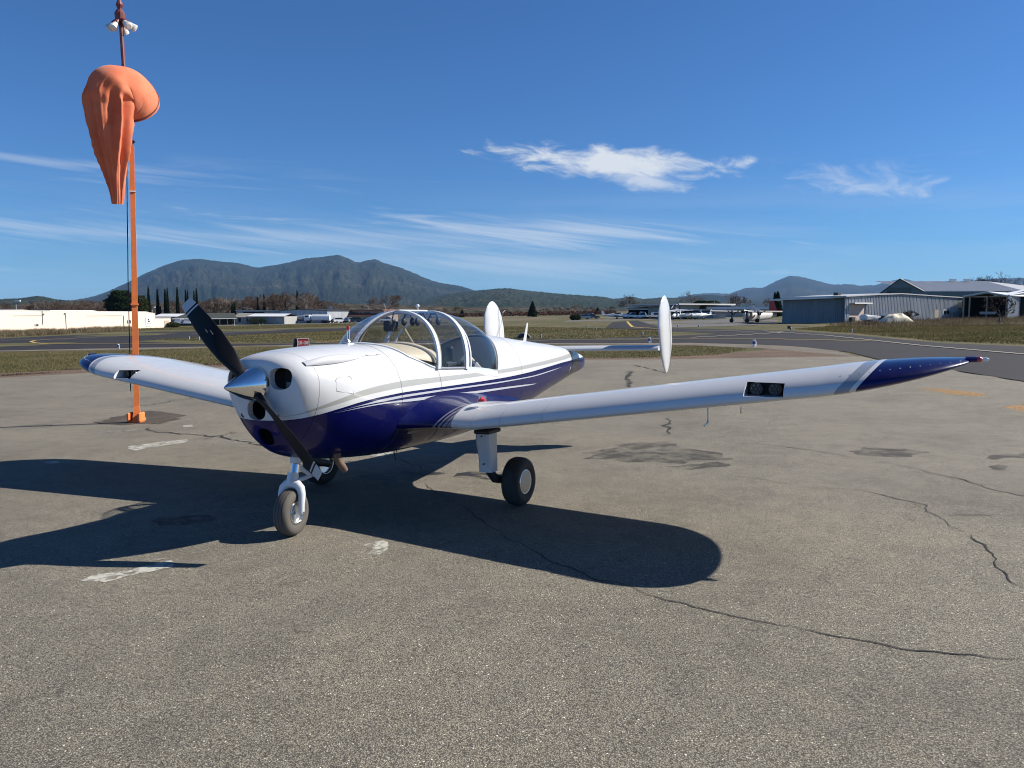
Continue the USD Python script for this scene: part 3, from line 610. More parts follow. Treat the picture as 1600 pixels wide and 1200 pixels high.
for i, (px, y, top) in enumerate([(850, 420, 481), (868, 400, 478), (886, 430, 480), (905, 380, 474), (921, 410, 478), (938, 440, 482), (955, 400, 478), (812, 450, 483), (790, 450, 481), (690, 430, 480), (715, 430, 478), (1000, 330, 474), (1128, 300, 474)]):
    b = far(px, y); h = height(top, y) - b[2]; src, h0 = protos[(i * 3 + 1) % 4]
    copy_of(src, 'small leafless tree of the far hedgerow, ' + ['straight above the spine antenna', 'right of the spine antenna', 'just left of the far dark pair of shrubs', 'at the middle, tallest', 'left of the small dark conifer', 'right of the small dark conifer', 'nearest the big lone oak', 'left of the dark far conifer, close to it', 'between the far tail fin and the dark conifer', 'above the rear of the canopy', 'between canopy and far tail fin', 'behind the flat far hangar, at its left end', 'right of the round pines'][i], b - [0, 0, .2], i * 1.7, np.array([1.3, 1.3, 1.0]) * h / h0, 'leafless trees of the far hedgerow')
cyp = lambda t: .62 * np.clip(np.sin(np.pi * np.clip(t, 0, 1) ** .55), 0, 1) ** .55 * (1 - t * .35) + .03
cyp_src = []; cy_n = {}
for i, (px, top, w, y) in enumerate([(233, 448.5, 1.1, 266), (247, 452.5, 1.0, 270), (259, 452, .9, 270), (262.5, 450, .9, 272), (278, 449.5, 1.0, 270), (291, 453, .75, 274), (294, 454, .75, 276), (304, 455, .8, 274), (308, 451, .85, 276), (251, 478, .7, 270),
                                     (363, 473, .9, 284), (366.5, 472, .9, 286), (380, 474, .8, 286), (403, 464.5, .8, 284), (413, 460, .9, 286), (427, 465, .7, 286), (446, 466, .7, 288), (465, 454.5, 1.0, 284), (311.5, 482, .6, 274)]):
    b = far(px, y); h = height(top, y) - b[2]
    where = 'between the cream hangar and the propeller tip' if px < 315 else 'above the green and grey roofs right of the propeller'
    lab = ('tallest of the dark cypress columns, beside the orange pole' if i == 0 else 'tallest cypress above the corrugated hangar' if i == 17 else ('short dark cypress at the foot of the second tall one' if i == 9 else 'short dark cypress close to the propeller tip') if i in (9, 18) else 'narrow dark cypress column in the row ' + where)
    cy_n[where] = cy_n.get(where, -1) + 1
    if lab.startswith('narrow'): lab = 'narrow dark cypress ' + ('right of the orange pole, ' if px < 315 else 'over the roofs right of the propeller, ') + WORD[cy_n[where]] + ' from the left'
    grp = 'cypress columns ' + where
    if i < 3:
        cyp_src.append((leafy('cypress', lab, b, 60 + i, h, cyp, 2600, .22, 'cypress_green', .14, .1, .25, grp), h, w))
    else:
        s, h0, w0 = cyp_src[i % 3]
        copy_of(s, lab, b, i * 2.1, np.array([w / w0, w / w0, h / h0]), grp)
b = far(190, 225); h = height(454, 225) - b[2]
leafy('evergreen_tree', 'broad dark evergreen tree behind the cream hangar left of the orange pole', b, 71, h * .9, lambda t: 4.0 * np.sqrt(np.clip(t * (1.06 - t) * 3.6, 0, 1)), 9000, .24, 'dark_leaf', .3, h * .1, .42)
b = far(221, 235); h = height(462, 235) - b[2]
leafy('evergreen_tree', 'olive green bushy tree just right of the orange pole', b, 72, h * .9, lambda t: 2.0 * np.sqrt(np.clip(t * (1.06 - t) * 3.6, 0, 1)), 3500, .22, 'shrub_green', .2, h * .1, .4)
con = lambda w: (lambda t: w * (1.02 - t) ** .8)
for px, y, top, w, lab in ((832, 330, 471.5, 2.2, 'dark conifer at the far end of the field right of the far tail fin'), (934, 420, 481.5, 1.8, 'small dark conifer in the far hedgerow'), (1214.5, 210, 457, 1.5, 'dark conifer rising above the red tail'), (1210, 212, 459, .7, 'thin conifer close beside the dark one above the red tail'), (722, 400, 485, 1.6, 'small dark conifer beyond the canopy')):
    b = far(px, y); h = height(top, y) - b[2]
    leafy('conifer', lab, b, int(px), h, con(w), 2600, .26, 'dark_leaf', .2, .3, .3)
for px, y, top, w, lab in ((1096, 245, 470, 2.6, 'round dark pine right of the tail fin, left of a pair'), (1113, 245, 470.5, 2.6, 'round dark pine right of the tail fin, right of a pair'), (1065, 225, 483, 1.5, 'dark round bush before the low sheds right of the tail fin')):
    b = far(px, y); h = height(top, y) - b[2]
    leafy('pine_tree', lab, b, int(px), h * .6, lambda t, w=w: w * np.sqrt(np.clip(t * (1.04 - t) * 3.8, 0, 1)), 3000, .24, 'dark_leaf', .2, h * .4, .4)

# ------------------------------------------------------------------ shrubs, weeds, turf
for px, py, w, h, mat, lab in ((348, 506, 3.6, 1.6, 'shrub_dark', 'grey-green shrub beside the car park'), (362, 506, 3.0, 1.7, 'shrub_green', 'olive shrub in front of the green-roofed building'), (372, 506, 2.6, 1.5, 'shrub_dark', 'dark shrub at the corner of the grey shed'), (402, 507, 5.2, 2.1, 'shrub_dark', 'large dark rounded bush in front of the grey metal shed'), (335, 505, 2.6, 1.5, 'shrub_dark', 'pale grey shrub beside the white cars'), (271, 511.5, 3.2, 1.3, 'shrub_green', 'low olive bush at the corner of the cream hangar'), (899, 500, 3, 1.5, 'shrub_dark', 'black round bush at the edge of the far ramp')):
    x, y = at(px, py); b = np.array([x, y, float(terr(x, y))])
    leafy('shrub', lab, b, int(px) + 5, h, lambda t, w=w: w / 2 * np.sqrt(np.clip((t + .15) * (1.06 - t) * 3.3, 0, 1)), 1800, .13, mat, .05, 0, .4, category='shrub', stem='stem')
rng = np.random.default_rng(5)
def blades(poly, n, h0, h1, w, lean=.5, seed=0, clump=.0):
    r = np.random.default_rng(seed); x0, y0, x1, y1 = poly.bounds
    q = np.stack([r.uniform(x0, x1, n * 3), r.uniform(y0, y1, n * 3)], 1); q = q[shapely.contains_xy(poly, q[:, 0], q[:, 1])]
    if clump: q = q[meshkit.fbm(np.column_stack([q * clump, q[:, 0] * 0]), 3, seed) > .48]
    q = q[:n]; a = r.uniform(0, 2 * np.pi, len(q)); d = np.stack([np.cos(a), np.sin(a)], 1); h = r.uniform(h0, h1, len(q)) * (.5 + meshkit.fbm(np.column_stack([q * .6, q[:, 0] * 0]), 3, seed + 3))
    l = r.normal(0, lean, (len(q), 2)) * h[:, None]; z = terr(q[:, 0], q[:, 1]) - .02
    ww = w * r.uniform(.6, 1.5, (len(q), 1))
    v = np.stack([np.column_stack([q - d * ww, z]), np.column_stack([q + d * ww, z]), np.column_stack([q + l, z + h])], 1).reshape(-1, 3)
    return trimesh.Trimesh(v, np.arange(len(v)).reshape(-1, 3), process=False)
strip = Polygon([tuple(at(*p)) for p in [(-250, 580), (0, 584), (120, 578), (345, 570), (590, 563), (800, 561), (1000, 559.5), (1120, 555), (1170, 545), (1100, 540), (800, 538.5), (600, 539), (430, 542), (200, 547), (0, 551), (-250, 552)]]).buffer(0)
solo('grass', blades(strip, 90000, .03, .085, .014, .6, 11, .0), 'turf', 'short winter turf between the apron and the taxiway', kind='stuff')
verge = Polygon([tuple(at(*p)) for p in [(-200, 600), (0, 588), (120, 581), (345, 572.5), (590, 565), (590, 561), (345, 566), (120, 574), (0, 580), (-200, 586)]]).buffer(0)
solo('grass', blades(verge, 15000, .03, .10, .012, .7, 12, .5), 'brown_brush', 'withered weeds along the left apron edge', kind='stuff')
wl = Polygon([tuple(at(*p)) for p in [(-60, 523), (0, 521), (60, 519), (110, 516.5), (160, 514), (206, 513.5), (206, 517), (150, 520), (80, 523), (0, 527), (-60, 530)]]).buffer(0)
solo('weeds', blades(wl, 14000, .25, 1.0, .05, .35, 13, .35), 'dry_weed', 'tall dry weeds on the bank in front of the cream hangar', kind='stuff')
wr = Polygon([tuple(at(*p)) for p in [(1290, 508), (1330, 507), (1400, 504), (1500, 499), (1600, 496), (1700, 496), (1700, 508), (1600, 509), (1500, 509), (1420, 511), (1340, 512)]]).buffer(0)
solo('weeds', blades(wr, 22000, .2, .6, .03, .4, 14, .2), 'dry_weed', 'dry weeds in front of the corrugated hangars', kind='stuff')
wr2 = Polygon([tuple(at(*p)) for p in [(1300, 508), (1400, 500), (1500, 497), (1600, 495), (1680, 494), (1680, 503), (1500, 504), (1350, 509)]]).buffer(0)
solo('weeds', blades(wr2, 9000, .3, .9, .03, .4, 15, .25), 'brown_brush', 'brown brush close to the corrugated hangars', kind='stuff')
field = Polygon([tuple(at(*p)) for p in [(640, 507), (950, 513), (1050, 517), (1050, 526), (930, 529), (700, 531), (540, 532.5), (400, 535.5), (240, 530.5), (400, 521.8), (540, 516.5)]]).buffer(0)
solo('grass', blades(field, 50000, .05, .13, .04, .6, 16, .0), 'turf', 'olive grass between the taxiway and the runway', kind='stuff')
rf = Polygon([tuple(at(*p)) for p in [(1240, 514), (1340, 521), (1470, 533), (1600, 538), (1750, 545), (1750, 505), (1600, 507), (1400, 508), (1290, 510)]]).buffer(0)
solo('grass', blades(rf, 45000, .05, .14, .035, .6, 17, .0), 'turf', 'olive grass between the taxiway and the corrugated hangars', kind='stuff')
lf = Polygon([tuple(at(*p)) for p in [(150, 520), (240, 516), (400, 514.5), (540, 509.5), (700, 506), (700, 503), (540, 505.5), (400, 508.5), (280, 511), (210, 513)]]).buffer(0)
solo('grass', blades(lf, 30000, .05, .14, .05, .6, 18, .0), 'turf', 'strip of grass between the runway and the grey metal buildings', kind='stuff')
for k in range(7):
    y = 395 + k * 14; p0, p1 = far(655, y), far(962, y)
    xs = np.linspace(p0[0], p1[0], 260); r_ = np.random.default_rng(k)
    pts = np.stack([np.repeat(xs, 6) + r_.normal(0, .3, 1560), np.full(1560, y) + r_.normal(0, .3, 1560), terr(np.repeat(xs, 6), y) + r_.uniform(.2, 2.0, 1560)], 1)
    solo('vine_row', leaves(r_, pts, .30), 'vine', ['nearest', 'second', 'third', 'fourth', 'fifth', 'sixth', 'farthest'][k] + ' row of bare reddish vines beyond the far end of the field', 'vine row', group='vine rows beyond the far end of the field')
bx, by = at(1562, 506)
bare_tree('bush', 'tall bare brown bush in front of the open timber shed', (bx, by, float(terr(bx, by))), 81, 3.6, 1.3, 4, .02, 'brown_brush', 0, None, split=(3, 5), scale=(1.0, 1.0, 1.0))
bx, by = at(1424, 503)
bare_tree('bush', 'low bare brown bush beside the cream tarpaulin', (bx, by, float(terr(bx, by))), 82, 1.9, 1.5, 4, .02, 'brown_brush', 0, None, split=(3, 5), scale=(1.4, 1.4, 1.0))

# ------------------------------------------------------------------ buildings
class Wall:
    """a vertical plane standing on the ground: local x runs along it to the right, y goes behind it, z up"""
    def __init__(s, px0, y0, px1, y1):
        a, b = far(px0, y0), far(px1, y1); s.o = a[:2]; d = b[:2] - a[:2]; s.L = float(np.linalg.norm(d)); s.d = d / s.L
        s.rz = math.atan2(d[1], d[0]); s.z0 = float(min(a[2], b[2])); s.loc = (a[0], a[1], s.z0)
    def hit(s, px, off=0.0):
        r = ray(px, 486)[:2]; n = np.array([-s.d[1], s.d[0]]); o = s.o + n * off
        t = (o @ n) / (r @ n); return r * t
    def x(s, px, off=0.0): return float((s.hit(px, off) - s.o) @ s.d)
    def z(s, px, py, off=0.0): return height(py, float(s.hit(px, off)[1])) - s.z0
    def rect(s, px0, py0, px1, py1, t=.08, y=None, deep=0.0):
        x0, x1 = s.x(px0), s.x(px1); pm = (px0 + px1) / 2; z1, z0 = s.z(pm, py0), s.z(pm, py1)
        return box(x1 - x0, t + deep, z1 - z0, ((x0 + x1) / 2, (deep - t) / 2 if y is None else y, (z0 + z1) / 2))
def ribbed(x0, x1, top, z0, y, pitch=.30, depth=.045, rib=.35):
    """a corrugated sheet wall along x; top(x) gives its height"""
    xs, ys = [], []
    n = max(2, int((x1 - x0) / pitch))
    for k in range(n):
        a = x0 + (x1 - x0) * k / n; p = (x1 - x0) / n
        for u, v in ((0, 0), (.5 - rib / 2, 0), (.5 - rib / 2 + .08, 1), (.5 + rib / 2 - .08, 1), (.5 + rib / 2, 0)):
            xs.append(a + p * u); ys.append(y - depth * v)
    xs.append(x1); ys.append(y)
    xs, ys = np.array(xs), np.array(ys); zt = np.array([top(q) for q in xs])
    P = np.stack([np.stack([xs, ys, np.full(len(xs), z0)], 1), np.stack([xs, ys, zt], 1)], 0)
    return grid_mesh(P)
def gable_box(L, D, prof, z0=-.6):
    """a solid whose front outline is the polygon under prof [(x, z)], D deep"""
    return prism([(prof[0][0], z0)] + list(prof) + [(prof[-1][0], z0)], 0, D)

# the long cream hangar on the left
w = Wall(-70, 150, 266, 200)
t = thing('cream_hangar', 'long low cream hangar wall with white sign at its right end, at the far left', 'hangar', w.loc, w.rz)
prof = [(w.x(p), w.z(p, q)) for p, q in ((-70, 486.5), (0, 485.6), (35, 484.8), (60, 486.2), (120, 486.8), (192, 487), (226, 487.2), (242, 490.3))]
part(t, 'wall', gable_box(0, 22, prof), 'cream_wall')
part(t, 'roof', prism([(x_, z_ + .02) for x_, z_ in prof] + [(x_, z_ + .12) for x_, z_ in prof[::-1]], -.06, 22.1), 'white_roof')
x0, x1 = w.x(242), w.x(266)
part(t, 'annex_wall', box(x1 - x0, 14, w.z(254, 497.3) + .6, ((x0 + x1) / 2, 7.02, (w.z(254, 497.3) - .6) / 2)), 'cream_wall')
part(t, 'annex_roof', box(x1 - x0 + .2, 14.2, .12, ((x0 + x1) / 2, 7, w.z(254, 497.3) + .06)), 'trim_white')
part(t, 'roof_monitor', prism([(w.x(94), prof[3][1] + .05), (w.x(94), w.z(94, 484.6)), (w.x(156), w.z(156, 484.4)), (w.x(170), w.z(170, 486.5))], 3, 14), 'white_roof')
for a in ((20, 492.9, 64, 493.3), (135, 493.0, 191, 493.4)): part(t, 'conduit', w.rect(*a, t=.10), 'grey_siding')
for a in ((65.3, 485.9, 66.1, 507), (192, 493, 192.7, 510.5), (101.8, 491, 102.2, 514)): part(t, 'downpipe', w.rect(*a, t=.14), 'grey_siding')
part(t, 'wall_lamp', w.rect(66.3, 490.1, 69, 490.9, t=.5), 'trim_black'); part(t, 'wall_lamp', w.rect(100, 489.3, 101.8, 490.5, t=.3), 'trim_black')
f = part(t, 'window', w.rect(53, 505.6, 59, 509.8, t=.10), 'trim_white'); part(f, 'pane', w.rect(53.9, 506.4, 55.6, 509.3, t=.13), 'window_dark'); part(f, 'pane', w.rect(56.2, 506.4, 58.2, 509.3, t=.13), 'window_dark')
sg = part(t, 'wall_sign', w.rect(227, 495.8, 235.6, 510.2, t=.10), 'marker_white', label='white sign with a dark emblem')
part(sg, 'emblem', w.rect(230.0, 498.0, 232.0, 500.0, t=.14), 'trim_black'); part(sg, 'emblem', w.rect(229.9, 501.1, 232.8, 503.0, t=.14), 'trim_black')
for a in ((228.6, 504.4, 229.3, 506.6), (230.4, 504.4, 231, 506.6), (233, 504.4, 234, 506.6)): part(sg, 'small_print', w.rect(*a, t=.14), 'grey_siding')
part(t, 'wall_panel', w.rect(256.2, 500.5, 263, 508.4, t=.07), 'tan_wall'); part(t, 'base_course', w.rect(-70, 517.4, 242, 519.5, t=.12), 'concrete')
for p, top in ((25.5, 470), (238.5, 480)):
    b = far(p, 205 if p < 100 else 230)
    q = thing('light_pole', 'thin pole with a floodlight rising behind the cream hangar, ' + ('at the far left' if p < 100 else 'right of the orange pole'), 'light pole', b)
    hh = height(top, b[1]) - b[2]
    part(q, 'pole', cyl((0, 0, 0), (0, 0, hh), .09, 8), 'pole_metal'); part(q, 'lamp', box(1.4 if p < 100 else .5, .4, .35, (.5, 0, hh)), 'trim_white')

# white-roofed building, green-roofed building, grey sheds, corrugated hangar (left middle)
w = Wall(240, 246, 285, 246)
t = thing('white_roofed_building', 'low grey building with bright white roof between cream hangar and green roof', 'building', w.loc, w.rz)
part(t, 'wall', box(w.L, 10, w.z(260, 494.5) + .5, (w.L / 2, 5, (w.z(260, 494.5) - .5) / 2)), 'grey_siding')
part(t, 'roof', prism([(0, 0), (0, 0.01), (1, .02), (1, 0)], 0, .1) if False else grid_mesh([[(-.4, -.5, w.z(260, 494.6)), (w.L + .4, -.5, w.z(260, 494.6))], [(-.4, 6, w.z(260, 490.3)), (w.L + .4, 6, w.z(260, 490.3))], [(-.4, 10.5, w.z(260, 495)), (w.L + .4, 10.5, w.z(260, 495))]]), 'white_roof')
part(t, 'eave', box(w.L + .8, .12, .25, (w.L / 2, -.52, w.z(260, 494.6) - .14)), 'trim_black')
w = Wall(272, 232, 366, 238)
t = thing('green_roofed_building', 'low building with dark green hipped roof and white fascia over parked cars', 'building', w.loc, w.rz)
zr, ze = w.z(320, 489.2), w.z(320, 497.2)
part(t, 'wall', box(w.L * .92, 8, ze + .4, (w.L / 2, 7.5, (ze - .5) / 2)), 'trim_black')
part(t, 'roof', trimesh.Trimesh([(-.6, -.6, ze), (w.L + .6, -.6, ze), (w.L + .6, 12.6, ze), (-.6, 12.6, ze), (3.5, 6, zr), (w.L + .3, 6, zr)], [(0, 1, 5), (0, 5, 4), (1, 2, 5), (2, 3, 4), (2, 4, 5), (3, 0, 4)], process=False), 'green_roof')
part(t, 'fascia', box(w.L + 1.3, .12, .28, (w.L / 2, -.66, ze - .12)), 'trim_white')
for k in range(9): part(t, 'post', box(.16, .16, ze, (w.L * k / 8, 0, ze / 2 - .1)), 'trim_white')
w = Wall(365, 240, 399, 240)
t = thing('grey_shed', 'small building with weathered grey-brown hipped roof right of the green roof', 'building', w.loc, w.rz)
zr, ze = w.z(380, 489.2), w.z(380, 495.5)
part(t, 'wall', box(w.L, 8, ze + .5, (w.L / 2, 4, (ze - .5) / 2)), 'grey_siding')
part(t, 'roof', trimesh.Trimesh([(-.4, -.4, ze), (w.L + .4, -.4, ze), (w.L + .4, 8.4, ze), (-.4, 8.4, ze), (.2, 4, zr), (w.L - 3.0, 4, zr)], [(0, 1, 5), (0, 5, 4), (1, 2, 5), (2, 3, 4), (2, 4, 5), (3, 0, 4)], process=False), 'grey_roof')
for a in ((372, 497, 376, 503), (385, 497.5, 388, 502)): part(t, 'doorway', w.rect(*a, t=.06), 'dark_inside')
w = Wall(387, 239, 443, 236)
t = thing('white_roofed_shed', 'long grey sided shed with bright white roof in front of the corrugated hangar', 'shed', w.loc, w.rz)
ze, zr = w.z(415, 494.2), w.z(415, 490.0)
part(t, 'wall', ribbed(0, w.L, lambda x: ze, -.5, 0, .5, .05), 'grey_siding')
part(t, 'end_wall', box(.1, 8, ze + .5, (w.L + .06, 4.1, (ze - .5) / 2)), 'grey_siding')
part(t, 'roof', grid_mesh([[(-.3, -.4, ze), (w.L + .3, -.4, ze)], [(-.3, 4, zr), (w.L + .3, 4, zr)], [(-.3, 8.4, ze), (w.L + .3, 8.4, ze)]]), 'white_roof')
part(t, 'eave', box(w.L + .6, .1, .18, (w.L / 2, -.42, ze - .1)), 'trim_black')
w = Wall(370, 266, 440, 264)
t = thing('grey_building', 'long grey building with flat roof and dark window strip behind the white-roofed shed', 'building', w.loc, w.rz)
zt = w.z(405, 485.4)
part(t, 'wall', box(w.L, 10, zt + .5, (w.L / 2, 5, (zt - .5) / 2)), 'grey_siding')
part(t, 'roof', box(w.L + .8, 11, .2, (w.L / 2, 5, zt + .1)), 'pale_roof')
part(t, 'window_strip', w.rect(380, 487.3, 413, 489.0, t=.06), 'window_dark')
w = Wall(438, 257, 511, 250)
t = thing('corrugated_hangar', 'tall streaked grey corrugated hangar behind the tanker truck', 'hangar', w.loc, w.rz)
top = lambda x: np.interp(x, [0, w.L * .43, w.L], [w.z(438, 485.8), w.z(470, 483.8), w.z(511, 485.6)])
part(t, 'wall', ribbed(0, w.L, top, -.5, 0, .55, .07), 'galvanised')
for px in (441, 448, 457, 464, 471, 480, 488, 496, 503): part(t, 'wall_sheet', w.rect(px, 486.2, px + 3.2, 503.5, t=.10), 'galvanised')
part(t, 'roof', prism([(-.3, top(0) + .02), (w.L * .43, top(w.L * .43) + .02), (w.L + .3, top(w.L) + .02), (w.L + .3, top(w.L) + .22), (w.L * .43, top(w.L * .43) + .22), (-.3, top(0) + .22)], -.3, 18), 'trim_black')
part(t, 'side_wall', box(.1, 17.5, top(w.L) + .5, (w.L - .1, 8.9, (top(w.L) - .5) / 2)), 'galvanised')
# the two-storey building behind the canopy
w = Wall(541, 262, 606, 256)
t = thing('two_storey_building', 'two-storey pinkish building with red roof edge and dark windows seen over the canopy', 'building', w.loc, w.rz)
z1, z2 = w.z(560, 491.6), w.z(560, 485.0)
part(t, 'wall', box(w.L * .82, 9, z2 + .5, (w.L * .45, 6.0, (z2 - .5) / 2)), 'pink_wall')
part(t, 'roof', box(w.L * .9, 10.5, .28, (w.L * .43, 5.6, z2 + .14)), 'red_roof')
part(t, 'lower_wall', box(w.L, 3, z1 + .3, (w.L / 2, 1.5, (z1 - .7) / 2)), 'tan_wall')
part(t, 'lower_roof', grid_mesh([[(-.8, -1.2, z1 - .3), (w.L + .5, -1.2, z1 - .3)], [(-.8, 1.6, z1 + .5), (w.L + .5, 1.6, z1 + .5)]]), 'red_roof')
for a in ((547, 487.6, 549.3, 491), (549.8, 487.6, 552.2, 491), (553.2, 487.6, 556.5, 491), (559, 487.8, 561, 490.5), (565, 487.8, 575, 490.5)): part(t, 'window', w.rect(*a, t=.06, y=1.48), 'window_dark')
for a in ((548, 498, 554, 503), (558, 498, 562, 504), (568, 497.5, 577, 502)): part(t, 'doorway', w.rect(*a, t=.06), 'dark_inside')
b = far(516.5, 256); q = thing('sign_pole', 'dark pole with a small square sign right of the corrugated hangar', 'sign', b); hh = height(480, 256) - b[2]
part(q, 'pole', cyl((0, 0, 0), (0, 0, hh), .10, 8), 'pole_wood'); part(q, 'sign_board', box(.95, .08, 1.0, (.1, -.14, hh - .2)), 'pale_roof')
for px, top, y in ((386.5, 480, 276), (394.5, 482, 276), (576, 478, 270)):
    b = far(px, y); q = thing('street_light', {386.5: 'street light with curved arm above the grey building roof', 394.5: 'street light right of the propeller, farther from the blade', 576: 'flagpole-thin street light above the two-storey building'}[px], 'street light', b); hh = height(top, y) - b[2]
    part(q, 'pole', tube([(0, 0, 0), (0, 0, hh * .92), (-.4, 0, hh), (-1.3, 0, hh)], .06, 6), 'pole_metal'); part(q, 'lamp_head', box(.6, .25, .16, (-1.5, 0, hh)), 'pole_metal')

# far hangars in the middle distance
w = Wall(982, 232, 1064, 216)
t = thing('far_hangar', 'far flat-roofed hangar with dark open front left of the tail fin', 'hangar', w.loc, w.rz)
top = lambda x: np.interp(x, [0, w.L], [w.z(980, 481.6), w.z(1064, 476.6)])
part(t, 'roof', prism([(-1.0, top(0) - .05), (w.L + .3, top(w.L) + .05), (w.L + .3, top(w.L) + .45), (-1.0, top(0) + .3)], -1.2, 24), 'pale_roof')
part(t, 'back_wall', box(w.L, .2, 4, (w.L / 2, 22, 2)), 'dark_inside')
part(t, 'side_wall', ribbed(w.x(1012.5), w.L, lambda x: top(x) - .08, -.4, 0, .5, .06), 'grey_siding')
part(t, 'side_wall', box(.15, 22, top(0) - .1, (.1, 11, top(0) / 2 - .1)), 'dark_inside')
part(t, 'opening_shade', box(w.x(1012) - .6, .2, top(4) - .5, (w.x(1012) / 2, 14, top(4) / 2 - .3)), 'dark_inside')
part(t, 'header', box(w.x(1012.5), .2, .5, (w.x(1012.5) / 2, .1, top(4) - .45)), 'pale_roof')
w = Wall(1056, 215, 1093, 224)
t = thing('far_hangar', 'far pale corrugated building with gently sloping top right of the tail fin', 'hangar', w.loc, w.rz)
top = lambda x: np.interp(x, [0, w.L], [w.z(1056, 476.8), w.z(1093, 478.3)])
part(t, 'wall', ribbed(0, w.L, top, -.4, 0, .6, .08), 'grey_siding'); part(t, 'roof', prism([(-.2, top(0) + .02), (w.L + .2, top(w.L) + .02), (w.L + .2, top(w.L) + .25), (-.2, top(0) + .25)], -.3, 16), 'pale_roof')
w = Wall(1047, 196, 1136, 196)
t = thing('low_hangar_row', 'low open sheds with long pale roof and blue-grey wall right of the tail fin', 'shed', w.loc, w.rz)
zt = w.z(1090, 484.6)
part(t, 'roof', prism([(-.5, w.z(1047, 487.2)), (w.x(1075), w.z(1075, 484.8)), (w.L + .5, w.z(1136, 485.0)), (w.L + .5, w.z(1136, 484.0)), (w.x(1075), w.z(1075, 483.4)), (-.5, w.z(1047, 486.6))], -1, 14), 'pale_roof')
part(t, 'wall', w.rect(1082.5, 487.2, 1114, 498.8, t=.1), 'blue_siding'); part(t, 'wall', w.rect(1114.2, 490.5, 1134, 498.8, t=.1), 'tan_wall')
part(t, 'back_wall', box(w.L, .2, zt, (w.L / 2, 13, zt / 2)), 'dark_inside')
for px in (1049, 1066, 1082): part(t, 'post', w.rect(px, 487, px + .8, 499, t=.15), 'timber')
w = Wall(1104, 225, 1208, 225)
t = thing('far_hangar', 'distant building with bright white flat roof behind the old cargo plane', 'hangar', w.loc, w.rz)
zt = w.z(1150, 481.2)
part(t, 'roof', box(w.L, 16, .7, (w.L / 2, 8, zt)), 'white_roof'); part(t, 'wall', box(w.L * .98, 15, zt + .2, (w.L / 2, 8.2, (zt - 1.0) / 2)), 'tan_wall')
for px, top in ((1135.5, 460), (1138.5, 461.5), (1116, 470)):
    b = far(px, 235); q = thing('utility_pole', {1135.5: 'taller of the twin utility poles left of the gnarled bare tree', 1138.5: 'shorter of the twin utility poles left of the gnarled bare tree', 1116: 'short utility pole left of the twin poles'}[px], 'utility pole', b); hh = height(top, 235) - b[2]
    part(q, 'pole', cyl((0, 0, 0), (0, 0, hh), .13, 8), 'pole_wood'); part(q, 'crossarm', box(2.0, .12, .14, (0, 0, hh - .5)), 'pole_wood')

# corrugated hangars on the right
w = Wall(1223, 125, 1319, 121)
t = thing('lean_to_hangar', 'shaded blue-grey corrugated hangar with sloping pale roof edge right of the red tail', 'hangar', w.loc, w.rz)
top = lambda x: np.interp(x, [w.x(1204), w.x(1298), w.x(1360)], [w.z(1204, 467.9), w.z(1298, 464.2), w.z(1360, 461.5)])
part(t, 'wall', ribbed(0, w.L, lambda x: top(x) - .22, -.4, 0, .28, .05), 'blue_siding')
part(t, 'end_wall', box(.08, 9, top(0) - .3, (-.02, 4.6, top(0) / 2 - .2)), 'blue_siding')
xs = [w.x(1203), w.x(1250), w.x(1298), w.x(1320)]
part(t, 'roof', prism([(x_, top(x_) - .16) for x_ in xs] + [(x_, top(x_) + .04) for x_ in xs[::-1]], -1.0, 9.5), 'pale_roof')
part(t, 'fascia', prism([(x_, top(x_) - .20) for x_ in xs] + [(x_, top(x_) - .02) for x_ in xs[::-1]], -1.06, -1.005), 'white_roof')
part(t, 'brace', tube([(w.x(1311), -.06, w.z(1311, 471)), (w.x(1317), -.06, w.z(1317, 478))], .04, 6), 'timber')
w = Wall(1319, 119, 1502, 138)
t = thing('ribbed_hangar', 'sunlit ribbed metal hangar with pink door and small awning, low gabled front', 'hangar', w.loc, w.rz)
top = lambda x: np.interp(x, [0, w.x(1360), w.x(1405), w.x(1465), w.L], [w.z(1319, 463.8), w.z(1360, 461.4), w.z(1405, 459.6), w.z(1465, 463.6), w.z(1502, 465.8)])
xd0, xd1 = w.x(1327), w.x(1351); zd = w.z(1339, 475.5)
part(t, 'wall', ribbed(0, xd0, top, -.4, 0, .42, .11, .42), 'galvanised'); part(t, 'wall', ribbed(xd1, w.L, top, -.4, 0, .42, .11, .42), 'galvanised')
part(t, 'wall', ribbed(xd0 + .001, xd1 - .001, top, zd, 0, .36, .07, .45), 'galvanised')
d = part(t, 'door', box(xd1 - xd0, .08, zd + .4, ((xd0 + xd1) / 2, .06, (zd - .4) / 2)), 'door_pink')
for a in ((1327.5, 495.5, 1332.5, 503),): part(d, 'dark_crate', w.rect(*a, t=.5), 'trim_black')
part(t, 'awning', prism([(0, 0), (0, .12), (1, .12), (1, 0)], 0, .1) if False else box(w.x(1354.5) - w.x(1326.5), .85, .10, ((w.x(1326.5) + w.x(1354.5)) / 2, -.48, w.z(1340, 473.6))), 'pale_roof')
part(t, 'awning_edge', box(w.x(1354.5) - w.x(1326.5), .05, .22, ((w.x(1326.5) + w.x(1354.5)) / 2, -.93, w.z(1340, 473.9))), 'trim_white')
xs = [-.1, w.x(1360), w.x(1405), w.x(1465), w.L + .2]
part(t, 'roof', prism([(x_, top(x_) + .01) for x_ in xs] + [(x_, top(x_) + .16) for x_ in xs[::-1]], -.35, 9), 'pale_roof')
part(t, 'side_door', w.rect(1460, 484, 1466, 497, t=.10), 'timber')
part(t, 'roof_vent', box(.8, .8, .5, (w.x(1343), 4, top(w.x(1343)) + .35)), 'trim_black')
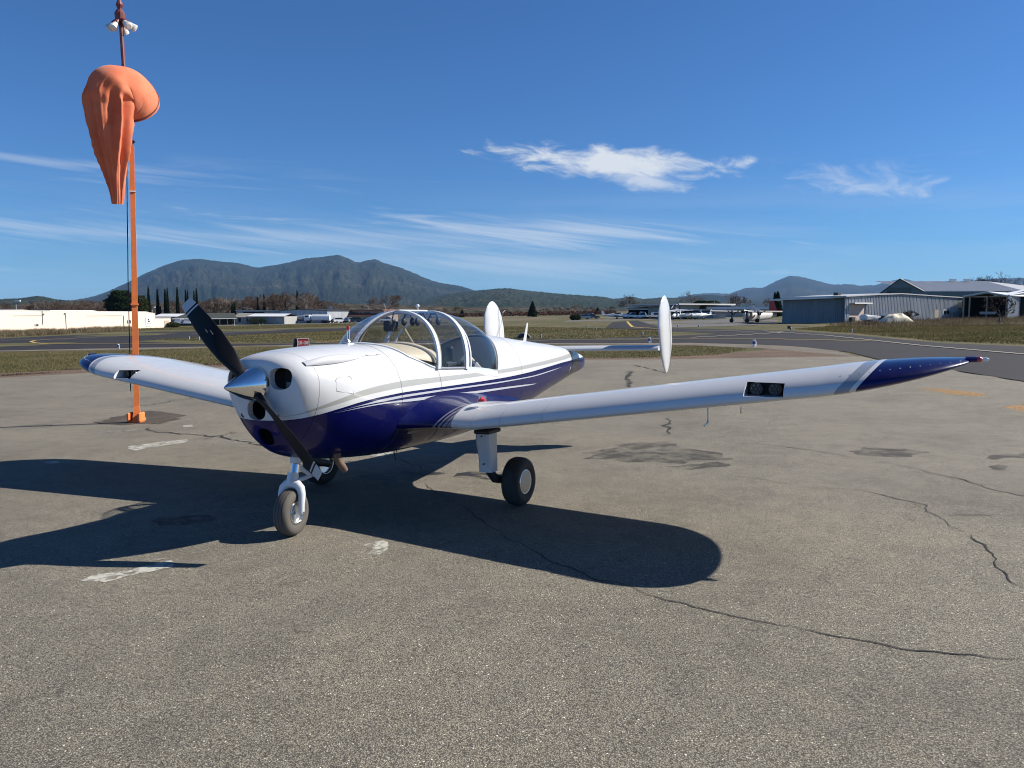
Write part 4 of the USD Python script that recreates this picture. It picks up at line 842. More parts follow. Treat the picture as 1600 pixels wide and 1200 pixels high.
for a in ((1483, 488, 1487.5, 499), (1488, 487, 1491.5, 499), (1492, 489, 1496, 498.5), (1496.3, 486, 1500.5, 498)): part(t, 'leaning_sheet', w.rect(*a, t=.25, y=-.5), 'blue_siding')
f = part(t, 'window', w.rect(1473, 484, 1483, 492, t=.12), 'trim_white')
for a in ((1474, 485, 1477.6, 491.2), (1478.6, 485, 1482, 491.2)): part(f, 'pane', w.rect(*a, t=.16), 'window_dark')
part(t, 'wall_box', w.rect(1495, 472.5, 1507, 481, t=.9), 'timber')
w = Wall(1503, 136, 1573, 131)
t = thing('open_shed', 'open-fronted shed with timber posts and low gabled roof at the right', 'shed', w.loc, w.rz)
zl, zp_, zr = w.z(1505, 463.4), w.z(1541, 456.6), w.z(1573, 462.2)
xa, xb, xc = w.x(1504), w.x(1541), w.x(1573.5)
part(t, 'roof', prism([(xa, zl), (xb, zp_), (xc, zr), (xc, zr + .12), (xb, zp_ + .12), (xa, zl + .12)], -.3, 30), 'white_roof')
part(t, 'gable_trim', prism([(xa, zl - .2), (xb, zp_ - .2), (xc, zr - .2), (xc, zr - .003), (xb, zp_ - .003), (xa, zl - .003)], -.34, -.14), 'timber')
for px in (1505, 1514, 1541, 1572): part(t, 'post', box(.22, .22, w.z(px, 463) + .2, (w.x(px), .15, w.z(px, 463) / 2 - .1)), 'timber')
part(t, 'beam', box(xc - xa - .3, .15, .22, ((xa + xc) / 2, .38, zl - .05)), 'timber')
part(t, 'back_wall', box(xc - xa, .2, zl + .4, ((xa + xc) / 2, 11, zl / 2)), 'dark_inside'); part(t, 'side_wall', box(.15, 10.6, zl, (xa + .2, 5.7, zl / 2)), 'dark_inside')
part(t, 'half_wall', w.rect(1531, 487, 1556, 491, t=.1), 'grey_siding')
w2 = Wall(1573.6, 131, 1640, 165)
t = thing('corrugated_hangar', 'tall corrugated hangar side at the right edge, beside the open shed', 'hangar', w2.loc, w2.rz)
top = lambda x: np.interp(x, [0, w2.x(1600), w2.L], [w2.z(1574, 462.0), w2.z(1600, 453.5), w2.z(1640, 449)])
part(t, 'wall', ribbed(.02, w2.L, top, -.4, 0, .42, .11, .42), 'galvanised')
part(t, 'roof', prism([(-.1, top(0) + .01), (w2.L, top(w2.L) + .01), (w2.L, top(w2.L) + .15), (-.1, top(0) + .15)], -.3, 2), 'white_roof')
w = Wall(1374, 185, 1440, 185)
t = thing('gabled_hangar', 'big hangar with green-grey gable and long white ribbed roof behind the metal hangars', 'hangar', w.loc, w.rz)
za, zb, zc, ze = w.z(1374, 459.0), w.z(1404, 436.2), w.z(1440, 455), -.5
xa, xb, xc = 0, w.x(1404), w.L; Lr = 62; sk = .85
def sh(x, y, z): return (x + y * sk, y, z)
part(t, 'gable_wall', trimesh.Trimesh([(xa, 0, ze), (xc, 0, ze), (xc, 0, zc), (xb, 0, zb), (xa, 0, za)], [(0, 1, 2), (0, 2, 3), (0, 3, 4)], process=False), 'gable_green')
part(t, 'gable_band', w.rect(1385, 449.5, 1422.5, 457.5, t=.06), 'gable_dark_green'); part(t, 'gable_vent', w.rect(1385.5, 455.6, 1391.5, 458.6, t=.2), 'trim_black')
n = 70; P = []
for k in range(n):
    for u in (0, .7, .75, .95):
        x_ = (w.x(1590) - xb) * (k + u) / n; up = .07 if u in (.75, .95) else 0
        P.append([(xb + x_, 13, zb + up), (xc + x_ * (w.x(1600) - xc) / (w.x(1590) - xb), 0, zc + up)])
part(t, 'roof', grid_mesh(np.array(P)), 'pale_roof')
part(t, 'roof', grid_mesh([[(w.x(1590), 13, zb), (w.x(1600), 0, zc)], [(w.x(1660), 13, w.z(1600, 445)), (w.x(1680), 0, zc)]]), 'pale_roof')
part(t, 'side_wall', grid_mesh([[(xc, .05, ze), (w.x(1680), .05, ze)], [(xc, .05, zc - .05), (w.x(1680), .05, zc - .05)]]), 'gable_green')
part(t, 'gable_trim', tube([(xa - .2, -.1, za), (xb, -.1, zb + .1), (xc + .2, -.1, zc)], .14, 4), 'trim_black')
for px in (1486, 1508): part(t, 'roof_vent', box(1.6, .6, .5, (w.x(px, 12), 12, zb + .3)), 'trim_white')

# things standing about in front of the right-hand hangars
def on(px, py):
    x, y = at(px, py); return np.array([x, y, float(terr(x, y))])
b = on(1400, 505.5)
rr = np.random.default_rng(3); q = np.stack(np.meshgrid(np.linspace(-2.3, 2.3, 30), np.linspace(-1.2, 1.2, 16), indexing='ij'), -1)
zz = 1.45 * np.clip(1 - (q[..., 0] / 2.3) ** 2, 0, 1) ** .7 * np.clip(1 - (q[..., 1] / 1.2) ** 2, 0, 1) ** .5 * (.7 + .6 * meshkit.fbm(np.stack([q[..., 0] * 1.2, q[..., 1] * 1.2, q[..., 0] * 0], -1), 4, 8))
solo('tarpaulin_heap', grid_mesh(np.concatenate([q, zz[..., None]], -1)), 'tarp', 'long heap under a cream tarpaulin in front of the ribbed hangar', 'heap', b, .1, smooth=30)
b = on(1361, 504)
t = thing('boat', 'white covered boat on a trailer left of the cream tarpaulin heap', 'boat', b, .5)
hull = []
for u in np.linspace(0, 1, 9):
    wd = .75 * (1 - .8 * max(0, u - .5) ** 1.3 * 2 ** .6); kz = .35 + .35 * u ** 2
    hull.append([(u * 3.6 - 1.8, s_ * wd, z_) for s_, z_ in ((-1, .95), (-.85, kz + .1), (0, kz - .08), (.85, kz + .1), (1, .95), (.5, 1.2 - .2 * u), (0, 1.28 - .25 * u), (-.5, 1.2 - .2 * u))])
part(t, 'hull', loft(hull), 'car_white', 30); part(t, 'trailer', cat(box(3.2, .08, .08, (0, .3, .28)), box(3.2, .08, .08, (0, -.3, .28))), 'pole_metal')
for s_ in (-.75, .75): part(t, 'wheel', cyl((-.4, s_ - .08, .28), (-.4, s_ + .08, .28), .28, 14), 'tyre')
b = on(1378, 503.5)
t = thing('crate', 'dark crate with an open white frame on top between boat and tarpaulin heap', 'crate', b)
part(t, 'crate_body', box(1.1, .9, 1.0, (0, 0, .5), bevel=.03), 'trim_black')
for a in ((-.5, 0), (.0, 0), (.5, 0)): part(t, 'frame_post', box(.07, .07, .75, (a[0], -.3, 1.39)), 'trim_white')
for z_ in (1.04, 1.78): part(t, 'frame_rail', box(1.1, .06, .07, (0, -.3, z_)), 'trim_white')
b = on(1368, 504.6); t = thing('refrigerator', 'small white box appliance beside the dark crate', 'appliance', b); part(t, 'cabinet', box(.55, .5, .75, (0, 0, .38), bevel=.03), 'car_white'); part(t, 'door', box(.52, .04, .68, (0, -.275, .39), bevel=.015), 'car_white')

# ------------------------------------------------------------------ vehicles
def wheel_mesh(r, w):
    prof = [(0, -w / 2), (r * .8, -w / 2), (r, -w * .3), (r, w * .3), (r * .8, w / 2), (0, w / 2)]
    m = trimesh.creation.revolve(prof, sections=18); m.apply_transform(trimesh.transformations.rotation_matrix(np.pi / 2, [1, 0, 0])); return m
def vehicle(label, kind, paint, loc, rz, group=None):
    """side outline lofted across the width, with glasshouse and wheels; x forward"""
    L, Wd = {'sedan': (4.5, 1.75), 'suv': (4.7, 1.85), 'van': (5.2, 1.95), 'pickup': (5.5, 1.95)}[kind]
    t = thing(kind if kind != 'suv' else 'parked_car', label, {'sedan': 'car', 'suv': 'car', 'van': 'van', 'pickup': 'pickup truck'}[kind], loc, rz, group)
    body = {'sedan': [(-2.2, .35), (-2.25, .75), (-2.1, .95), (-1.2, .98), (1.0, .92), (2.1, .80), (2.25, .6), (2.2, .32)], 'suv': [(-2.3, .4), (-2.35, .9), (-2.2, 1.05), (1.0, 1.02), (2.1, .92), (2.35, .7), (2.3, .38)],
            'van': [(-2.55, .4), (-2.6, 1.0), (-2.5, 1.15), (1.5, 1.1), (2.3, .95), (2.6, .7), (2.55, .38)], 'pickup': [(-2.7, .5), (-2.72, 1.0), (-.6, 1.02), (1.2, 1.06), (2.5, .98), (2.75, .75), (2.7, .45)]}[kind]
    cab = {'sedan': [(-1.6, .97), (-.9, 1.42), (.35, 1.44), (1.1, .93)], 'suv': [(-2.2, 1.04), (-1.9, 1.70), (.3, 1.74), (1.15, 1.02)], 'van': [(-2.5, 1.14), (-2.4, 2.0), (1.0, 2.02), (1.75, 1.09)], 'pickup': [(-.6, 1.03), (-.5, 1.72), (.7, 1.74), (1.4, 1.05)]}[kind]
    def slab(pr, w0, w1):
        zs = [p[1] for p in pr]; z0, z1 = min(zs), max(zs)
        m = prism(pr, -.5, .5); v = np.array(m.vertices); k = (v[:, 2] - z0) / (z1 - z0 + 1e-9); v[:, 1] *= w0 + (w1 - w0) * k; m.vertices = v; return m
    part(t, 'body', slab(body, Wd, Wd * .96), paint)
    part(t, 'cabin', slab(cab, Wd * .94, Wd * .72), paint)
    zz0 = min(p[1] for p in cab); zz1 = max(p[1] for p in cab); cx = np.mean([p[0] for p in cab])
    inner = [(cx + (p[0] - cx) * .93, zz0 + .06 + (p[1] - zz0) * .84) for p in cab]
    part(t, 'side_windows', slab(inner, Wd * .955, Wd * .76), 'window_dark')
    a, b_ = cab[-2], cab[-1]; c_, d_ = cab[0], cab[1]
    def glass(p, q, off):
        p, q = np.array(p), np.array(q); nrm = np.array([q[1] - p[1], -(q[0] - p[0])]); nrm = nrm / np.linalg.norm(nrm) * off
        p2, q2 = p + (q - p) * .1 + nrm, p + (q - p) * .9 + nrm
        return grid_mesh([[(p2[0], -Wd * .36, p2[1]), (p2[0], Wd * .36, p2[1])], [(q2[0], -Wd * .42, q2[1]), (q2[0], Wd * .42, q2[1])]])
    part(t, 'windshield', glass(a, b_, -.02 if a[0] > b_[0] else .02) if False else glass(a, b_, -.015), 'window_dark')
    if kind == 'pickup': part(t, 'cargo_bed', box(1.9, Wd * .8, .05, (-1.65, 0, 1.03)), 'trim_black')
    r = .33 if kind == 'sedan' else .37
    for x_ in (-L * .29, L * .31):
        for s_ in (-1, 1):
            m = wheel_mesh(r, .22); m.apply_translation([x_, s_ * (Wd / 2 - .10), r]); wpath = part(t, 'wheel', m, 'tyre', 30)
            part(wpath, 'hub', cyl((x_, s_ * (Wd / 2 - .0), r), (x_, s_ * (Wd / 2 + .02), r), r * .55, 12), 'hub')
    part(t, 'front_bumper', box(.12, Wd * .96, .2, (body[-1][0] + .04, 0, .45), bevel=.04), 'trim_black'); part(t, 'rear_bumper', box(.12, Wd * .96, .2, (body[0][0] - .04, 0, .48), bevel=.04), 'trim_black')
    return t
for px, py, kind, paint, rz, lab in ((281, 507.2, 'van', 'car_white', 1.7, 'white van leftmost under the green-roofed carport'), (288.5, 507.0, 'suv', 'car_silver', 1.65, 'silver car second from left under the carport'), (295, 506.8, 'van', 'car_white', 1.7, 'white van in the middle under the carport'),
                                     (303, 506.5, 'suv', 'car_white', 1.65, 'white car nearest the propeller under the carport'), (531, 504, 'suv', 'car_white', .6, 'white car parked alone left of the two-storey building'), (525, 503.2, 'sedan', 'car_dark', .3, 'dark car behind the lone white car'), (547, 504.2, 'suv', 'car_silver', 1.2, 'silver car in front of the two-storey building'), (560, 503.6, 'suv', 'car_dark', .2, 'dark car seen through the windshield arch'),
                                     (604, 502.5, 'pickup', 'car_white', .3, 'white pickup seen through the canopy'),
                                     (911, 499.0, 'sedan', 'car_silver', 3.3, 'silver car at the left of the far ramp'), (917, 497.6, 'suv', 'car_white', 3.0, 'white car close behind the silver one at the far ramp'), (925, 498.0, 'sedan', 'car_dark', .2, 'dark car third on the far ramp'),
                                     (990, 497.8, 'pickup', 'car_white', 3.1, 'white pickup leftmost before the dark hangar opening'), (983, 497.4, 'suv', 'car_blue', 2.9, 'blue car left of the pickups'), (1006, 498.2, 'pickup', 'car_white', 2.9, 'white pickup in front of the dark hangar opening, second from left'), (1013, 497.0, 'van', 'car_white', .3, 'tall white van among the pickups'), (1022, 498.0, 'pickup', 'car_white', .2, 'white pickup just left of the tail fin'), (1028, 497.4, 'sedan', 'car_silver', .2, 'silver car half hidden by the tail fin')):
    vehicle(lab, kind, paint, far(px, 229) if px < 310 else far(px, 246 - (px - 531) * .02) if px < 700 else on(px, py), rz)
b = far(484, 244)
t = thing('tanker_truck', 'long white fuel tanker truck in front of the tall corrugated hangar', 'truck', b, -.05)
def tank(x0, x1, r, z): return loft([[(x, math.cos(a) * r * k, z + math.sin(a) * r * k) for a in np.linspace(0, 2 * np.pi, 20)[:-1]] for x, k in ((x0, .8), (x0 + .12, 1), (x1 - .12, 1), (x1, .8))])
part(t, 'tank', tank(.7, 6.5, 1.05, 1.75), 'car_white', 30); part(t, 'front_tank', tank(-7.0, -1.9, .72, 1.75), 'car_silver', 30)
part(t, 'cab', box(1.9, 2.2, 1.9, (-.7, 0, 1.75), bevel=.2), 'car_white'); part(t, 'cab_window', box(1.0, 2.24, .6, (-.75, 0, 2.25), bevel=.05), 'window_dark')
part(t, 'frame', box(13.0, .9, .25, (-.3, 0, .85)), 'trim_black')
for x_ in (-5.8, -4.6, -.4, 4.4, 5.6):
    for s_ in (-1, 1): m = wheel_mesh(.5, .3); m.apply_translation([x_, s_ * .95, .5]); part(t, 'wheel', m, 'tyre', 30)
b = on(604, 506.5)

# ------------------------------------------------------------------ parked aircraft far off
def light_plane(label, loc, rz, body, tail, L=7.0, high=False, low_detail=False, prop=True):
    t = thing('parked_airplane', label, 'airplane', loc, rz)
    st = [(.5, .04, .9), (.48, .30, .92), (.30, .42, .98), (.12, .50, 1.06), (-.1, .45, 1.05), (-.3, .25, 1.05), (-.48, .08, 1.10), (-.5, .03, 1.1)]
    part(t, 'fuselage', loft([[(x * L, math.cos(a) * r, z + math.sin(a) * r * 1.1) for a in np.linspace(0, 2 * np.pi, 17)[:-1]] for x, r, z in st]), body, 40)
    part(t, 'cockpit_window', loft([[(x * L, math.cos(a) * r, z + math.sin(a) * r * .8) for a in np.linspace(0, 2 * np.pi, 13)[:-1]] for x, r, z in ((.20, .05, 1.45), (.14, .36, 1.50), (.02, .40, 1.52), (-.10, .10, 1.40))]), 'window_dark', 40)
    zw = 1.95 if high else .75
    for s_ in (-1, 1):
        part(t, 'wing', loft([[(L * .16, s_ * .3, zw), (L * .10, s_ * .3, zw + .12), (-L * .06, s_ * .3, zw + .02), (L * .08, s_ * .3, zw - .06)], [(L * .13, s_ * L * .62, zw + .35), (L * .09, s_ * L * .62, zw + .42), (-L * .03, s_ * L * .62, zw + .36), (L * .07, s_ * L * .62, zw + .32)]]), body)
        part(t, 'tailplane', loft([[(-L * .40, s_ * .05, 1.15), (-L * .44, s_ * .05, 1.21), (-L * .51, s_ * .05, 1.15), (-L * .45, s_ * .05, 1.11)], [(-L * .43, s_ * 1.4, 1.15), (-L * .46, s_ * 1.4, 1.18), (-L * .51, s_ * 1.4, 1.15), (-L * .46, s_ * 1.4, 1.13)]]), tail)
    part(t, 'fin', prism([(-L * .38, 1.2), (-L * .46, 2.35), (-L * .51, 2.4), (-L * .50, 1.1)], -.05, .05), tail)
    if prop:
        part(t, 'propeller', cat(box(.05, .14, 1.8, (L * .505, 0, .92), bevel=.02)), 'trim_black'); part(t, 'spinner', tube([(L * .5, 0, .92), (L * .53, 0, .92), (L * .55, 0, .92)], [.16, .12, .02], 10), 'pole_metal')
    for x_, s_ in ((.32, 0), (.02, 1), (.02, -1)):
        m = wheel_mesh(.22, .14); m.apply_translation([x_ * L, s_ * 1.1, .22]); wp = part(t, 'wheel', m, 'tyre', 30)
        part(wp, 'gear_leg', cyl((x_ * L, s_ * 1.05, .2), (x_ * L, s_ * .7, .8), .05, 6), body)
    return t
light_plane('red and white light plane parked before the cream hangar', on(72, 514.5), 3.05, 'plane_red', 'plane_dark', 8.0)
light_plane('white light plane with dark tail cut by the left edge', on(-6, 517), 2.9, 'plane_white', 'plane_dark', 8.0)
light_plane('small white jet with upswept tail parked left of the dark hangar opening', on(963, 498.2), -.25, 'plane_white', 'plane_white', 8.5, prop=False)
light_plane('white high-wing plane parked right of the tail fin', on(1057, 499.4), 4.2, 'plane_white', 'plane_white', 6.5, True)
light_plane('pale plane before the blue-grey shed wall', on(1096, 499.2), 3.6, 'plane_white', 'plane_white', 6.0)
light_plane('small white plane under the shed roof edge left of the blue-grey wall', on(1077, 499.0), 3.2, 'plane_white', 'plane_white', 6.0)
# the old twin-engined cargo aircraft
b = on(1168, 504.0); D = b[1]; k = D / FPX
t = thing('cargo_airplane', 'derelict white twin-engined cargo plane with tall red tail beside shaded hangar', 'airplane', b, -.18)
X = lambda px: (px - 1168) * k; Z = lambda py: (504.5 - py) * k
def blob(pts, n=18): return loft([[(x, y + math.cos(a) * ry, z + math.sin(a) * rz_) for a in np.linspace(0, 2 * np.pi, n + 1)[:-1]] for x, y, z, ry, rz_ in pts])
part(t, 'fuselage', blob([(X(1163), -2.4, Z(495.0), .12, .15), (X(1162.5), -2.2, Z(495), .75, .65), (X(1161), -1.5, Z(494.3), 1.1, .92), (X(1162), -.4, Z(493.6), 1.25, 1.05), (X(1172), 1.8, Z(494.2), 1.1, .95), (X(1188), 4.2, Z(494.5), 1.05, .9), (X(1206), 6.5, Z(494), .85, .7), (X(1222), 8.5, Z(492.5), .4, .4)]), 'old_white', 40)
part(t, 'cockpit_window', box(1.3, .9, .38, (X(1161.5), -1.5, Z(487.9)), bevel=.12), 'window_dark')
part(t, 'nose_cone', blob([(X(1168.5), -2.0, Z(492.5), .1, .1), (X(1167.5), -1.8, Z(492.5), .42, .42), (X(1165), -1.0, Z(492.2), .5, .5)]), 'plane_white', 40)
part(t, 'wing', loft([[(X(p), y0, Z(q) + .10), (X(p) + .0, y0 + .4, Z(q) + .22), (X(p), y0 + 2.2, Z(q) + .05), (X(p), y0 + .6, Z(q) - .10)] for p, y0, q in ((1113, -.3, 487.6), (1143, -.5, 488.2), (1170, -.6, 488.4), (1190, -.4, 488.2), (1232, .2, 488.6))]), 'old_white', 40)
for p in (1144, 1183):
    nac = part(t, 'engine_nacelle', blob([(X(p), -1.9, Z(491.0), .45, .45), (X(p), -1.75, Z(491), .80, .80), (X(p), -1.2, Z(490.8), .86, .86), (X(p) + .2, .4, Z(490.2), .5, .5), (X(p) + .4, 2.2, Z(489.5), .2, .2)]), 'old_white', 40)
    part(nac, 'cowl_opening', cyl((X(p), -1.93, Z(491)), (X(p), -1.91, Z(491)), .30, 18), 'trim_black')
    for j in range(3):
        a = .5 + j * 2.094
        part(nac, 'propeller_blade', tube([(X(p), -2.0, Z(491)), (X(p) + math.cos(a) * .6, -2.0, Z(491) + math.sin(a) * .6), (X(p) + math.cos(a) * 1.15, -2.0, Z(491) + math.sin(a) * 1.15)], [.06, .10, .05], 6), 'trim_black')
part(t, 'red_fin', prism([(X(1209), Z(490)), (X(1209.5), Z(470)), (X(1216), Z(469.6)), (X(1221.5), Z(486)), (X(1222), Z(490))], 7.6, 7.9), 'faded_red')
part(t, 'tailplane', box(5.4, 1.6, .14, (X(1214), 8.0, Z(486.5)), bevel=.05), 'faded_red')
part(t, 'white_fin', prism([(X(1176), Z(486.6)), (X(1176.5), Z(477.8)), (X(1181), Z(477.6)), (X(1194), Z(486.4))], 4.6, 4.8), 'old_white')
for p, y_ in ((1144, .2), (1183, .6), (1166, -1.2)):
    m = wheel_mesh(.36, .24); m.apply_translation([X(p), y_, .36]); wp = part(t, 'wheel', m, 'tyre', 30); part(wp, 'gear_leg', cyl((X(p), y_, .36), (X(p), y_, 1.3), .07, 8), 'trim_black')
part(t, 'red_stripe', box(5.2, .04, .18, (X(1200), 3.05, Z(488.2))), 'faded_red')

# ------------------------------------------------------------------ airfield furniture
b = on(472, 544)
t = thing('runway_sign', 'red runway sign reading 10-28 with black side, seen over the nose cowling', 'sign', b, .42)
sx, sz = .72, .62
part(t, 'side_case', prism([(-.62, .08), (-.55, .70), (-.372, .70), (-.372, .06)], -.30, .10), 'sign_black')
fr = part(t, 'face_panel', prism([(-.37, .06), (-.40, .72), (.44, .72), (.44, .06)], -.34, -.30), 'sign_red'); 
part(t, 'case', prism([(-.37, .06), (-.40, .72), (.44, .72), (.44, .06)], -.298, .05), 'sign_black')
for a in ((.84, .035, .02, .70), (.81, .035, .035, .078)): part(fr, 'frame_edge', box(a[0], .02, a[1], (a[2], -.352, a[3])), 'sign_letter')
for x_ in (-.375, .425): part(fr, 'frame_edge', box(.03, .02, .58, (x_, -.352, .39)), 'sign_letter')
tm = meshkit.text_mesh('10-28', .30, .012, True); tm.vertices = tm.vertices - [*(tm.bounds.mean(0)[:2]), 0]; s_ = .68 / (tm.bounds[1, 0] - tm.bounds[0, 0]); v = np.array(tm.vertices); tm.vertices = np.stack([v[:, 0] * s_ + .025, -.342 - v[:, 2], v[:, 1] * s_ * 1.25 + .39], 1)
part(fr, 'lettering', tm, 'sign_letter')
for x_ in (-.3, .35): part(t, 'leg', cyl((x_, -.15, -.1), (x_, -.15, .1), .03, 8), 'pole_metal')
marker_src = None
for i, (px, py, lab) in enumerate(((185, 545, 'blue and white edge marker left of the orange pole'), (1014.5, 535.8, 'blue and white edge marker just left of the port tail fin'), (1178, 541.5, 'blue and white edge marker above the right wing on the gravel'))):
    b = on(px, py)
    if i == 0:
        t = marker_src = thing('taxiway_marker', lab, 'marker', b, 0, 'blue and white taxiway edge markers')
        part(t, 'post', cyl((0, 0, -.1), (0, 0, .14), .075, 14), 'marker_white'); part(t, 'blue_band', cyl((0, 0, .14), (0, 0, .30), .078, 14), 'marker_blue'); part(t, 'cap', cyl((0, 0, .30), (0, 0, .38), .075, 14), 'marker_white'); part(t, 'side_strip', box(.05, .05, .26, (.085, -.05, .15)), 'marker_white')
    else: copy_of(marker_src, lab, b, .3 * i)
post_src = None
posts = [(366, 509.5, 'white marker post by the shrubs right of the propeller'), (405, 508.3, 'white marker post before the large dark bush, left of a pair'), (410.5, 508.3, 'white marker post before the large dark bush, right of a pair'), (845.5, 528, 'white marker post behind the fuselage spine'), (931.5, 515, 'white marker post in the field left of the cross taxiway'), (1004, 524, 'white marker post left of the port tail fin, in the grass'), (1059.5, 511, 'dark-sided marker post right of the tail fin'), (1092, 511.5, 'marker post on the verge below the cargo plane'), (1236, 516.5, 'dark marker post at the corner of the shaded hangar'), (1331, 519.5, 'black and white marker post on the grass below the pink door'), (311, 531, 'small marker stake left of the propeller on the island of grass'), (295.5, 530.5, 'smaller marker stake left of the propeller on the island of grass'), (1449, 498.5, 'small white stake before the ribbed hangar'), (1511, 498, 'small white stake before the open shed'), (918, 512, 'low dark marker box in the field beyond the tail')]
for i, (px, py, lab) in enumerate(posts):
    b = on(px, py)
    if i == 0:
        t = post_src = thing('marker_post', lab, 'marker post', b, 0)
        part(t, 'post', box(.13, .08, .46, (.03, 0, .21), bevel=.02), 'marker_white'); part(t, 'dark_side', box(.12, .07, .26, (-.09, .02, .20), bevel=.02), 'trim_black')
    else: copy_of(post_src, lab, b, 0, min(1.0, .55 + b[1] / 400))
b = on(818, 528.5); t = thing('culvert', 'dark arched culvert mouth behind the fuselage spine', 'culvert', b)
part(t, 'mouth', prism([(math.cos(a) * .55, math.sin(a) * .42) for a in np.linspace(0, np.pi, 14)], -.1, 1.2), 'trim_black'); part(t, 'rim', tube([(math.cos(a) * .6, -.1, math.sin(a) * .47) for a in np.linspace(0, np.pi, 14)], .06, 6), 'concrete')
b = on(1247, 513.5); t = thing('plank_ramp', 'pale plank lying on the grass in front of the shaded hangar', 'plank', b, -.55)
part(t, 'plank', box(2.6, .3, .06, (0, 0, .30), bevel=.01), 'timber'); part(t, 'block', box(.3, .3, .3, (-1.0, 0, .13)), 'trim_black')

# ------------------------------------------------------------------ the windsock mast
simple('mast_orange', (.90, .23, .055), .55, vary=.12, scale=9)
simple('mast_dark_red', (.16, .030, .028), .5, vary=.1, scale=9)
simple('lamp_glass', (.75, .75, .71), .2)
mp = at(214, 660); mb = np.array([mp[0], mp[1], float(terr(*mp))])
lean = np.array([.027, 0, 1.0])
t = thing('windsock_mast', 'tall orange windsock mast with floodlights on its thin top pipe, behind the left wing', 'mast', mb, 0.0)
ca_, sa_ = math.cos(.42), math.sin(.42)
def sq(z0, z1, w0, w1): return loft([[(w * (cx_ * ca_ - cy_ * sa_) + dx, w * (cx_ * sa_ + cy_ * ca_), z) for cx_, cy_ in ((-.5, -.5), (.5, -.5), (.5, .5), (-.5, .5))] for z, w, dx in ((z0, w0, lean[0] * z0), (z1, w1, lean[0] * z1))])
part(t, 'lower_column', sq(.05, 1.06, .085, .080), 'mast_orange'); part(t, 'upper_column', sq(1.08, 4.72, .098, .068), 'mast_orange')
part(t, 'column_flare', sq(.03, .30, .145, .086), 'mast_orange')
part(t, 'collar', box(.16, .13, .016, (.04, -.01, 1.07)), 'mast_orange')
bp = part(t, 'base_plate', box(.21, .19, .03, (0, 0, .02), bevel=.008), 'mast_orange')
for x_ in (-.095, .095): part(bp, 'hinge_lug', box(.05, .20, .16, (x_, -.03, .10), bevel=.015), 'mast_orange')
for x_ in (-.10, .10):
    for y_ in (-.10, .10): part(bp, 'bolt', cyl((x_, y_, .03), (x_, y_, .075), .014, 8), 'pole_metal')
part(t, 'pipe', tube([(.115, .02, 4.5), (.045, .02, 5.9), (.02, .02, 7.15)], .032, 10), 'mast_dark_red')
part(t, 'halyard', tube([(-.075, -.02, .55), (-.03, -.02, 2.5), (.045, -.02, 4.6)], .008, 5), 'trim_black')
part(t, 'clamp', box(.10, .10, .02, (.107, 0, 3.95), .42), 'trim_white'); part(t, 'clamp', box(.12, .12, .03, (.055, 0, 2.05), .42), 'mast_orange'); part(t, 'shackle', cyl((.14, -.05, 4.74), (.20, -.05, 4.78), .025, 8), 'trim_black')
part(t, 'junction_box', box(.035, .08, .06, (-.04, -.04, 1.75), bevel=.005), 'trim_white')
part(t, 'lamp_head', tube([((.02), .02, 6.72), ((.02), .02, 6.86), ((.02), .02, 6.92)], [.075, .085, .05], 12), 'mast_dark_red')
part(t, 'finial', tube([((.02), .02, 6.92), (.02, .02, 7.0), (.02, .02, 7.06)], [.03, .06, .035], 10), 'mast_dark_red')
for k_, (a, sp_) in enumerate(((3.0, .8), (-1.9, .45), (-.5, .75), (.35, .9), (1.7, .7))):
    d = np.array([math.cos(a) * sp_, math.sin(a) * sp_, -.62]); d /= np.linalg.norm(d); o = np.array([(.02), .02, 6.80])
    L_ = part(t, 'floodlight', tube([o + d * .05, o + d * .13, o + d * .15], [.035, .045, .05], 10), 'mast_dark_red')
    part(L_, 'bulb', tube([o + d * .15, o + d * .20, o + d * .27, o + d * .285], [.04, .05, .068, .04], 12), 'lamp_glass')
# the sock: a cloth cone on a hoop, hanging slack
def cloth(name, c0, c1):
    n = {'tc': ('texture_coordinate', {}), 'n': ('noise_texture', {'scale': 3.0, 'detail': 5}), 'r': ('rgb_ramp', {'ramp': [(.3, dim(c0)), (.7, dim(c1))]}), 'd': ('principled_bsdf', {'roughness': .85, 'sheen_weight': .15}), 't': ('translucent_bsdf', {}), 'm': ('mix_closure', {'fac': .20}),
         'f': ('noise_texture', {'scale': 160.0, 'detail': 2}), 'b': ('bump', {'strength': .15, 'distance': .004})}
    MAT[name] = usdkit.material(stage, '/World/Looks/' + name, n, [('tc.object', 'n.vector'), ('tc.object', 'f.vector'), ('f.fac', 'b.height'), ('b.normal', 'd.normal'), ('n.fac', 'r.fac'), ('r.color', 'd.base_color'), ('r.color', 't.color'), ('d.BSDF', 'm.closure1'), ('t.BSDF', 'm.closure2')], surface='m.closure')
cloth('sock_orange', (.80, .185, .075), (.95, .285, .135))
def mast_pt(px, py, y): r = ray(px, py); return np.array([0, 0, EYE]) + r * (y / r[1]) - mb
cl = [(208, 164, 13.50), (202, 153, 13.36), (192, 144, 13.18), (179, 144, 13.04), (172, 156, 12.95), (173, 190, 12.90), (176, 225, 12.90), (179, 262, 12.93), (182.5, 300, 12.96), (183.5, 319, 12.98)]
C = np.array([mast_pt(*c) for c in cl]); s0 = np.r_[0, np.cumsum(np.linalg.norm(np.diff(C, axis=0), axis=1))]
ss = np.linspace(0, s0[-1], 110); C = np.stack([PchipInterpolator(s0, C[:, k])(ss) for k in range(3)], 1)
u = ss / ss[-1]
rad = PchipInterpolator([0, .06, .14, .22, .30, .45, .62, .82, 1.0], [.43, .425, .41, .39, .365, .325, .255, .145, .085])(u)
T = np.gradient(C, axis=0); T /= np.linalg.norm(T, axis=1, keepdims=True)
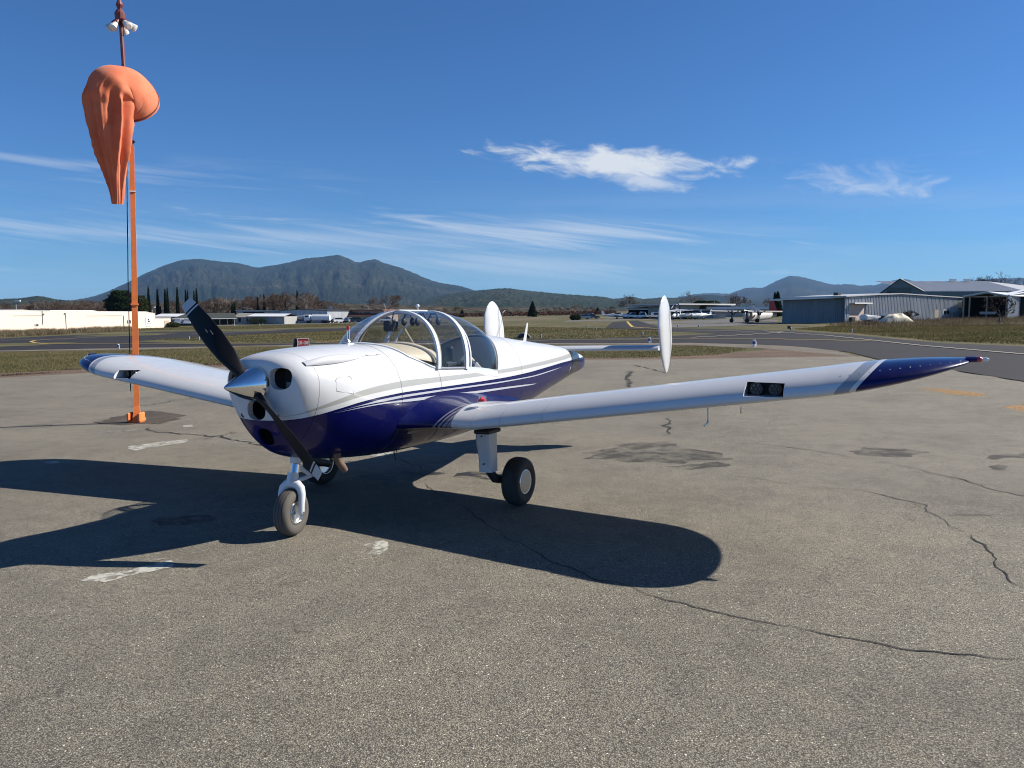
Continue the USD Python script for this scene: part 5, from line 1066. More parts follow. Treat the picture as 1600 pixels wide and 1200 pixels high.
nphi = 140; phi = np.arange(nphi) * 2 * np.pi / nphi
A0 = np.array([.35, -1.0, 0]); P = []
for i in range(len(ss)):
    A = A0 - T[i] * (A0 @ T[i]); A /= np.linalg.norm(A); B = np.cross(T[i], A)
    hang = np.clip((u[i] - .24) / .12, 0, 1); fold = hang * (1 - .55 * np.clip((u[i] - .7) / .3, 0, 1))
    q = np.stack([np.cos(phi) * 1.3, np.sin(phi) * 1.3, np.full(nphi, u[i] * 4)], 1)
    wr_ = meshkit.fbm(q * 2.2, 4, 5) - .5
    pl_ = np.sin(4 * phi + 1.0 + 1.0 * np.sin(u[i] * 4)); pleat = .17 * (1 - 2 * np.abs(pl_) ** .7) + .10 * np.sin(11 * phi + 2.0 - u[i] * 2)
    crease = .05 * np.sin(u[i] * 60 + 2 * np.sin(phi * 2)) * np.exp(-((u[i] - .25) / .09) ** 2)
    r = rad[i] * (1 + fold * pleat + (.04 + .14 * hang) * wr_ + crease)
    flat = 1 - .32 * hang * (1 - .5 * u[i])
    P.append(C[i] + r[:, None] * (np.cos(phi)[:, None] * A * flat + np.sin(phi)[:, None] * B))
t = thing('windsock', 'slack faded orange windsock hanging from the mast, its mouth turned right', 'windsock', mb)
part(t, 'cloth', grid_mesh(P, True), 'sock_orange', True)
part(t, 'hoop', tube(list(P[2]) + [P[2][0]], .016, 6), 'mast_dark_red')
for k_ in (0, 30, 60, 90): part(t, 'hoop_rod', tube([P[2][k_], mast_pt(203, 165, 13.4)], .010, 5), 'mast_dark_red')

# ------------------------------------------------------------------ the white and blue two-seat aircraft
# measured along a (aft of the spinner tip), b (to its left wing), z (above the ground it stands on)
TH, AX0, AY0 = 1.076, -1.9852, 5.347
NN = np.array([-.0183, .0157, 1.0]); NN /= np.linalg.norm(NN)
EY = np.array([0, 1, -.0157]); EY /= np.linalg.norm(EY); EX = np.cross(EY, NN); RG = np.stack([EX, EY, NN], 1)
ux = RG @ np.array([-math.cos(TH), -math.sin(TH), 0]); vy = RG @ np.array([math.sin(TH), -math.cos(TH), 0])
M4 = np.eye(4); M4[:3, 0], M4[:3, 1], M4[:3, 2] = ux, vy, NN; M4[:3, 3] = RG @ np.array([AX0, AY0, 0]) + NN * .004
plane = thing('airplane', 'white low-wing two-seat airplane with dark blue belly and twin tail fins parked on the apron', 'airplane', matrix=M4)
def F(m):
    """from (a, b, z) to the aircraft's own axes (forward, left, up)"""
    v = np.array(m.vertices); v[:, 0] *= -1; return trimesh.Trimesh(v, np.array(m.faces)[:, ::-1], process=False)
def ap_(parent, name, mesh, mat, smooth=False, label=None): return part(parent, name, F(mesh), mat, smooth, label)

# fuselage: half width, top, bottom, level of greatest width, roundness above and below
ST = np.array([  # a     w     zt     zb     zm    nu   nl
    [.300, .235, 1.330, .925, 1.190, 2.3, 1.6], [.312, .290, 1.362, .870, 1.190, 2.3, 1.6], [.335, .340, 1.384, .810, 1.190, 2.3, 1.6], [.365, .375, 1.400, .745, 1.190, 2.3, 1.6], [.405, .405, 1.412, .697, 1.185, 2.35, 1.62],
    [.470, .435, 1.424, .655, 1.170, 2.4, 1.68], [.570, .468, 1.437, .618, 1.140, 2.4, 1.78], [.750, .507, 1.449, .572, 1.100, 2.4, 1.9], [1.00, .518, 1.459, .536, 1.050, 2.4, 2.05], [1.30, .525, 1.456, .503, 1.000, 2.4, 2.2],
    [1.60, .530, 1.452, .488, .970, 2.5, 2.4], [1.95, .530, 1.452, .482, .960, 2.5, 2.5], [2.40, .528, 1.455, .485, .960, 2.5, 2.5], [3.00, .503, 1.465, .505, .965, 2.45, 2.5], [3.45, .468, 1.478, .545, .985, 2.35, 2.4],
    [4.20, .385, 1.416, .645, 1.010, 2.3, 2.3], [4.75, .320, 1.362, .735, 1.035, 2.3, 2.2], [5.25, .255, 1.312, .815, 1.055, 2.3, 2.2], [5.55, .205, 1.268, .862, 1.060, 2.3, 2.2], [5.80, .150, 1.225, .892, 1.060, 2.3, 2.2], [5.93, .122, 1.212, .905, 1.050, 2.3, 2.2], [6.06, .098, 1.186, .918, 1.045, 2.3, 2.2]])
SPL = [PchipInterpolator(ST[:, 0], ST[:, k]) for k in range(1, 7)]
def sec(a, ph):
    """point of the fuselage skin at station a, angle ph (0 left side, pi/2 top)"""
    a = np.asarray(a, float); w_, zt, zb, zm, nu, nl = [s(a) for s in SPL]; cs, sn = np.cos(ph), np.sin(ph)
    n_ = np.where(sn >= 0, nu, nl); h_ = np.where(sn >= 0, zt - zm, zm - zb)
    return np.stack(np.broadcast_arrays(a, w_ * np.sign(cs) * np.abs(cs) ** (2 / n_), zm + h_ * np.sign(sn) * np.abs(sn) ** (2 / n_)), -1)
SILL = PchipInterpolator([1.398, 1.45, 1.60, 1.75, 1.93, 2.39, 2.80, 3.00, 3.02], [1.438, 1.43, 1.345, 1.28, 1.215, 1.187, 1.145, 1.120, 1.120])
def phi_of(a, z):
    w_, zt, zb, zm, nu, nl = [s(a) for s in SPL]; return np.arcsin(np.clip((z - zm) / (zt - zm), 0, 1) ** (nu / 2))
def edge(a):
    """angle at which the skin ends: the cockpit opening, else the top"""
    a = float(a)
    if a <= 1.40 or a >= 3.45: return np.pi / 2
    if a <= 3.0:
        p = phi_of(a, SILL(a)); 
        if a < 1.62: p = np.pi / 2 + (p - np.pi / 2) * np.sqrt(np.clip((a - 1.40) / .22, 0, 1)) if a < 1.60 else p
        return float(p)
    z = 1.120 + (1.478 - 1.120) * math.sin(np.clip((a - 3.0) / .45, 0, 1) * np.pi / 2) ** .9
    return float(phi_of(a, min(z, float(SPL[1](a)))))
def shell(A, n=72, off=0.0, full=False):
    P = []
    for a in A:
        e = np.pi / 2 if full else edge(a); ph = np.linspace(e, -np.pi / 2, n); q = sec(a, ph)
        if off: c_ = np.array([a, 0, float(SPL[3](a))]); d = q - c_; L_ = np.linalg.norm(d, axis=1, keepdims=True); q = c_ + d * (1 - off / L_)
        m_ = q[::-1].copy(); m_[:, 1] *= -1
        P.append(np.vstack([q, m_[1:]]))
    return np.array(P)
# paint: bands along the side, as heights over the length (object x is minus a)
def curve(pts):
    """a height along the length as a 256-step ramp of grey; returns ramp stops over a 0 .. 6.4"""
    pts = np.array(pts); f = PchipInterpolator(pts[:, 0], pts[:, 1], extrapolate=True)
    return [(k / 255, (float(np.clip(f(np.clip(k / 255 * 6.4, pts[0, 0], pts[-1, 0])), 0, 2)) / 2,) * 3) for k in range(256)]
BLUE, WHITE, SILVER = (.0009, .0020, .048), (.455, .461, .470), (.275, .275, .262)
def car_paint(name, build):
    n = {'tc': ('texture_coordinate', {}), 's': ('separate_xyz', {}), 'p': ('principled_bsdf', {'roughness': .35, 'coat_weight': .55, 'coat_roughness': .025, 'coat_ior': 1.40, 'specular_ior_level': .15}), 'dn': ('noise_texture', {'scale': 7.0, 'detail': 5, 'roughness': .6}), 'dr': ('map_range', {'from_min': .35, 'from_max': .7, 'to_min': .30, 'to_max': .42, 'clamp': True})}
    l = [('tc.object', 's.vector'), ('tc.object', 'dn.vector'), ('dn.fac', 'dr.value'), ('dr.result', 'p.roughness')]
    out = build(n, l); l.append((out, 'p.base_color'))
    n['on'] = ('noise_texture', {'scale': 2.6, 'detail': 2}); n['ob'] = ('bump', {'strength': .06, 'distance': .012}); l += [('tc.object', 'on.vector'), ('on.fac', 'ob.height'), ('ob.normal', 'p.normal'), ('ob.normal', 'p.coat_normal')]
    MAT[name] = usdkit.material(stage, '/World/Looks/' + name, n, l, surface='p.BSDF')
def fuselage_paint(n, l):
    a01 = math_chain(n, l, 'a01', 'divide', 's.x', -6.4)
    def over(tag_, pts):
        n[tag_] = ('rgb_ramp', {'ramp': curve(pts)}); l.append((a01, tag_ + '.fac')); n[tag_ + 's'] = ('separate_color', {}); l.append((tag_ + '.color', tag_ + 's.color'))
        z2 = math_chain(n, l, tag_ + 'z', 'multiply', tag_ + 's.r', 2.0); d = math_chain(n, l, tag_ + 'd', 'subtract', 's.z', z2)
        return math_chain(n, l, tag_ + 'g', 'greater_than', d, 0.0)
    prev = None
    # from the belly upwards: every curve begins the next colour
    for i, (pts, c) in enumerate(STRIPES):
        g = over(f'k{i}', pts); n[f'm{i}'] = ('mix_color', {'blend_type': 'mix', 'b': c}); l.append((g, f'm{i}.fac'))
        if prev is None: n[f'm{i}'][1]['a'] = BLUE
        else: l.append((prev, f'm{i}.a'))
        prev = f'm{i}.result'
    return prev
W2B = [(.60, .965), (1.117, .985), (1.45, .973), (1.875, .962), (2.476, .947), (3.17, .934), (4.0, .914), (4.1, .914), (5.9, .95)]
W2T = [(.60, .965), (1.117, .995), (1.45, .994), (1.875, .986), (2.476, .969), (3.17, .952), (4.0, .920), (4.1, .914), (5.9, .95)]
W1B = [(.65, .980), (.83, .996), (1.117, 1.006), (1.45, 1.015), (1.88, 1.016), (2.48, 1.011), (3.02, 1.005), (3.89, 1.003), (4.59, 1.026), (5.0, 1.05), (5.9, 1.10)]
W1T = [(.65, .980), (.83, 1.000), (1.117, 1.026), (1.45, 1.034), (1.88, 1.032), (2.48, 1.026), (3.02, 1.018), (3.89, 1.014), (4.59, 1.036), (5.0, 1.05), (5.9, 1.10)]
BT = [(.0, .928), (.24, .926), (.33, .934), (.49, .961), (.64, .994), (.82, 1.024), (1.12, 1.046), (1.46, 1.056), (1.88, 1.054), (2.49, 1.052), (3.02, 1.051), (3.70, 1.058), (4.56, 1.086), (5.12, 1.106), (5.93, 1.115), (6.4, 1.115)]
SB = [(.30, .955), (.36, .969), (.575, 1.019), (.82, 1.064), (1.12, 1.086), (1.47, 1.098), (1.90, 1.100), (2.50, 1.100), (3.19, 1.099), (4.12, 1.109), (5.08, 1.133), (5.93, 1.162), (6.3, 1.165)]
SB2 = [(.30, .955), (.36, .974), (.57, 1.050), (.82, 1.108), (1.13, 1.138), (1.48, 1.150), (1.91, 1.145), (2.50, 1.140), (3.21, 1.138), (4.14, 1.152), (5.13, 1.184), (5.93, 1.215), (6.3, 1.22)]
PALE = (.33, .34, .375)
STRIPES = [(W2B, PALE), (W2T, BLUE), (W1B, PALE), (W1T, BLUE), (BT, WHITE), (SB, SILVER), (SB2, WHITE)]
car_paint('fuselage_paint', fuselage_paint)
def plain(c):
    def b(n, l):
        n['c'] = ('color', {'value': c}); return 'c.color'
    return b
def fillet_paint(n, l):
    ab = math_chain(n, l, 'ab', 'absolute', 's.y'); n['wn'] = ('noise_texture', {'scale': 2.2, 'detail': 1}); l.append(('tc.object', 'wn.vector'))
    d = math_chain(n, l, 'fd', 'add', ab, math_chain(n, l, 'fz', 'multiply', math_chain(n, l, 'fm', 'subtract', 's.z', .80), -.75)); d = math_chain(n, l, 'fe', 'add', d, math_chain(n, l, 'fw', 'multiply', math_chain(n, l, 'fv', 'subtract', 'wn.fac', .5), .22))
    g = (.15, .145, .18); n['fr'] = ('rgb_ramp', {'interpolate': False, 'ramp': [(0, BLUE), (.735, g), (.75, BLUE), (.772, g), (.795, BLUE), (.81, g), (.845, BLUE), (.853, g)]}); l.append((d, 'fr.fac')); return 'fr.color'
car_paint('fillet_paint', fillet_paint)
simple('lamp_dark', (.035, .037, .04), .25, .3); simple('led_lens', (.10, .105, .11), .15, coat=.5)
simple('hubcap', (.46, .42, .36), .45, .6, vary=.06)
car_paint('white_paint', plain(WHITE)); car_paint('blue_paint', plain(BLUE)); car_paint('silver_paint', plain((.19, .22, .26)))
def wing_paint(n, l):
    """white with silver and blue tip: the bands sweep out towards the trailing edge"""
    ab = math_chain(n, l, 'ab', 'absolute', 's.y')
    zl = math_chain(n, l, 'zl', 'multiply_add', ab, -.132); n['zl'][1]['value3'] = -(.775 - .132 * 1.05); zr = math_chain(n, l, 'zr', 'add', 's.z', zl)
    ac = math_chain(n, l, 'ac', 'multiply_add', 's.x', -1.0); n['ac'][1]['value3'] = -1.55     # distance aft of the leading edge
    ac = math_chain(n, l, 'ac1', 'maximum', ac, 0.0)
    n['cv'] = ('rgb_ramp', {'ramp': [(u, (float(.30 * (u * 1.6) ** .62 / 1.0),) * 3) for u in np.linspace(0, 1, 60)]}); l.append((math_chain(n, l, 'acn', 'divide', ac, 1.6), 'cv.fac'))
    n['cvs'] = ('separate_color', {}); l.append(('cv.color', 'cvs.color'))
    d = math_chain(n, l, 'wd', 'add', math_chain(n, l, 'wq', 'multiply_add', zr, -.75), math_chain(n, l, 'wk', 'multiply', 'cvs.r', WK)); l.append((ab, 'wq.value3'))
    prev = None
    for i, (lim, c) in enumerate(((3.795, (.19, .22, .26)), (3.880, WHITE), (3.915, BLUE))):
        g = math_chain(n, l, f'wg{i}', 'greater_than', d, lim); n[f'wm{i}'] = ('mix_color', {'blend_type': 'mix', 'b': c}); l.append((g, f'wm{i}.fac'))
        if prev is None: n[f'wm{i}'][1]['a'] = WHITE
        else: l.append((prev, f'wm{i}.a'))
        prev = f'wm{i}.result'
    return prev
WK = -.25
car_paint('wing_paint', wing_paint)
simple('chrome', (1.0, 1.0, 1.0), .07, 1.0)
simple('brushed_alloy', (.80, .80, .80), .28, .9)
simple('prop_black', (.005, .005, .006), .45, spec=.25)
simple('prop_tip', (.45, .47, .50), .5)
simple('rubber', (.030, .028, .026), .78, vary=.2, scale=12)
simple('dusty_rubber', (.090, .080, .068), .85, vary=.2, scale=10)
simple('cream_vinyl', (.56, .49, .37), .6, vary=.05)
simple('interior_grey', (.42, .36, .28), .85)
simple('seat_navy', (.02, .028, .06), .8); simple('seat_grey', (.35, .36, .37), .8)
simple('exhaust_rust', (.17, .11, .075), .7, .3, vary=.25, scale=14)
simple('cylinder_grey', (.075, .075, .08), .5, .3); simple('engine_dark', (.018, .018, .020), .6); simple('baffle', (.30, .31, .32), .5, .4)
simple('plug_red', (.16, .045, .045), .7); simple('cap_red', (.55, .03, .04), .4)
simple('lens_red', (.5, .02, .03), .1, coat=1.0); simple('lens_clear', (.75, .78, .80), .08, coat=1.0)
simple('seam', (.20, .20, .205), .8); simple('rivet', (.50, .51, .52), .4); simple('frame_white', (.66, .68, .71), .35, coat=.4)
MAT['plexiglass'] = usdkit.material(stage, '/World/Looks/plexiglass', {'t': ('transparent_bsdf', {'color': (.93, .94, .94)}), 'g': ('glossy_bsdf', {'color': (1, 1, 1), 'roughness': .015}), 'f': ('layer_weight', {'blend': .5}), 'pw': ('math', {'math_type': 'power', 'value2': 4.5}), 'ma': ('math', {'math_type': 'multiply_add', 'value2': .75, 'value3': .04}), 'm': ('mix_closure', {})}, [('f.facing', 'pw.value1'), ('pw.value', 'ma.value1'), ('ma.value', 'm.fac'), ('t.BSDF', 'm.closure1'), ('g.BSDF', 'm.closure2')], surface='m.closure')
MAT['tinted_plexiglass'] = usdkit.material(stage, '/World/Looks/tinted_plexiglass', {'t': ('transparent_bsdf', {'color': (.80, .81, .80)}), 'g': ('glossy_bsdf', {'color': (1, 1, 1), 'roughness': .015}), 'f': ('layer_weight', {'blend': .5}), 'pw': ('math', {'math_type': 'power', 'value2': 4.5}), 'ma': ('math', {'math_type': 'multiply_add', 'value2': .75, 'value3': .04}), 'm': ('mix_closure', {})}, [('f.facing', 'pw.value1'), ('pw.value', 'ma.value1'), ('ma.value', 'm.fac'), ('t.BSDF', 'm.closure1'), ('g.BSDF', 'm.closure2')], surface='m.closure')

# nose bowl with its openings, engine cowl, rear fuselage
A1 = np.r_[.300, .304, .312, .322, .335, .35, .365, .385, .405, .43, .455, .478]
def closed(A, n=60): return loft([np.vstack([(p := sec(a, np.linspace(np.pi / 2, -np.pi / 2, n))), (p * [1, -1, 1])[::-1][1:-1]]) for a in A])
def solid(m):
    m = trimesh.Trimesh(m.vertices, m.faces, process=True); m.merge_vertices()
    if m.volume < 0: m.invert()
    return m3.Manifold(m3.Mesh(np.asarray(m.vertices, np.float32), np.asarray(m.faces, np.uint32)))
bowl = solid(closed(A1))
inner = solid(closed(np.r_[.34, .37, .40, .44, .50])).scale((1, .93, 1)).translate((.0, 0, 0))
def hole(b, z, rx, rz_, a0=.0, a1=.5, n=2.6, ri=.82):
    t_ = np.linspace(0, 2 * np.pi, 33)[:-1]; k = lambda s_: np.stack([rx * s_ * np.sign(np.cos(t_)) * np.abs(np.cos(t_)) ** (2 / n), rz_ * s_ * np.sign(np.sin(t_)) * np.abs(np.sin(t_)) ** (2 / n)], 1)
    return solid(loft([np.column_stack([np.full(32, a), b + k(s_)[:, 0], z + k(s_)[:, 1]]) for a, s_ in ((a0, 1.22), (.335, 1.10), (.385, 1.0), (a1, .95))]))
cuts = [hole(s_ * .225, 1.238, .086, .070) for s_ in (1, -1)] + [hole(-.015, 1.005, .082, .066)] + [hole(.025, .800, .060, .062, .0, .62)]
bowl = bowl - solid(closed(np.r_[.335, .35, .37, .40, .44, .49])).translate((.012, 0, -1.10)).scale((1, .93, .93)).translate((0, 0, 1.10))
for c_ in cuts: bowl = bowl - c_
mm = bowl.to_mesh(); bm = trimesh.Trimesh(mm.vert_properties[:, :3], mm.tri_verts, process=False)
nb = ap_(plane, 'nose_bowl', bm, 'fuselage_paint', 28)
for s_ in (1, -1):
    ap_(nb, 'engine_cylinder', cat(*[box(.012, .17, .15, (.47 + k * .0, s_ * .22, 1.19)) for k in range(1)], *[tube([(.455, s_ * (.14 + .022 * k), 1.10), (.455, s_ * (.14 + .022 * k), 1.34)], .007, 5) for k in range(8)]), 'cylinder_grey')
    ap_(nb, 'baffle', cat(box(.01, .075, .06, (.42, s_ * .265, 1.19)), box(.01, .04, .13, (.43, s_ * .295, 1.23)), box(.01, .05, .045, (.415, s_ * .205, 1.183))), 'baffle')
ap_(nb, 'inner_bulkhead', cyl((.475, 0, 1.06), (.477, 0, 1.06), .36, 40), 'engine_dark')
ap_(nb, 'intake_box', box(.01, .15, .12, (.468, -.01, 1.0)), 'baffle'); ap_(nb, 'intake_fitting', cat(box(.03, .05, .035, (.44, .02, .965), bevel=.008), cyl((.42, -.02, .96), (.46, -.02, .96), .018, 10)), 'plug_red')
for b_, z_ in ((-.170, .962), (.170, .972)):
    d = np.array([.325, b_, z_]); ap_(nb, 'round_plug', cyl(d + [-.012, 0, 0], d + [.05, 0, 0], .022, 18), 'plug_red')
ap_(nb, 'hub_gap', cyl((.285, .0, 1.193), (.303, 0, 1.193), .10, 28), 'engine_dark')
A2 = np.r_[.4805, np.linspace(.52, 1.355, 26)]
cowl = ap_(plane, 'engine_cowl', grid_mesh(shell(A2, 60, full=True)), 'fuselage_paint', 30)
ap_(plane, 'cowl_lining', grid_mesh(shell(np.r_[.45, np.linspace(.50, 1.37, 12), 1.40], 40, .012, True)), 'engine_dark', 30)
A3 = np.unique(np.r_[1.359, 1.40, 1.401, 1.405, 1.41, 1.42, np.linspace(1.44, 1.98, 28), np.linspace(2.0, 3.0, 26), np.linspace(3.0, 3.45, 24), np.linspace(3.46, 6.06, 52)])
fus = ap_(plane, 'fuselage', grid_mesh(shell(A3)), 'fuselage_paint', 30)
ap_(plane, 'cabin_lining', grid_mesh(shell(np.r_[np.linspace(1.42, 3.44, 40)], 40, .014)), 'cream_vinyl', 30)
tc = ap_(plane, 'tail_cone', loft([np.vstack([(p := np.column_stack([np.full(16, a) + sl * np.linspace(0, 1, 16), w_ * np.abs(np.cos(t_ := np.linspace(np.pi / 2, -np.pi / 2, 16))) ** .9, (zt + zb) / 2 + (zt - zb) / 2 * np.sin(t_)])), (p * [1, -1, 1])[::-1][1:-1]]) for a, w_, zt, zb, sl in ((6.065, .097, 1.184, .919, .0), (6.15, .078, 1.166, .930, .0), (6.25, .054, 1.140, .946, .0), (6.34, .024, 1.105, .968, 0), (6.375, .004, 1.07, .995, 0))]), 'fuselage_paint', 30)
# seams, hinge line, access door, blister
def on_skin(a, ph, off=.0015):
    q = sec(a, ph); c_ = np.array([a, 0, float(SPL[3](a))]); d = q - c_; return q + d / np.linalg.norm(d) * off
def seam(pts, w_=.0022, mat='seam', parent=cowl, name='panel_seam'):
    p = np.array([on_skin(a, ph) for a, ph in pts]); ap_(parent, name, tube(p, w_ / 2, 4), mat)
for s_ in (1, -1):
    f_ = (lambda ph: ph) if s_ == 1 else (lambda ph: np.pi - ph)
    seam([(a, f_(phi_of(a, 1.366))) for a in np.linspace(.66, 1.30, 24)])
    for a in np.linspace(.70, 1.26, 5): ap_(cowl, 'latch', box(.03, .012, .006, tuple(on_skin(a, f_(phi_of(a, 1.372)), .002)), bevel=.002), 'rivet')
    dr = [(a, f_(phi_of(a, z))) for a, z in ((.615, 1.21), (.615, 1.08), (.635, 1.065), (.75, 1.075), (.765, 1.09), (.765, 1.215), (.75, 1.23), (.63, 1.225), (.615, 1.21))]
    seam(dr, .003)
    bl = []
    for u_ in np.linspace(0, 1, 18):
        a = .43 + .60 * u_; h_ = .042 * (np.sin(np.pi * min(1, u_ * 2.6 + .10) / 2) if u_ < .36 else np.cos((u_ - .36) / .64 * np.pi / 2) ** 1.2) + .0005; z_ = 1.338 + .030 * u_
        ww = .042 * (.35 + .65 * np.sin(np.pi * (u_ * .8 + .15)))
        c0 = on_skin(a, f_(phi_of(a, z_)), .003); up = np.array([0, s_ * .55, .83]); sd = np.array([0, s_ * .83, -.55])
        bl.append([c0 + sd * ww * math.cos(t_) * .9 + up * (h_ * math.sin(t_)) for t_ in np.linspace(0, np.pi, 11)])
    ap_(cowl, 'cowl_blister', grid_mesh(bl), 'white_paint', 40)
for a in (1.35,): seam([(1.356, ph) for ph in np.linspace(-1.4, np.pi + 1.4, 60)], .0016, parent=fus)
seam([(1.935, ph) for ph in np.linspace(float(edge(1.935)) - .05, -.9, 30)], .0025, parent=fus); seam([(3.62, ph) for ph in np.linspace(-.6, np.pi + .6, 40)], .0015, parent=fus)
seam([(5.50, ph) for ph in np.linspace(-.6, np.pi + .6, 40)], .0015, parent=fus)
rv = []
for s_ in (1, -1):
    for a in np.r_[np.linspace(1.46, 1.92, 13), np.linspace(2.42, 3.0, 12)]:
        q = sec(a, edge(a) - .05); rv.append(trimesh.creation.icosphere(0, .0035).apply_translation(q * [1, s_, 1]))
ap_(fus, 'sill_rivets', cat(*rv), 'rivet')
# spinner and propeller
HZ = 1.193
sp_ = [(.0, .001), (.004, .006), (.02, .017), (.08, .045), (.15, .077), (.22, .106), (.275, .124), (.305, .131), (.318, .1315)]
sp_t = np.linspace(0, 2 * np.pi, 49)[:-1]
AS = .318 / .335
hub = ap_(plane, 'spinner', loft([[(a * .93, r * math.cos(t_), HZ + r * math.sin(t_)) for t_ in sp_t] for a, r in sp_]), 'chrome', 35)
ap_(hub, 'back_plate', cyl((.295, 0, HZ), (.302, 0, HZ), .131, 40), 'brushed_alloy')
for k in range(8):
    t_ = k * np.pi / 4 + .3; ap_(hub, 'screw', cyl((.268, .1255 * math.cos(t_), HZ + .1255 * math.sin(t_)), (.268, .1285 * math.cos(t_), HZ + .1285 * math.sin(t_)), .006, 8), 'engine_dark')
PH = 2.368
rdir = np.array([0, math.cos(PH), math.sin(PH)]); tdir = np.array([0, -math.sin(PH), math.cos(PH)])
def blade(sgn, r0=.05, r1=.885, n=40):
    R_, Tn = rdir * sgn, tdir * sgn * -1; rings = []; S = []
    for r in np.linspace(r0, r1, n):
        u_ = r / r1; ch = np.interp(u_, [0, .12, .2, .35, .55, .75, .93, 1.0], [.07, .075, .095, .138, .158, .148, .118, .100]); th = np.interp(u_, [0, .12, .2, .35, .6, 1.0], [.065, .060, .042, .024, .015, .007]); be = math.radians(np.interp(u_, [0, .2, .5, .75, 1], [52, 46, 30, 22, 17]))
        cdir = Tn * -1 * math.cos(be) + np.array([1, 0, 0]) * math.sin(be); cdir = (-Tn) * math.cos(be) - np.array([1.0, 0, 0]) * math.sin(be)
        ndir = np.cross(R_, cdir); o = np.array([.235, 0, HZ]) + R_ * r
        t_ = np.linspace(0, 2 * np.pi, 21)[:-1]
        rings.append([o + cdir * ch / 2 * math.cos(q) + ndir * th / 2 * math.sin(q) * (1 + .35 * math.cos(q)) for q in t_]); S.append(r)
    return np.array(rings), np.array(S)
for sgn in (1, -1):
    rg, S = blade(sgn, .05, .885, 61); k = int(np.searchsorted(S, .885 * .885)); k2 = int(np.searchsorted(S, .885 * .905)); k3 = int(np.searchsorted(S, .885 * .918))
    bl = ap_(plane, 'propeller_blade', loft(rg[:k + 1]), 'prop_black', 40); ap_(bl, 'tip_band', loft(rg[k:k2 + 1]), 'prop_tip', 40); ap_(bl, 'tip_stripe', loft(rg[k2:k3 + 1]), 'prop_black', 40); ap_(bl, 'painted_tip', loft(rg[k3:]), 'prop_tip', 40)
    if sgn == 1:
        o = lambda r, c_, h_=.0: np.array([.235, 0, HZ]) + rdir * r
        i_ = int(np.searchsorted(S, .885 * .62)); be = math.radians(26); cd = tdir * math.cos(be) - np.array([1.0, 0, 0]) * math.sin(be); nd = np.cross(rdir, cd); nd *= np.sign(-nd[0])
        for (r0, c0, r1, c1) in ((.55, .012, .59, .012), (.535, -.022, .555, -.022), (.515, -.030, .515, -.008), (.535, -.022, .515, -.022)):
            ap_(bl, 'maker_mark', tube([np.array([.235, 0, HZ]) + rdir * r0 + cd * c0 * .7 + nd * .0095, np.array([.235, 0, HZ]) + rdir * r1 + cd * c1 * .7 + nd * .0095], .0011, 4), 'prop_tip')

# wings
CH = 1.50
def foil(n=34, t_=.135):
    x_ = (1 - np.cos(np.linspace(0, np.pi, n))) / 2
    y_ = 5 * t_ * (.2969 * np.sqrt(x_) - .1260 * x_ - .3516 * x_ ** 2 + .2843 * x_ ** 3 - .1036 * x_ ** 4); c_ = np.where(x_ < .2, .030 * (2 * x_ / .2 - (x_ / .2) ** 2), .030 * (1 - ((x_ - .2) / .8) ** 2))
    up = np.stack([x_, c_ + y_ * 1.0], 1); lo = np.stack([x_, c_ - y_ * .95], 1)
    return np.vstack([up[::-1], lo[1:]])
FO = foil()
def wz(b): return .775 + .132 * max(0, abs(b) - 1.05)
def wing_ring(b, s_=1):
    """section at span b (rounded, lifted tip beyond 3.75)"""
    ab = abs(b); le, te, k = 1.55, 1.55 + CH, 1.0; lift = 0
    if ab > 3.70:
        u_ = np.clip((ab - 3.70) / (4.595 - 3.70), 0, 1); e_ = 1 - np.sqrt(np.clip(1 - u_ ** 2.3, 0, 1)); le = 1.55 + .66 * e_; te = 3.05 - .80 * e_; k = max(1 - u_ ** 2.2 * .93, .05); lift = .050 * u_ ** 2 + .02 * u_
    c_ = te - le; q = FO * [c_, CH * k]; q[:, 1] += 0
    return np.column_stack([le + q[:, 0], np.full(len(q), b), wz(b) + lift + q[:, 1]])
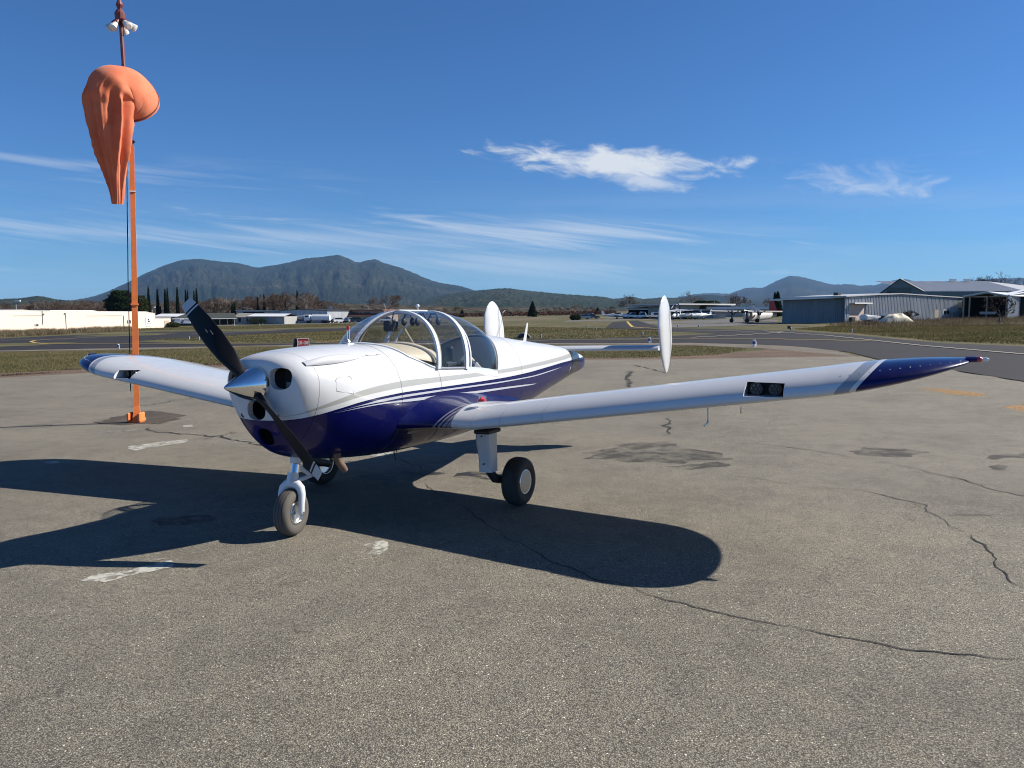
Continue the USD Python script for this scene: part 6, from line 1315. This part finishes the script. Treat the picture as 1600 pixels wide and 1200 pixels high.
for s_ in (1, -1):
    bs = np.r_[.86, np.linspace(1.05, 3.70, 14), 3.70 + (4.595 - 3.70) * np.sin(np.linspace(0, 1, 26)[1:] * np.pi / 2)]
    LLo, LLi = 3.215, 3.475
    wm = loft([wing_ring(s_ * b) for b in bs])
    ws = solid(wm)
    bz = wz(3.345)
    cut = m3.Manifold.cube((.30, LLi - LLo, .088), True).translate((1.60, s_ * 3.345, bz + .050))
    ws = ws - cut
    mm = ws.to_mesh(); wmesh = trimesh.Trimesh(mm.vert_properties[:, :3], mm.tri_verts, process=False)
    wg = ap_(plane, 'wing', wmesh, 'wing_paint', 30)
    # landing light bay behind clear cover
    ll = ap_(plane, 'landing_light', box(.01, LLi - LLo, .088, (1.735, s_ * 3.345, bz + .050)), 'engine_dark')
    for k_ in (-.062, .062):
        c0 = np.array([1.655, s_ * 3.345 + k_, bz + .050]); lamp = ap_(ll, 'lamp', cyl(c0, c0 + [.03, 0, 0], .043, 22), 'lamp_dark')
        ap_(ll, 'led_cluster', cat(*[trimesh.creation.icosphere(1, .0085).apply_translation(c0 + [-.003, .026 * math.cos(j * np.pi / 3), .026 * math.sin(j * np.pi / 3)]) for j in range(6)], trimesh.creation.icosphere(1, .0085).apply_translation(c0 + [-.003, 0, 0])), 'led_lens')
    # skin joints, aileron gap, tip screws
    def top_seam(b0, b1, xf, nm='skin_seam'):
        p = []
        for b in np.linspace(b0, b1, 20):
            r_ = wing_ring(s_ * b); up = r_[:34][::-1]; p.append([np.interp(xf, (up[:, 0] - up[0, 0]) / (up[-1, 0] - up[0, 0]), up[:, j]) for j in range(3)])
        ap_(wg, nm, tube(np.array(p) + [0, 0, .0012], .0022, 4), 'seam')
    top_seam(2.4, 4.1, .80, 'aileron_gap')
    for b in (1.32, 1.05, 1.70):
        r_ = wing_ring(s_ * b); ap_(wg, 'skin_seam', tube(r_[10:58] + [0, 0, .0], .0012, 4), 'seam')
    sc = []
    for j in range(26):
        r_ = wing_ring(s_ * (3.82 + .73 * (j // 2) / 13)); q = r_[33 + (6 if j % 2 else -5)]; sc.append(trimesh.creation.icosphere(0, .0042).apply_translation(q))
    ap_(wg, 'tip_screws', cat(*sc), 'rivet')
    # navigation light at the tip
    tz = wz(4.595) + .075; o = np.array([2.03, s_ * 4.585, tz])
    nv = ap_(plane, 'navigation_light', loft([[o + [dx * math.cos(t_), s_ * db, r * math.sin(t_)] for t_ in np.linspace(0, 2 * np.pi, 15)[:-1]] for db, dx, r in ((-.06, .04, .020), (.004, .032, .019))]), 'blue_paint', 30)
    ap_(nv, 'lens', loft([[o + [r * 1.2 * math.cos(t_), s_ * db, r * math.sin(t_)] for t_ in np.linspace(0, 2 * np.pi, 15)[:-1]] for db, r in ((.005, .019), (.024, .020), (.034, .013))]), 'lens_red', 30)
    ap_(nv, 'strobe', loft([[o + [r * math.cos(t_), s_ * db, r * math.sin(t_)] for t_ in np.linspace(0, 2 * np.pi, 15)[:-1]] for db, r in ((.035, .012), (.060, .013), (.072, .006))]), 'lens_clear', 30)
    # fillet that carries the wing into the body
    fl = []
    for u_ in np.linspace(0, 1, 22):
        b = .42 + (.865 - .42) * u_; e_ = (1 - u_) ** 2.2
        le, te = 1.55 - .34 * e_, 3.05 + .55 * e_; k = 1 + .62 * e_; q = FO * [te - le, CH * k]; fl.append(np.column_stack([le + q[:, 0], np.full(len(q), s_ * b), .775 + .035 * e_ + q[:, 1]]))
    ap_(plane, 'wing_fillet', loft(fl), 'fillet_paint', 30)
    # tail: stabiliser, fin
    hz_ = [];
    for b in np.linspace(.0, 1.27, 12):
        q = FO * [.56 - .10 * b, .55]; q[:, 1] -= .0; hz_.append(np.column_stack([5.46 + .26 * b + q[:, 0], np.full(len(q), s_ * b), 1.238 + q[:, 1] * 1.0]))
    st_ = ap_(plane, 'stabiliser', loft(hz_), 'white_paint', 30)
    ap_(st_, 'elevator_gap', tube([(5.82, s_ * .14, 1.274), (6.06, s_ * 1.26, 1.268)], .0025, 4), 'seam')
    def fin_ch(z):
        u_ = np.clip((z - .918) / (1.928 - .918), 0, 1); 
        h_ = np.interp(u_, [0, .02, .08, .2, .4, .6, .8, .92, .98, 1.0], [.03, .12, .24, .40, .545, .585, .50, .33, .16, .03]); c_ = 6.09 + np.interp(u_, [0, .4, 1], [.02, .03, -.06]); return c_ - h_ * .5, h_
    fr_ = []
    for z in .918 + (1.928 - .918) * (1 - np.cos(np.linspace(0, np.pi, 40))) / 2:
        le, h_ = fin_ch(z); q = foil(18, .115); q[:, 1] -= np.interp(q[:, 0], [0, 1], [0, 0]); fr_.append(np.column_stack([le + q[:, 0] * h_, s_ * 1.284 + (q[:, 1] - .02) * h_ * .9, np.full(len(q), z)]))
    fn = ap_(plane, 'fin', loft(fr_), 'white_paint', 40)
    for s2 in (1, -1): ap_(fn, 'rudder_hinge', tube([(6.185, s_ * 1.284 + s2 * .024, 1.02), (6.18, s_ * 1.284 + s2 * .030, 1.4), (6.17, s_ * 1.284 + s2 * .022, 1.82)], .0025, 4), 'seam')
    if s_ == -1: ap_(fn, 'control_wire', tube([(6.06, -1.25, 1.38), (6.20, -1.235, 1.60), (6.30, -1.25, 1.78)], .003, 4), 'seam')
    ap_(fn, 'static_wick', tube([(6.33, s_ * 1.284, 1.76), (6.42, s_ * 1.284, 1.80)], .003, 4), 'frame_white')
ap_(plane, 'fuel_cap', cat(cyl((1.80, 1.02, .955), (1.80, 1.02, .975), .035, 16), box(.05, .012, .02, (1.80, 1.02, .982), bevel=.004)), 'cap_red')
for b, zt_ in ((2.88, .0), (3.12, .0)):
    z = wz(b) - .085
    if b < 3: ap_(plane, 'pitot_tube', tube([(1.95, b, z + .03), (1.95, b, z - .075), (1.93, b, z - .095), (1.84, b, z - .10)], .008, 8), 'brushed_alloy')
    else: ap_(plane, 'tie_down_ring', tube([(1.95 + .012 * math.cos(t_), b, z - .02 + .022 * math.sin(t_)) for t_ in np.linspace(0, 2 * np.pi, 13)], .004, 6), 'brushed_alloy')

# undercarriage
def tyre(c, R, w_, yaw=0.0, mat='rubber', hubm='brushed_alloy', cap='frame_white', out=1):
    prof = [(R * .50, -w_ * .36), (R * .62, -w_ * .47), (R * .80, -w_ * .5), (R * .93, -w_ * .40), (R * .985, -w_ * .24), (R, -w_ * .10), (R, w_ * .10), (R * .985, w_ * .24), (R * .93, w_ * .40), (R * .80, w_ * .5), (R * .62, w_ * .47), (R * .50, w_ * .36)]
    t_ = np.linspace(0, 2 * np.pi, 49)[:-1]
    rot = lambda P: (np.array(P) @ np.array([[math.cos(yaw), math.sin(yaw), 0], [-math.sin(yaw), math.cos(yaw), 0], [0, 0, 1]])) + c
    ring = lambda pr: grid_mesh(np.array([rot([(r * math.cos(q), y, r * math.sin(q)) for r, y in pr]) for q in np.r_[t_, 0]]))
    wp = ap_(plane, 'wheel', ring(prof), mat, 40)
    for k in (-.22, 0, .22): ap_(wp, 'tread_groove', ring([(R * (1.001 - abs(k) * .04), w_ * k - .003), (R * (1.004 - abs(k) * .04), w_ * k), (R * (1.001 - abs(k) * .04), w_ * k + .003)]), 'engine_dark')
    rim = [(R * .52, -w_ * .36), (R * .50, -w_ * .40), (R * .46, -w_ * .40), (R * .44, -w_ * .26), (R * .14, -w_ * .20), (R * .14, w_ * .20), (R * .44, w_ * .26), (R * .46, w_ * .40), (R * .50, w_ * .40), (R * .52, w_ * .36)]
    ap_(wp, 'rim', ring(rim), hubm, 30)
    for s2 in (1, -1): ap_(wp, 'rim_edge', grid_mesh(np.array([rot([((R * .485 + .006 * math.cos(v)) * math.cos(q), s2 * w_ * .405 + .006 * math.sin(v), (R * .485 + .006 * math.cos(v)) * math.sin(q)) for v in np.linspace(0, 2 * np.pi, 9)]) for q in np.r_[t_, 0]])), 'chrome', True)
    return wp, rot
for s_ in (1, -1):
    zc = .213; c_ = np.array([2.19, s_ * 1.145, zc])
    wp, rot = tyre(c_, .213, .165)
    ap_(wp, 'hub_cap', loft([rot([(r * math.cos(q), s_ * y, r * math.sin(q)) for q in np.linspace(0, 2 * np.pi, 33)[:-1]]) for y, r in ((.060, .100), (.072, .100), (.078, .085), (.081, .04), (.082, .002))]), 'hubcap', 30)
    lg = ap_(plane, 'main_gear_leg', loft([[(a, s_ * (1.015 + dx), z) for a, dx in ((1.80, -.065), (1.79, -.05), (1.79, .05), (1.80, .065), (1.93, .065), (1.98, .03), (1.98, -.03), (1.93, -.065))] for z in (.70, .60)] + [[(a, s_ * (1.015 + dx), z) for a, dx in ((1.835, -.060), (1.825, -.046), (1.825, .046), (1.835, .060), (1.94, .060), (1.985, .028), (1.985, -.028), (1.94, -.060))] for z in (.45, .345)]), 'white_paint', 30)
    ap_(lg, 'leg_collar', box(.22, .15, .035, (1.885, s_ * 1.015, .695), bevel=.01), 'engine_dark'); ap_(lg, 'oleo_strut', cyl((1.90, s_ * 1.02, .40), (1.94, s_ * 1.03, .30), .030, 12), 'engine_dark')
    ap_(lg, 'trailing_arm', tube([(1.90, s_ * 1.02, .34), (1.97, s_ * 1.03, .27), (2.19, s_ * 1.04, .213)], [.035, .04, .035], 12), 'engine_dark'); ap_(lg, 'axle', cyl((2.19, s_ * 1.02, .213), (2.19, s_ * 1.20, .213), .022, 12), 'engine_dark')
    for z in (.66, .42): ap_(lg, 'screw', cyl((1.778 if z > .5 else 1.818, s_ * 1.015, z), (1.80, s_ * 1.015, z), .006, 8), 'engine_dark')
NW = np.array([.590, .0, .178]); YAW = -.20
wp, rot = tyre(NW, .178, .128, YAW, 'dusty_rubber')
ng = ap_(plane, 'nose_gear', cyl((.665, 0, .54), (.640, 0, .47), .034, 16), 'chrome', 30)
yd = lambda p: tuple(rot([np.array(p)])[0])
ap_(ng, 'strut_sleeve', cyl((.668, 0, .66), (.662, 0, .555), .046, 16), 'frame_white', 30)
ap_(ng, 'strut_collar', cyl(yd((.048, 0, .305)), yd((.044, 0, .265)), .044, 16), 'frame_white', 30); ap_(ng, 'lower_strut', tube([yd((.046, 0, .30)), yd((.03, 0, .225))], [.040, .046], 14), 'frame_white', 30)
arch = [yd((.030 * (1 - abs(u_)) + .0, u_ * .085, .205 - .03 * abs(u_) ** 3)) for u_ in np.linspace(-1, 1, 13)]
for s_ in (1, -1):
    ap_(ng, 'fork_leg', tube([yd((.03, s_ * .0, .222)), yd((.030, s_ * .045, .214)), yd((.026, s_ * .075, .185)), yd((.018, s_ * .088, .14)), yd((.006, s_ * .090, .06)), yd((0, s_ * .088, 0)), yd((0, s_ * .088, -.012))], [.036, .036, .034, .030, .024, .026, .020], 12), 'frame_white', 40)
    ap_(ng, 'axle_nut', cyl(yd((0, s_ * .088, 0)), yd((0, s_ * .118, 0)), .016, 6), 'brushed_alloy')
ap_(ng, 'torque_link', tube([(.655, .0, .555), (.74, .0, .48), (.82, .0, .425)], [.022, .018, .014], 8), 'frame_white'); ap_(ng, 'torque_link', tube([yd((.05, 0, .235)), (.74, -.005, .415), (.83, .0, .425)], [.022, .018, .016], 8), 'frame_white')
ap_(ng, 'link_bolt', cyl((.825, -.035, .425), (.825, .035, .425), .012, 8), 'brushed_alloy')
ap_(plane, 'exhaust_pipe', tube([(.90, .20, .66), (.90, .21, .57), (.915, .215, .53), (.95, .22, .485), (.97, .22, .455)], [.032, .032, .031, .029, .029], 14), 'exhaust_rust', 40)
for a, b, z0, z1 in ((1.75, .12, .50, .395), (2.0, -.05, .50, .42)): ap_(plane, 'belly_antenna', tube([(a, b, z0), (a + .02, b, z1)], .005, 6), 'engine_dark')
ap_(plane, 'tail_tie_down', tube([(5.38, 0, .84), (5.40, 0, .80), (5.42, 0, .835)], .008, 6), 'engine_dark')
an = ap_(plane, 'spine_antenna', loft([[(4.55 + dx + x_ * c_, y_ * c_ * .16, z) for x_, y_ in ((-.5, 0), (-.2, 1), (.5, 0), (-.2, -1))] for z, dx, c_ in ((1.37, 0, .085), (1.50, .05, .06), (1.605, .09, .035))]), 'frame_white')

# canopy
def bow(a0, z0, a1, z1, b0, n=49, e=2.25):
    """an arch from the left sill over the top to the right one"""
    t_ = np.linspace(0, np.pi, n); cs, sn = np.cos(t_), np.sin(t_); return np.stack([a0 + (a1 - a0) * np.abs(sn) ** 1.0, b0 * np.sign(cs) * np.abs(cs) ** (2 / e), z0 + (z1 - z0) * np.abs(sn) ** (2 / e)], 1)
FB, RB = bow(1.93, 1.215, 2.015, 1.735, .505), bow(2.395, 1.187, 2.50, 1.735, .508)
def base_curve():
    q = [];
    for t_ in np.linspace(0, np.pi / 2, 25):
        a = 1.93 - (1.93 - 1.398) * math.sin(t_) ** .75; q.append(sec(a, edge(a)) + [0, 0, .004])
    q = np.array(q); return np.vstack([q, (q * [1, -1, 1])[::-1][1:]])
def rear_frame():
    q = []
    for a in np.linspace(3.0, 3.45, 25): q.append(sec(a, edge(a)) + [0, 0, .004])
    q = np.array(q); q = np.vstack([q, (q * [1, -1, 1])[::-1][1:]]); return resample(q, 49)
def resample(q, n):
    d = np.r_[0, np.cumsum(np.linalg.norm(np.diff(q, axis=0), axis=1))]; s_ = np.linspace(0, d[-1], n); return np.stack([np.interp(s_, d, q[:, k]) for k in range(3)], 1)
BC, RF = resample(base_curve(), 49), rear_frame(); FBr, RBr = resample(FB, 49), resample(RB, 49)
def patch(c0, c1, bulge, n=14):
    P = []
    for s_ in np.linspace(0, 1, n):
        q = c0 * (1 - s_) + c1 * s_; o = q - np.array([q[:, 0].mean(), 0, 1.1]); o[:, 0] *= 0; o /= np.linalg.norm(o, axis=1, keepdims=True) + 1e-9
        P.append(q + (o + [(-.5 if bulge[1] < 0 else .5), 0, 0]) * bulge[0] * 4 * s_ * (1 - s_))
    return np.array(P)
WS = patch(BC, FBr, (.055, -1)); RW = patch(RBr, RF, (.045, 1)); SW = patch(FBr, RBr, (.006, 1), 8)
ap_(plane, 'windshield', grid_mesh(WS), 'plexiglass', True)
ap_(plane, 'rear_window', grid_mesh(RW), 'plexiglass', True)
h = 49 // 2
ap_(plane, 'side_window', grid_mesh(SW[:, :h]), 'tinted_plexiglass', True); ap_(plane, 'side_window', grid_mesh(SW[:, h + 1:]), 'tinted_plexiglass', True)
def strip(curve_, wa, th, off=0.0):
    """a flat hoop strip wa wide along the fuselage and th thick"""
    q = np.array(curve_); c_ = np.array([0, 0, 1.15]); o = q - c_; o[:, 0] = 0; o /= np.linalg.norm(o, axis=1, keepdims=True); P = []
    for da, dr in ((-wa / 2, off), (wa / 2, off), (wa / 2, off - th), (-wa / 2, off - th), (-wa / 2, off)): P.append(q + o * dr + [da, 0, 0])
    return grid_mesh(P)
fb = ap_(plane, 'front_bow', strip(FBr, .040, .022, .008), 'frame_white', 40); rb = ap_(plane, 'rear_bow', strip(RBr, .050, .026, .008), 'frame_white', 40)
ap_(plane, 'rear_frame', tube(RF, .009, 6), 'seam'); ap_(fb, 'inner_bow', strip(FBr + [.045, 0, -.004], .018, .02, -.004), 'interior_grey', 40)
ap_(rb, 'inner_bow', strip(resample(bow(2.50, 1.175, 2.60, 1.70, .49), 49), .022, .02, 0), 'frame_white', 40)
ap_(plane, 'windshield_base', tube(BC, .010, 6), 'frame_white'); 
mid = WS[:, h]; cs_ = np.array([mid + [0, s_ * .022, .006] for s_ in (-1, 1)]); cst = ap_(plane, 'windshield_strip', grid_mesh(cs_), 'frame_white', True)
ap_(cst, 'strip_rivets', cat(*[trimesh.creation.icosphere(0, .004).apply_translation(p + [0, s_ * .014, .008]) for p in mid[1:-1] for s_ in (-1, 1)]), 'rivet')
ap_(fb, 'bow_rivets', cat(*[trimesh.creation.icosphere(0, .0035).apply_translation(p * [1, 1.015, 1] + [0, 0, .009 if abs(p[1]) < .4 else 0]) for p in FBr[2:-2:3]]), 'rivet'); ap_(rb, 'bow_rivets', cat(*[trimesh.creation.icosphere(0, .0035).apply_translation(p * [1, 1.015, 1] + [0, 0, .009 if abs(p[1]) < .4 else 0]) for p in RBr[2:-2:3]]), 'rivet')
for s_ in (1, -1):
    ap_(plane, 'window_sill', tube([np.array(sec(a, edge(a))) * [1, s_, 1] + [0, 0, .008] for a in np.linspace(1.93, 2.40, 10)], .013, 8), 'brushed_alloy', 40)
    q = np.array([sec(a, edge(a)) * [1, s_, 1] for a in np.linspace(2.40, 3.0, 14)]); ap_(plane, 'rear_window_rail', grid_mesh([q + [0, s_ * .004, .022], q + [0, s_ * .010, -.045]]), 'frame_white', True)
ap_(plane, 'canopy_beam', box(.47, .05, .02, (2.255, 0, 1.738), bevel=.006), 'frame_white')
ap_(plane, 'ball_antenna', cat(trimesh.creation.icosphere(2, .018).apply_translation((2.32, .02, 1.785)), cyl((2.32, .02, 1.745), (2.32, .02, 1.775), .006, 8)), 'frame_white', 30)
ap_(plane, 'whip_antenna', tube([(1.93, -.05, 1.72), (1.90, -.05, 1.80)], .0035, 5), 'brushed_alloy')
ta = ap_(plane, 'cowl_probe', loft([[(1.33 + r * 1.5 * math.cos(t_), .0 + r * math.sin(t_), z) for t_ in np.linspace(0, 2 * np.pi, 21)[:-1]] for r, z in ((.052, 1.450), (.046, 1.464), (.018, 1.472), (.010, 1.49))]), 'brushed_alloy', 30)
for dx in (-.012, .012): ap_(ta, 'probe_rod', cyl((1.33, dx, 1.48), (1.33, dx, 1.585), .003, 6), 'frame_white')
ap_(ta, 'red_flag', box(.018, .030, .035, (1.33, 0, 1.59), bevel=.005), 'cap_red')
# cabin
def glare():
    P = []
    for u_ in np.linspace(0, 1, 16):
        a = 1.50 + .52 * u_; w_ = min(.46, float(sec(a, edge(a))[1]) - .02); z = 1.425 + .030 * math.sin(u_ * 1.6)
        P.append([(a, w_ * np.sin(t_), z - .21 * (1 - np.cos(t_)) * (.35 + .65 * u_)) for t_ in np.linspace(-np.pi / 2, np.pi / 2, 25)])
    e_ = np.array(P[-1]); P.append(e_ + [.025, 0, -.012]); P.append(e_ + [.02, 0, -.045]); P.append(e_ * [1, .96, 1] + [-.05, 0, -.05]); return grid_mesh(P)
gl = ap_(plane, 'glare_shield', glare(), 'cream_vinyl', 40)
ap_(plane, 'instrument_panel', grid_mesh([[(1.97, .44 * np.sin(t_), 1.40 - .20 * (1 - np.cos(t_))) for t_ in np.linspace(-np.pi / 2, np.pi / 2, 21)], [(2.02, .44 * np.sin(t_), 1.06) for t_ in np.linspace(-np.pi / 2, np.pi / 2, 21)]]), 'cream_vinyl', True)
ap_(gl, 'panel_pod', loft([[(a, b0 + r * 1.0 * math.cos(t_), z0 + r * 1.2 * math.sin(t_)) for t_ in np.linspace(0, 2 * np.pi, 21)[:-1]] for a, b0, z0, r in ((1.80, .30, 1.25, .02), (1.84, .30, 1.25, .10), (2.02, .29, 1.235, .135), (2.08, .29, 1.23, .13), (2.09, .29, 1.23, .11))]), 'cream_vinyl', 40)
ap_(plane, 'compass', cat(box(.10, .085, .10, (1.93, -.02, 1.60), bevel=.012), box(.02, .10, .085, (1.985, -.02, 1.60), bevel=.006)), 'engine_dark')
ap_(plane, 'compass_bracket', cyl((1.96, -.02, 1.64), (2.0, -.02, 1.73), .006, 6), 'engine_dark')
for s_ in (1, -1):
    se = ap_(plane, 'seat', box(.42, .46, .16, (2.45, s_ * .245, .84), bevel=.06), 'seat_grey')
    ap_(se, 'seat_back', box(.13, .46, .42, (2.72, s_ * .245, 1.02), bevel=.055), 'seat_grey')
    for db in (-.15, .0, .15): ap_(se, 'navy_stripe', box(.135, .055, .425, (2.719, s_ * .245 + db, 1.022), bevel=.055 if False else .02), 'seat_navy')
    ap_(se, 'headrest', box(.10, .16, .09, (2.74, s_ * .30, 1.245), bevel=.04), 'cream_vinyl')
ap_(plane, 'cabin_floor', box(1.6, .95, .02, (2.3, 0, .70)), 'interior_grey')
ap_(plane, 'rear_bulkhead', grid_mesh([[tuple(sec(a, p_) * [1, .97, 1] + [0, 0, -.01]) for p_ in np.linspace(0, np.pi, 25)] for a in (3.40,)] + [[(3.40, b_, .75) for b_ in np.linspace(.45, -.45, 25)]]), 'interior_grey', True)
ap_(plane, 'baggage_shelf', grid_mesh([[(2.80, .46, 1.00), (2.80, -.46, 1.00)], [(3.38, .42, 1.08), (3.38, -.42, 1.08)]]), 'cream_vinyl')
ap_(plane, 'fire_extinguisher', tube([(2.98, -.05, 1.22), (2.92, -.02, 1.28), (2.86, .02, 1.36), (2.84, .03, 1.38)], [.035, .04, .04, .02], 14), 'engine_dark', 40)
for b_ in (-.14, .02, .16):
    hs = ap_(plane, 'headset', tube([(2.38, b_ - .05, 1.66), (2.38, b_ - .03, 1.71), (2.38, b_ + .03, 1.71), (2.38, b_ + .05, 1.66)], .010, 6), 'engine_dark')
    for d_ in (-.05, .05): ap_(hs, 'ear_cup', trimesh.creation.icosphere(2, .032).apply_transform(np.diag([1, .7, 1.25, 1])).apply_translation((2.38, b_ + d_, 1.635)), 'engine_dark', 30)
ap_(plane, 'bow_brace', tube([(2.45, -.30, 1.66), (2.95, -.42, 1.30)], .012, 6), 'cream_vinyl')
# small registration letters under the tail
q = [];
ME = meshkit.text_mesh('N2939C', .045, .001, True); v = np.array(ME.vertices); v[:, 0] -= v[:, 0].mean()
a_ = 5.50 + v[:, 0]; z_ = 1.02 + .14 * (a_ - 5.5) + v[:, 1] - .02; y_ = np.array([float(sec(a, -np.arcsin(np.clip((SPL[3](a) - z) / (SPL[3](a) - SPL[2](a)), -1, 1) ** (SPL[5](a) / 2) if z < SPL[3](a) else -phi_of(a, z)))[1]) for a, z in zip(a_, z_)])
ME.vertices = np.column_stack([a_, y_ + .0015 + v[:, 2], z_]); ap_(fus, 'registration_letters', ME, 'frame_white')
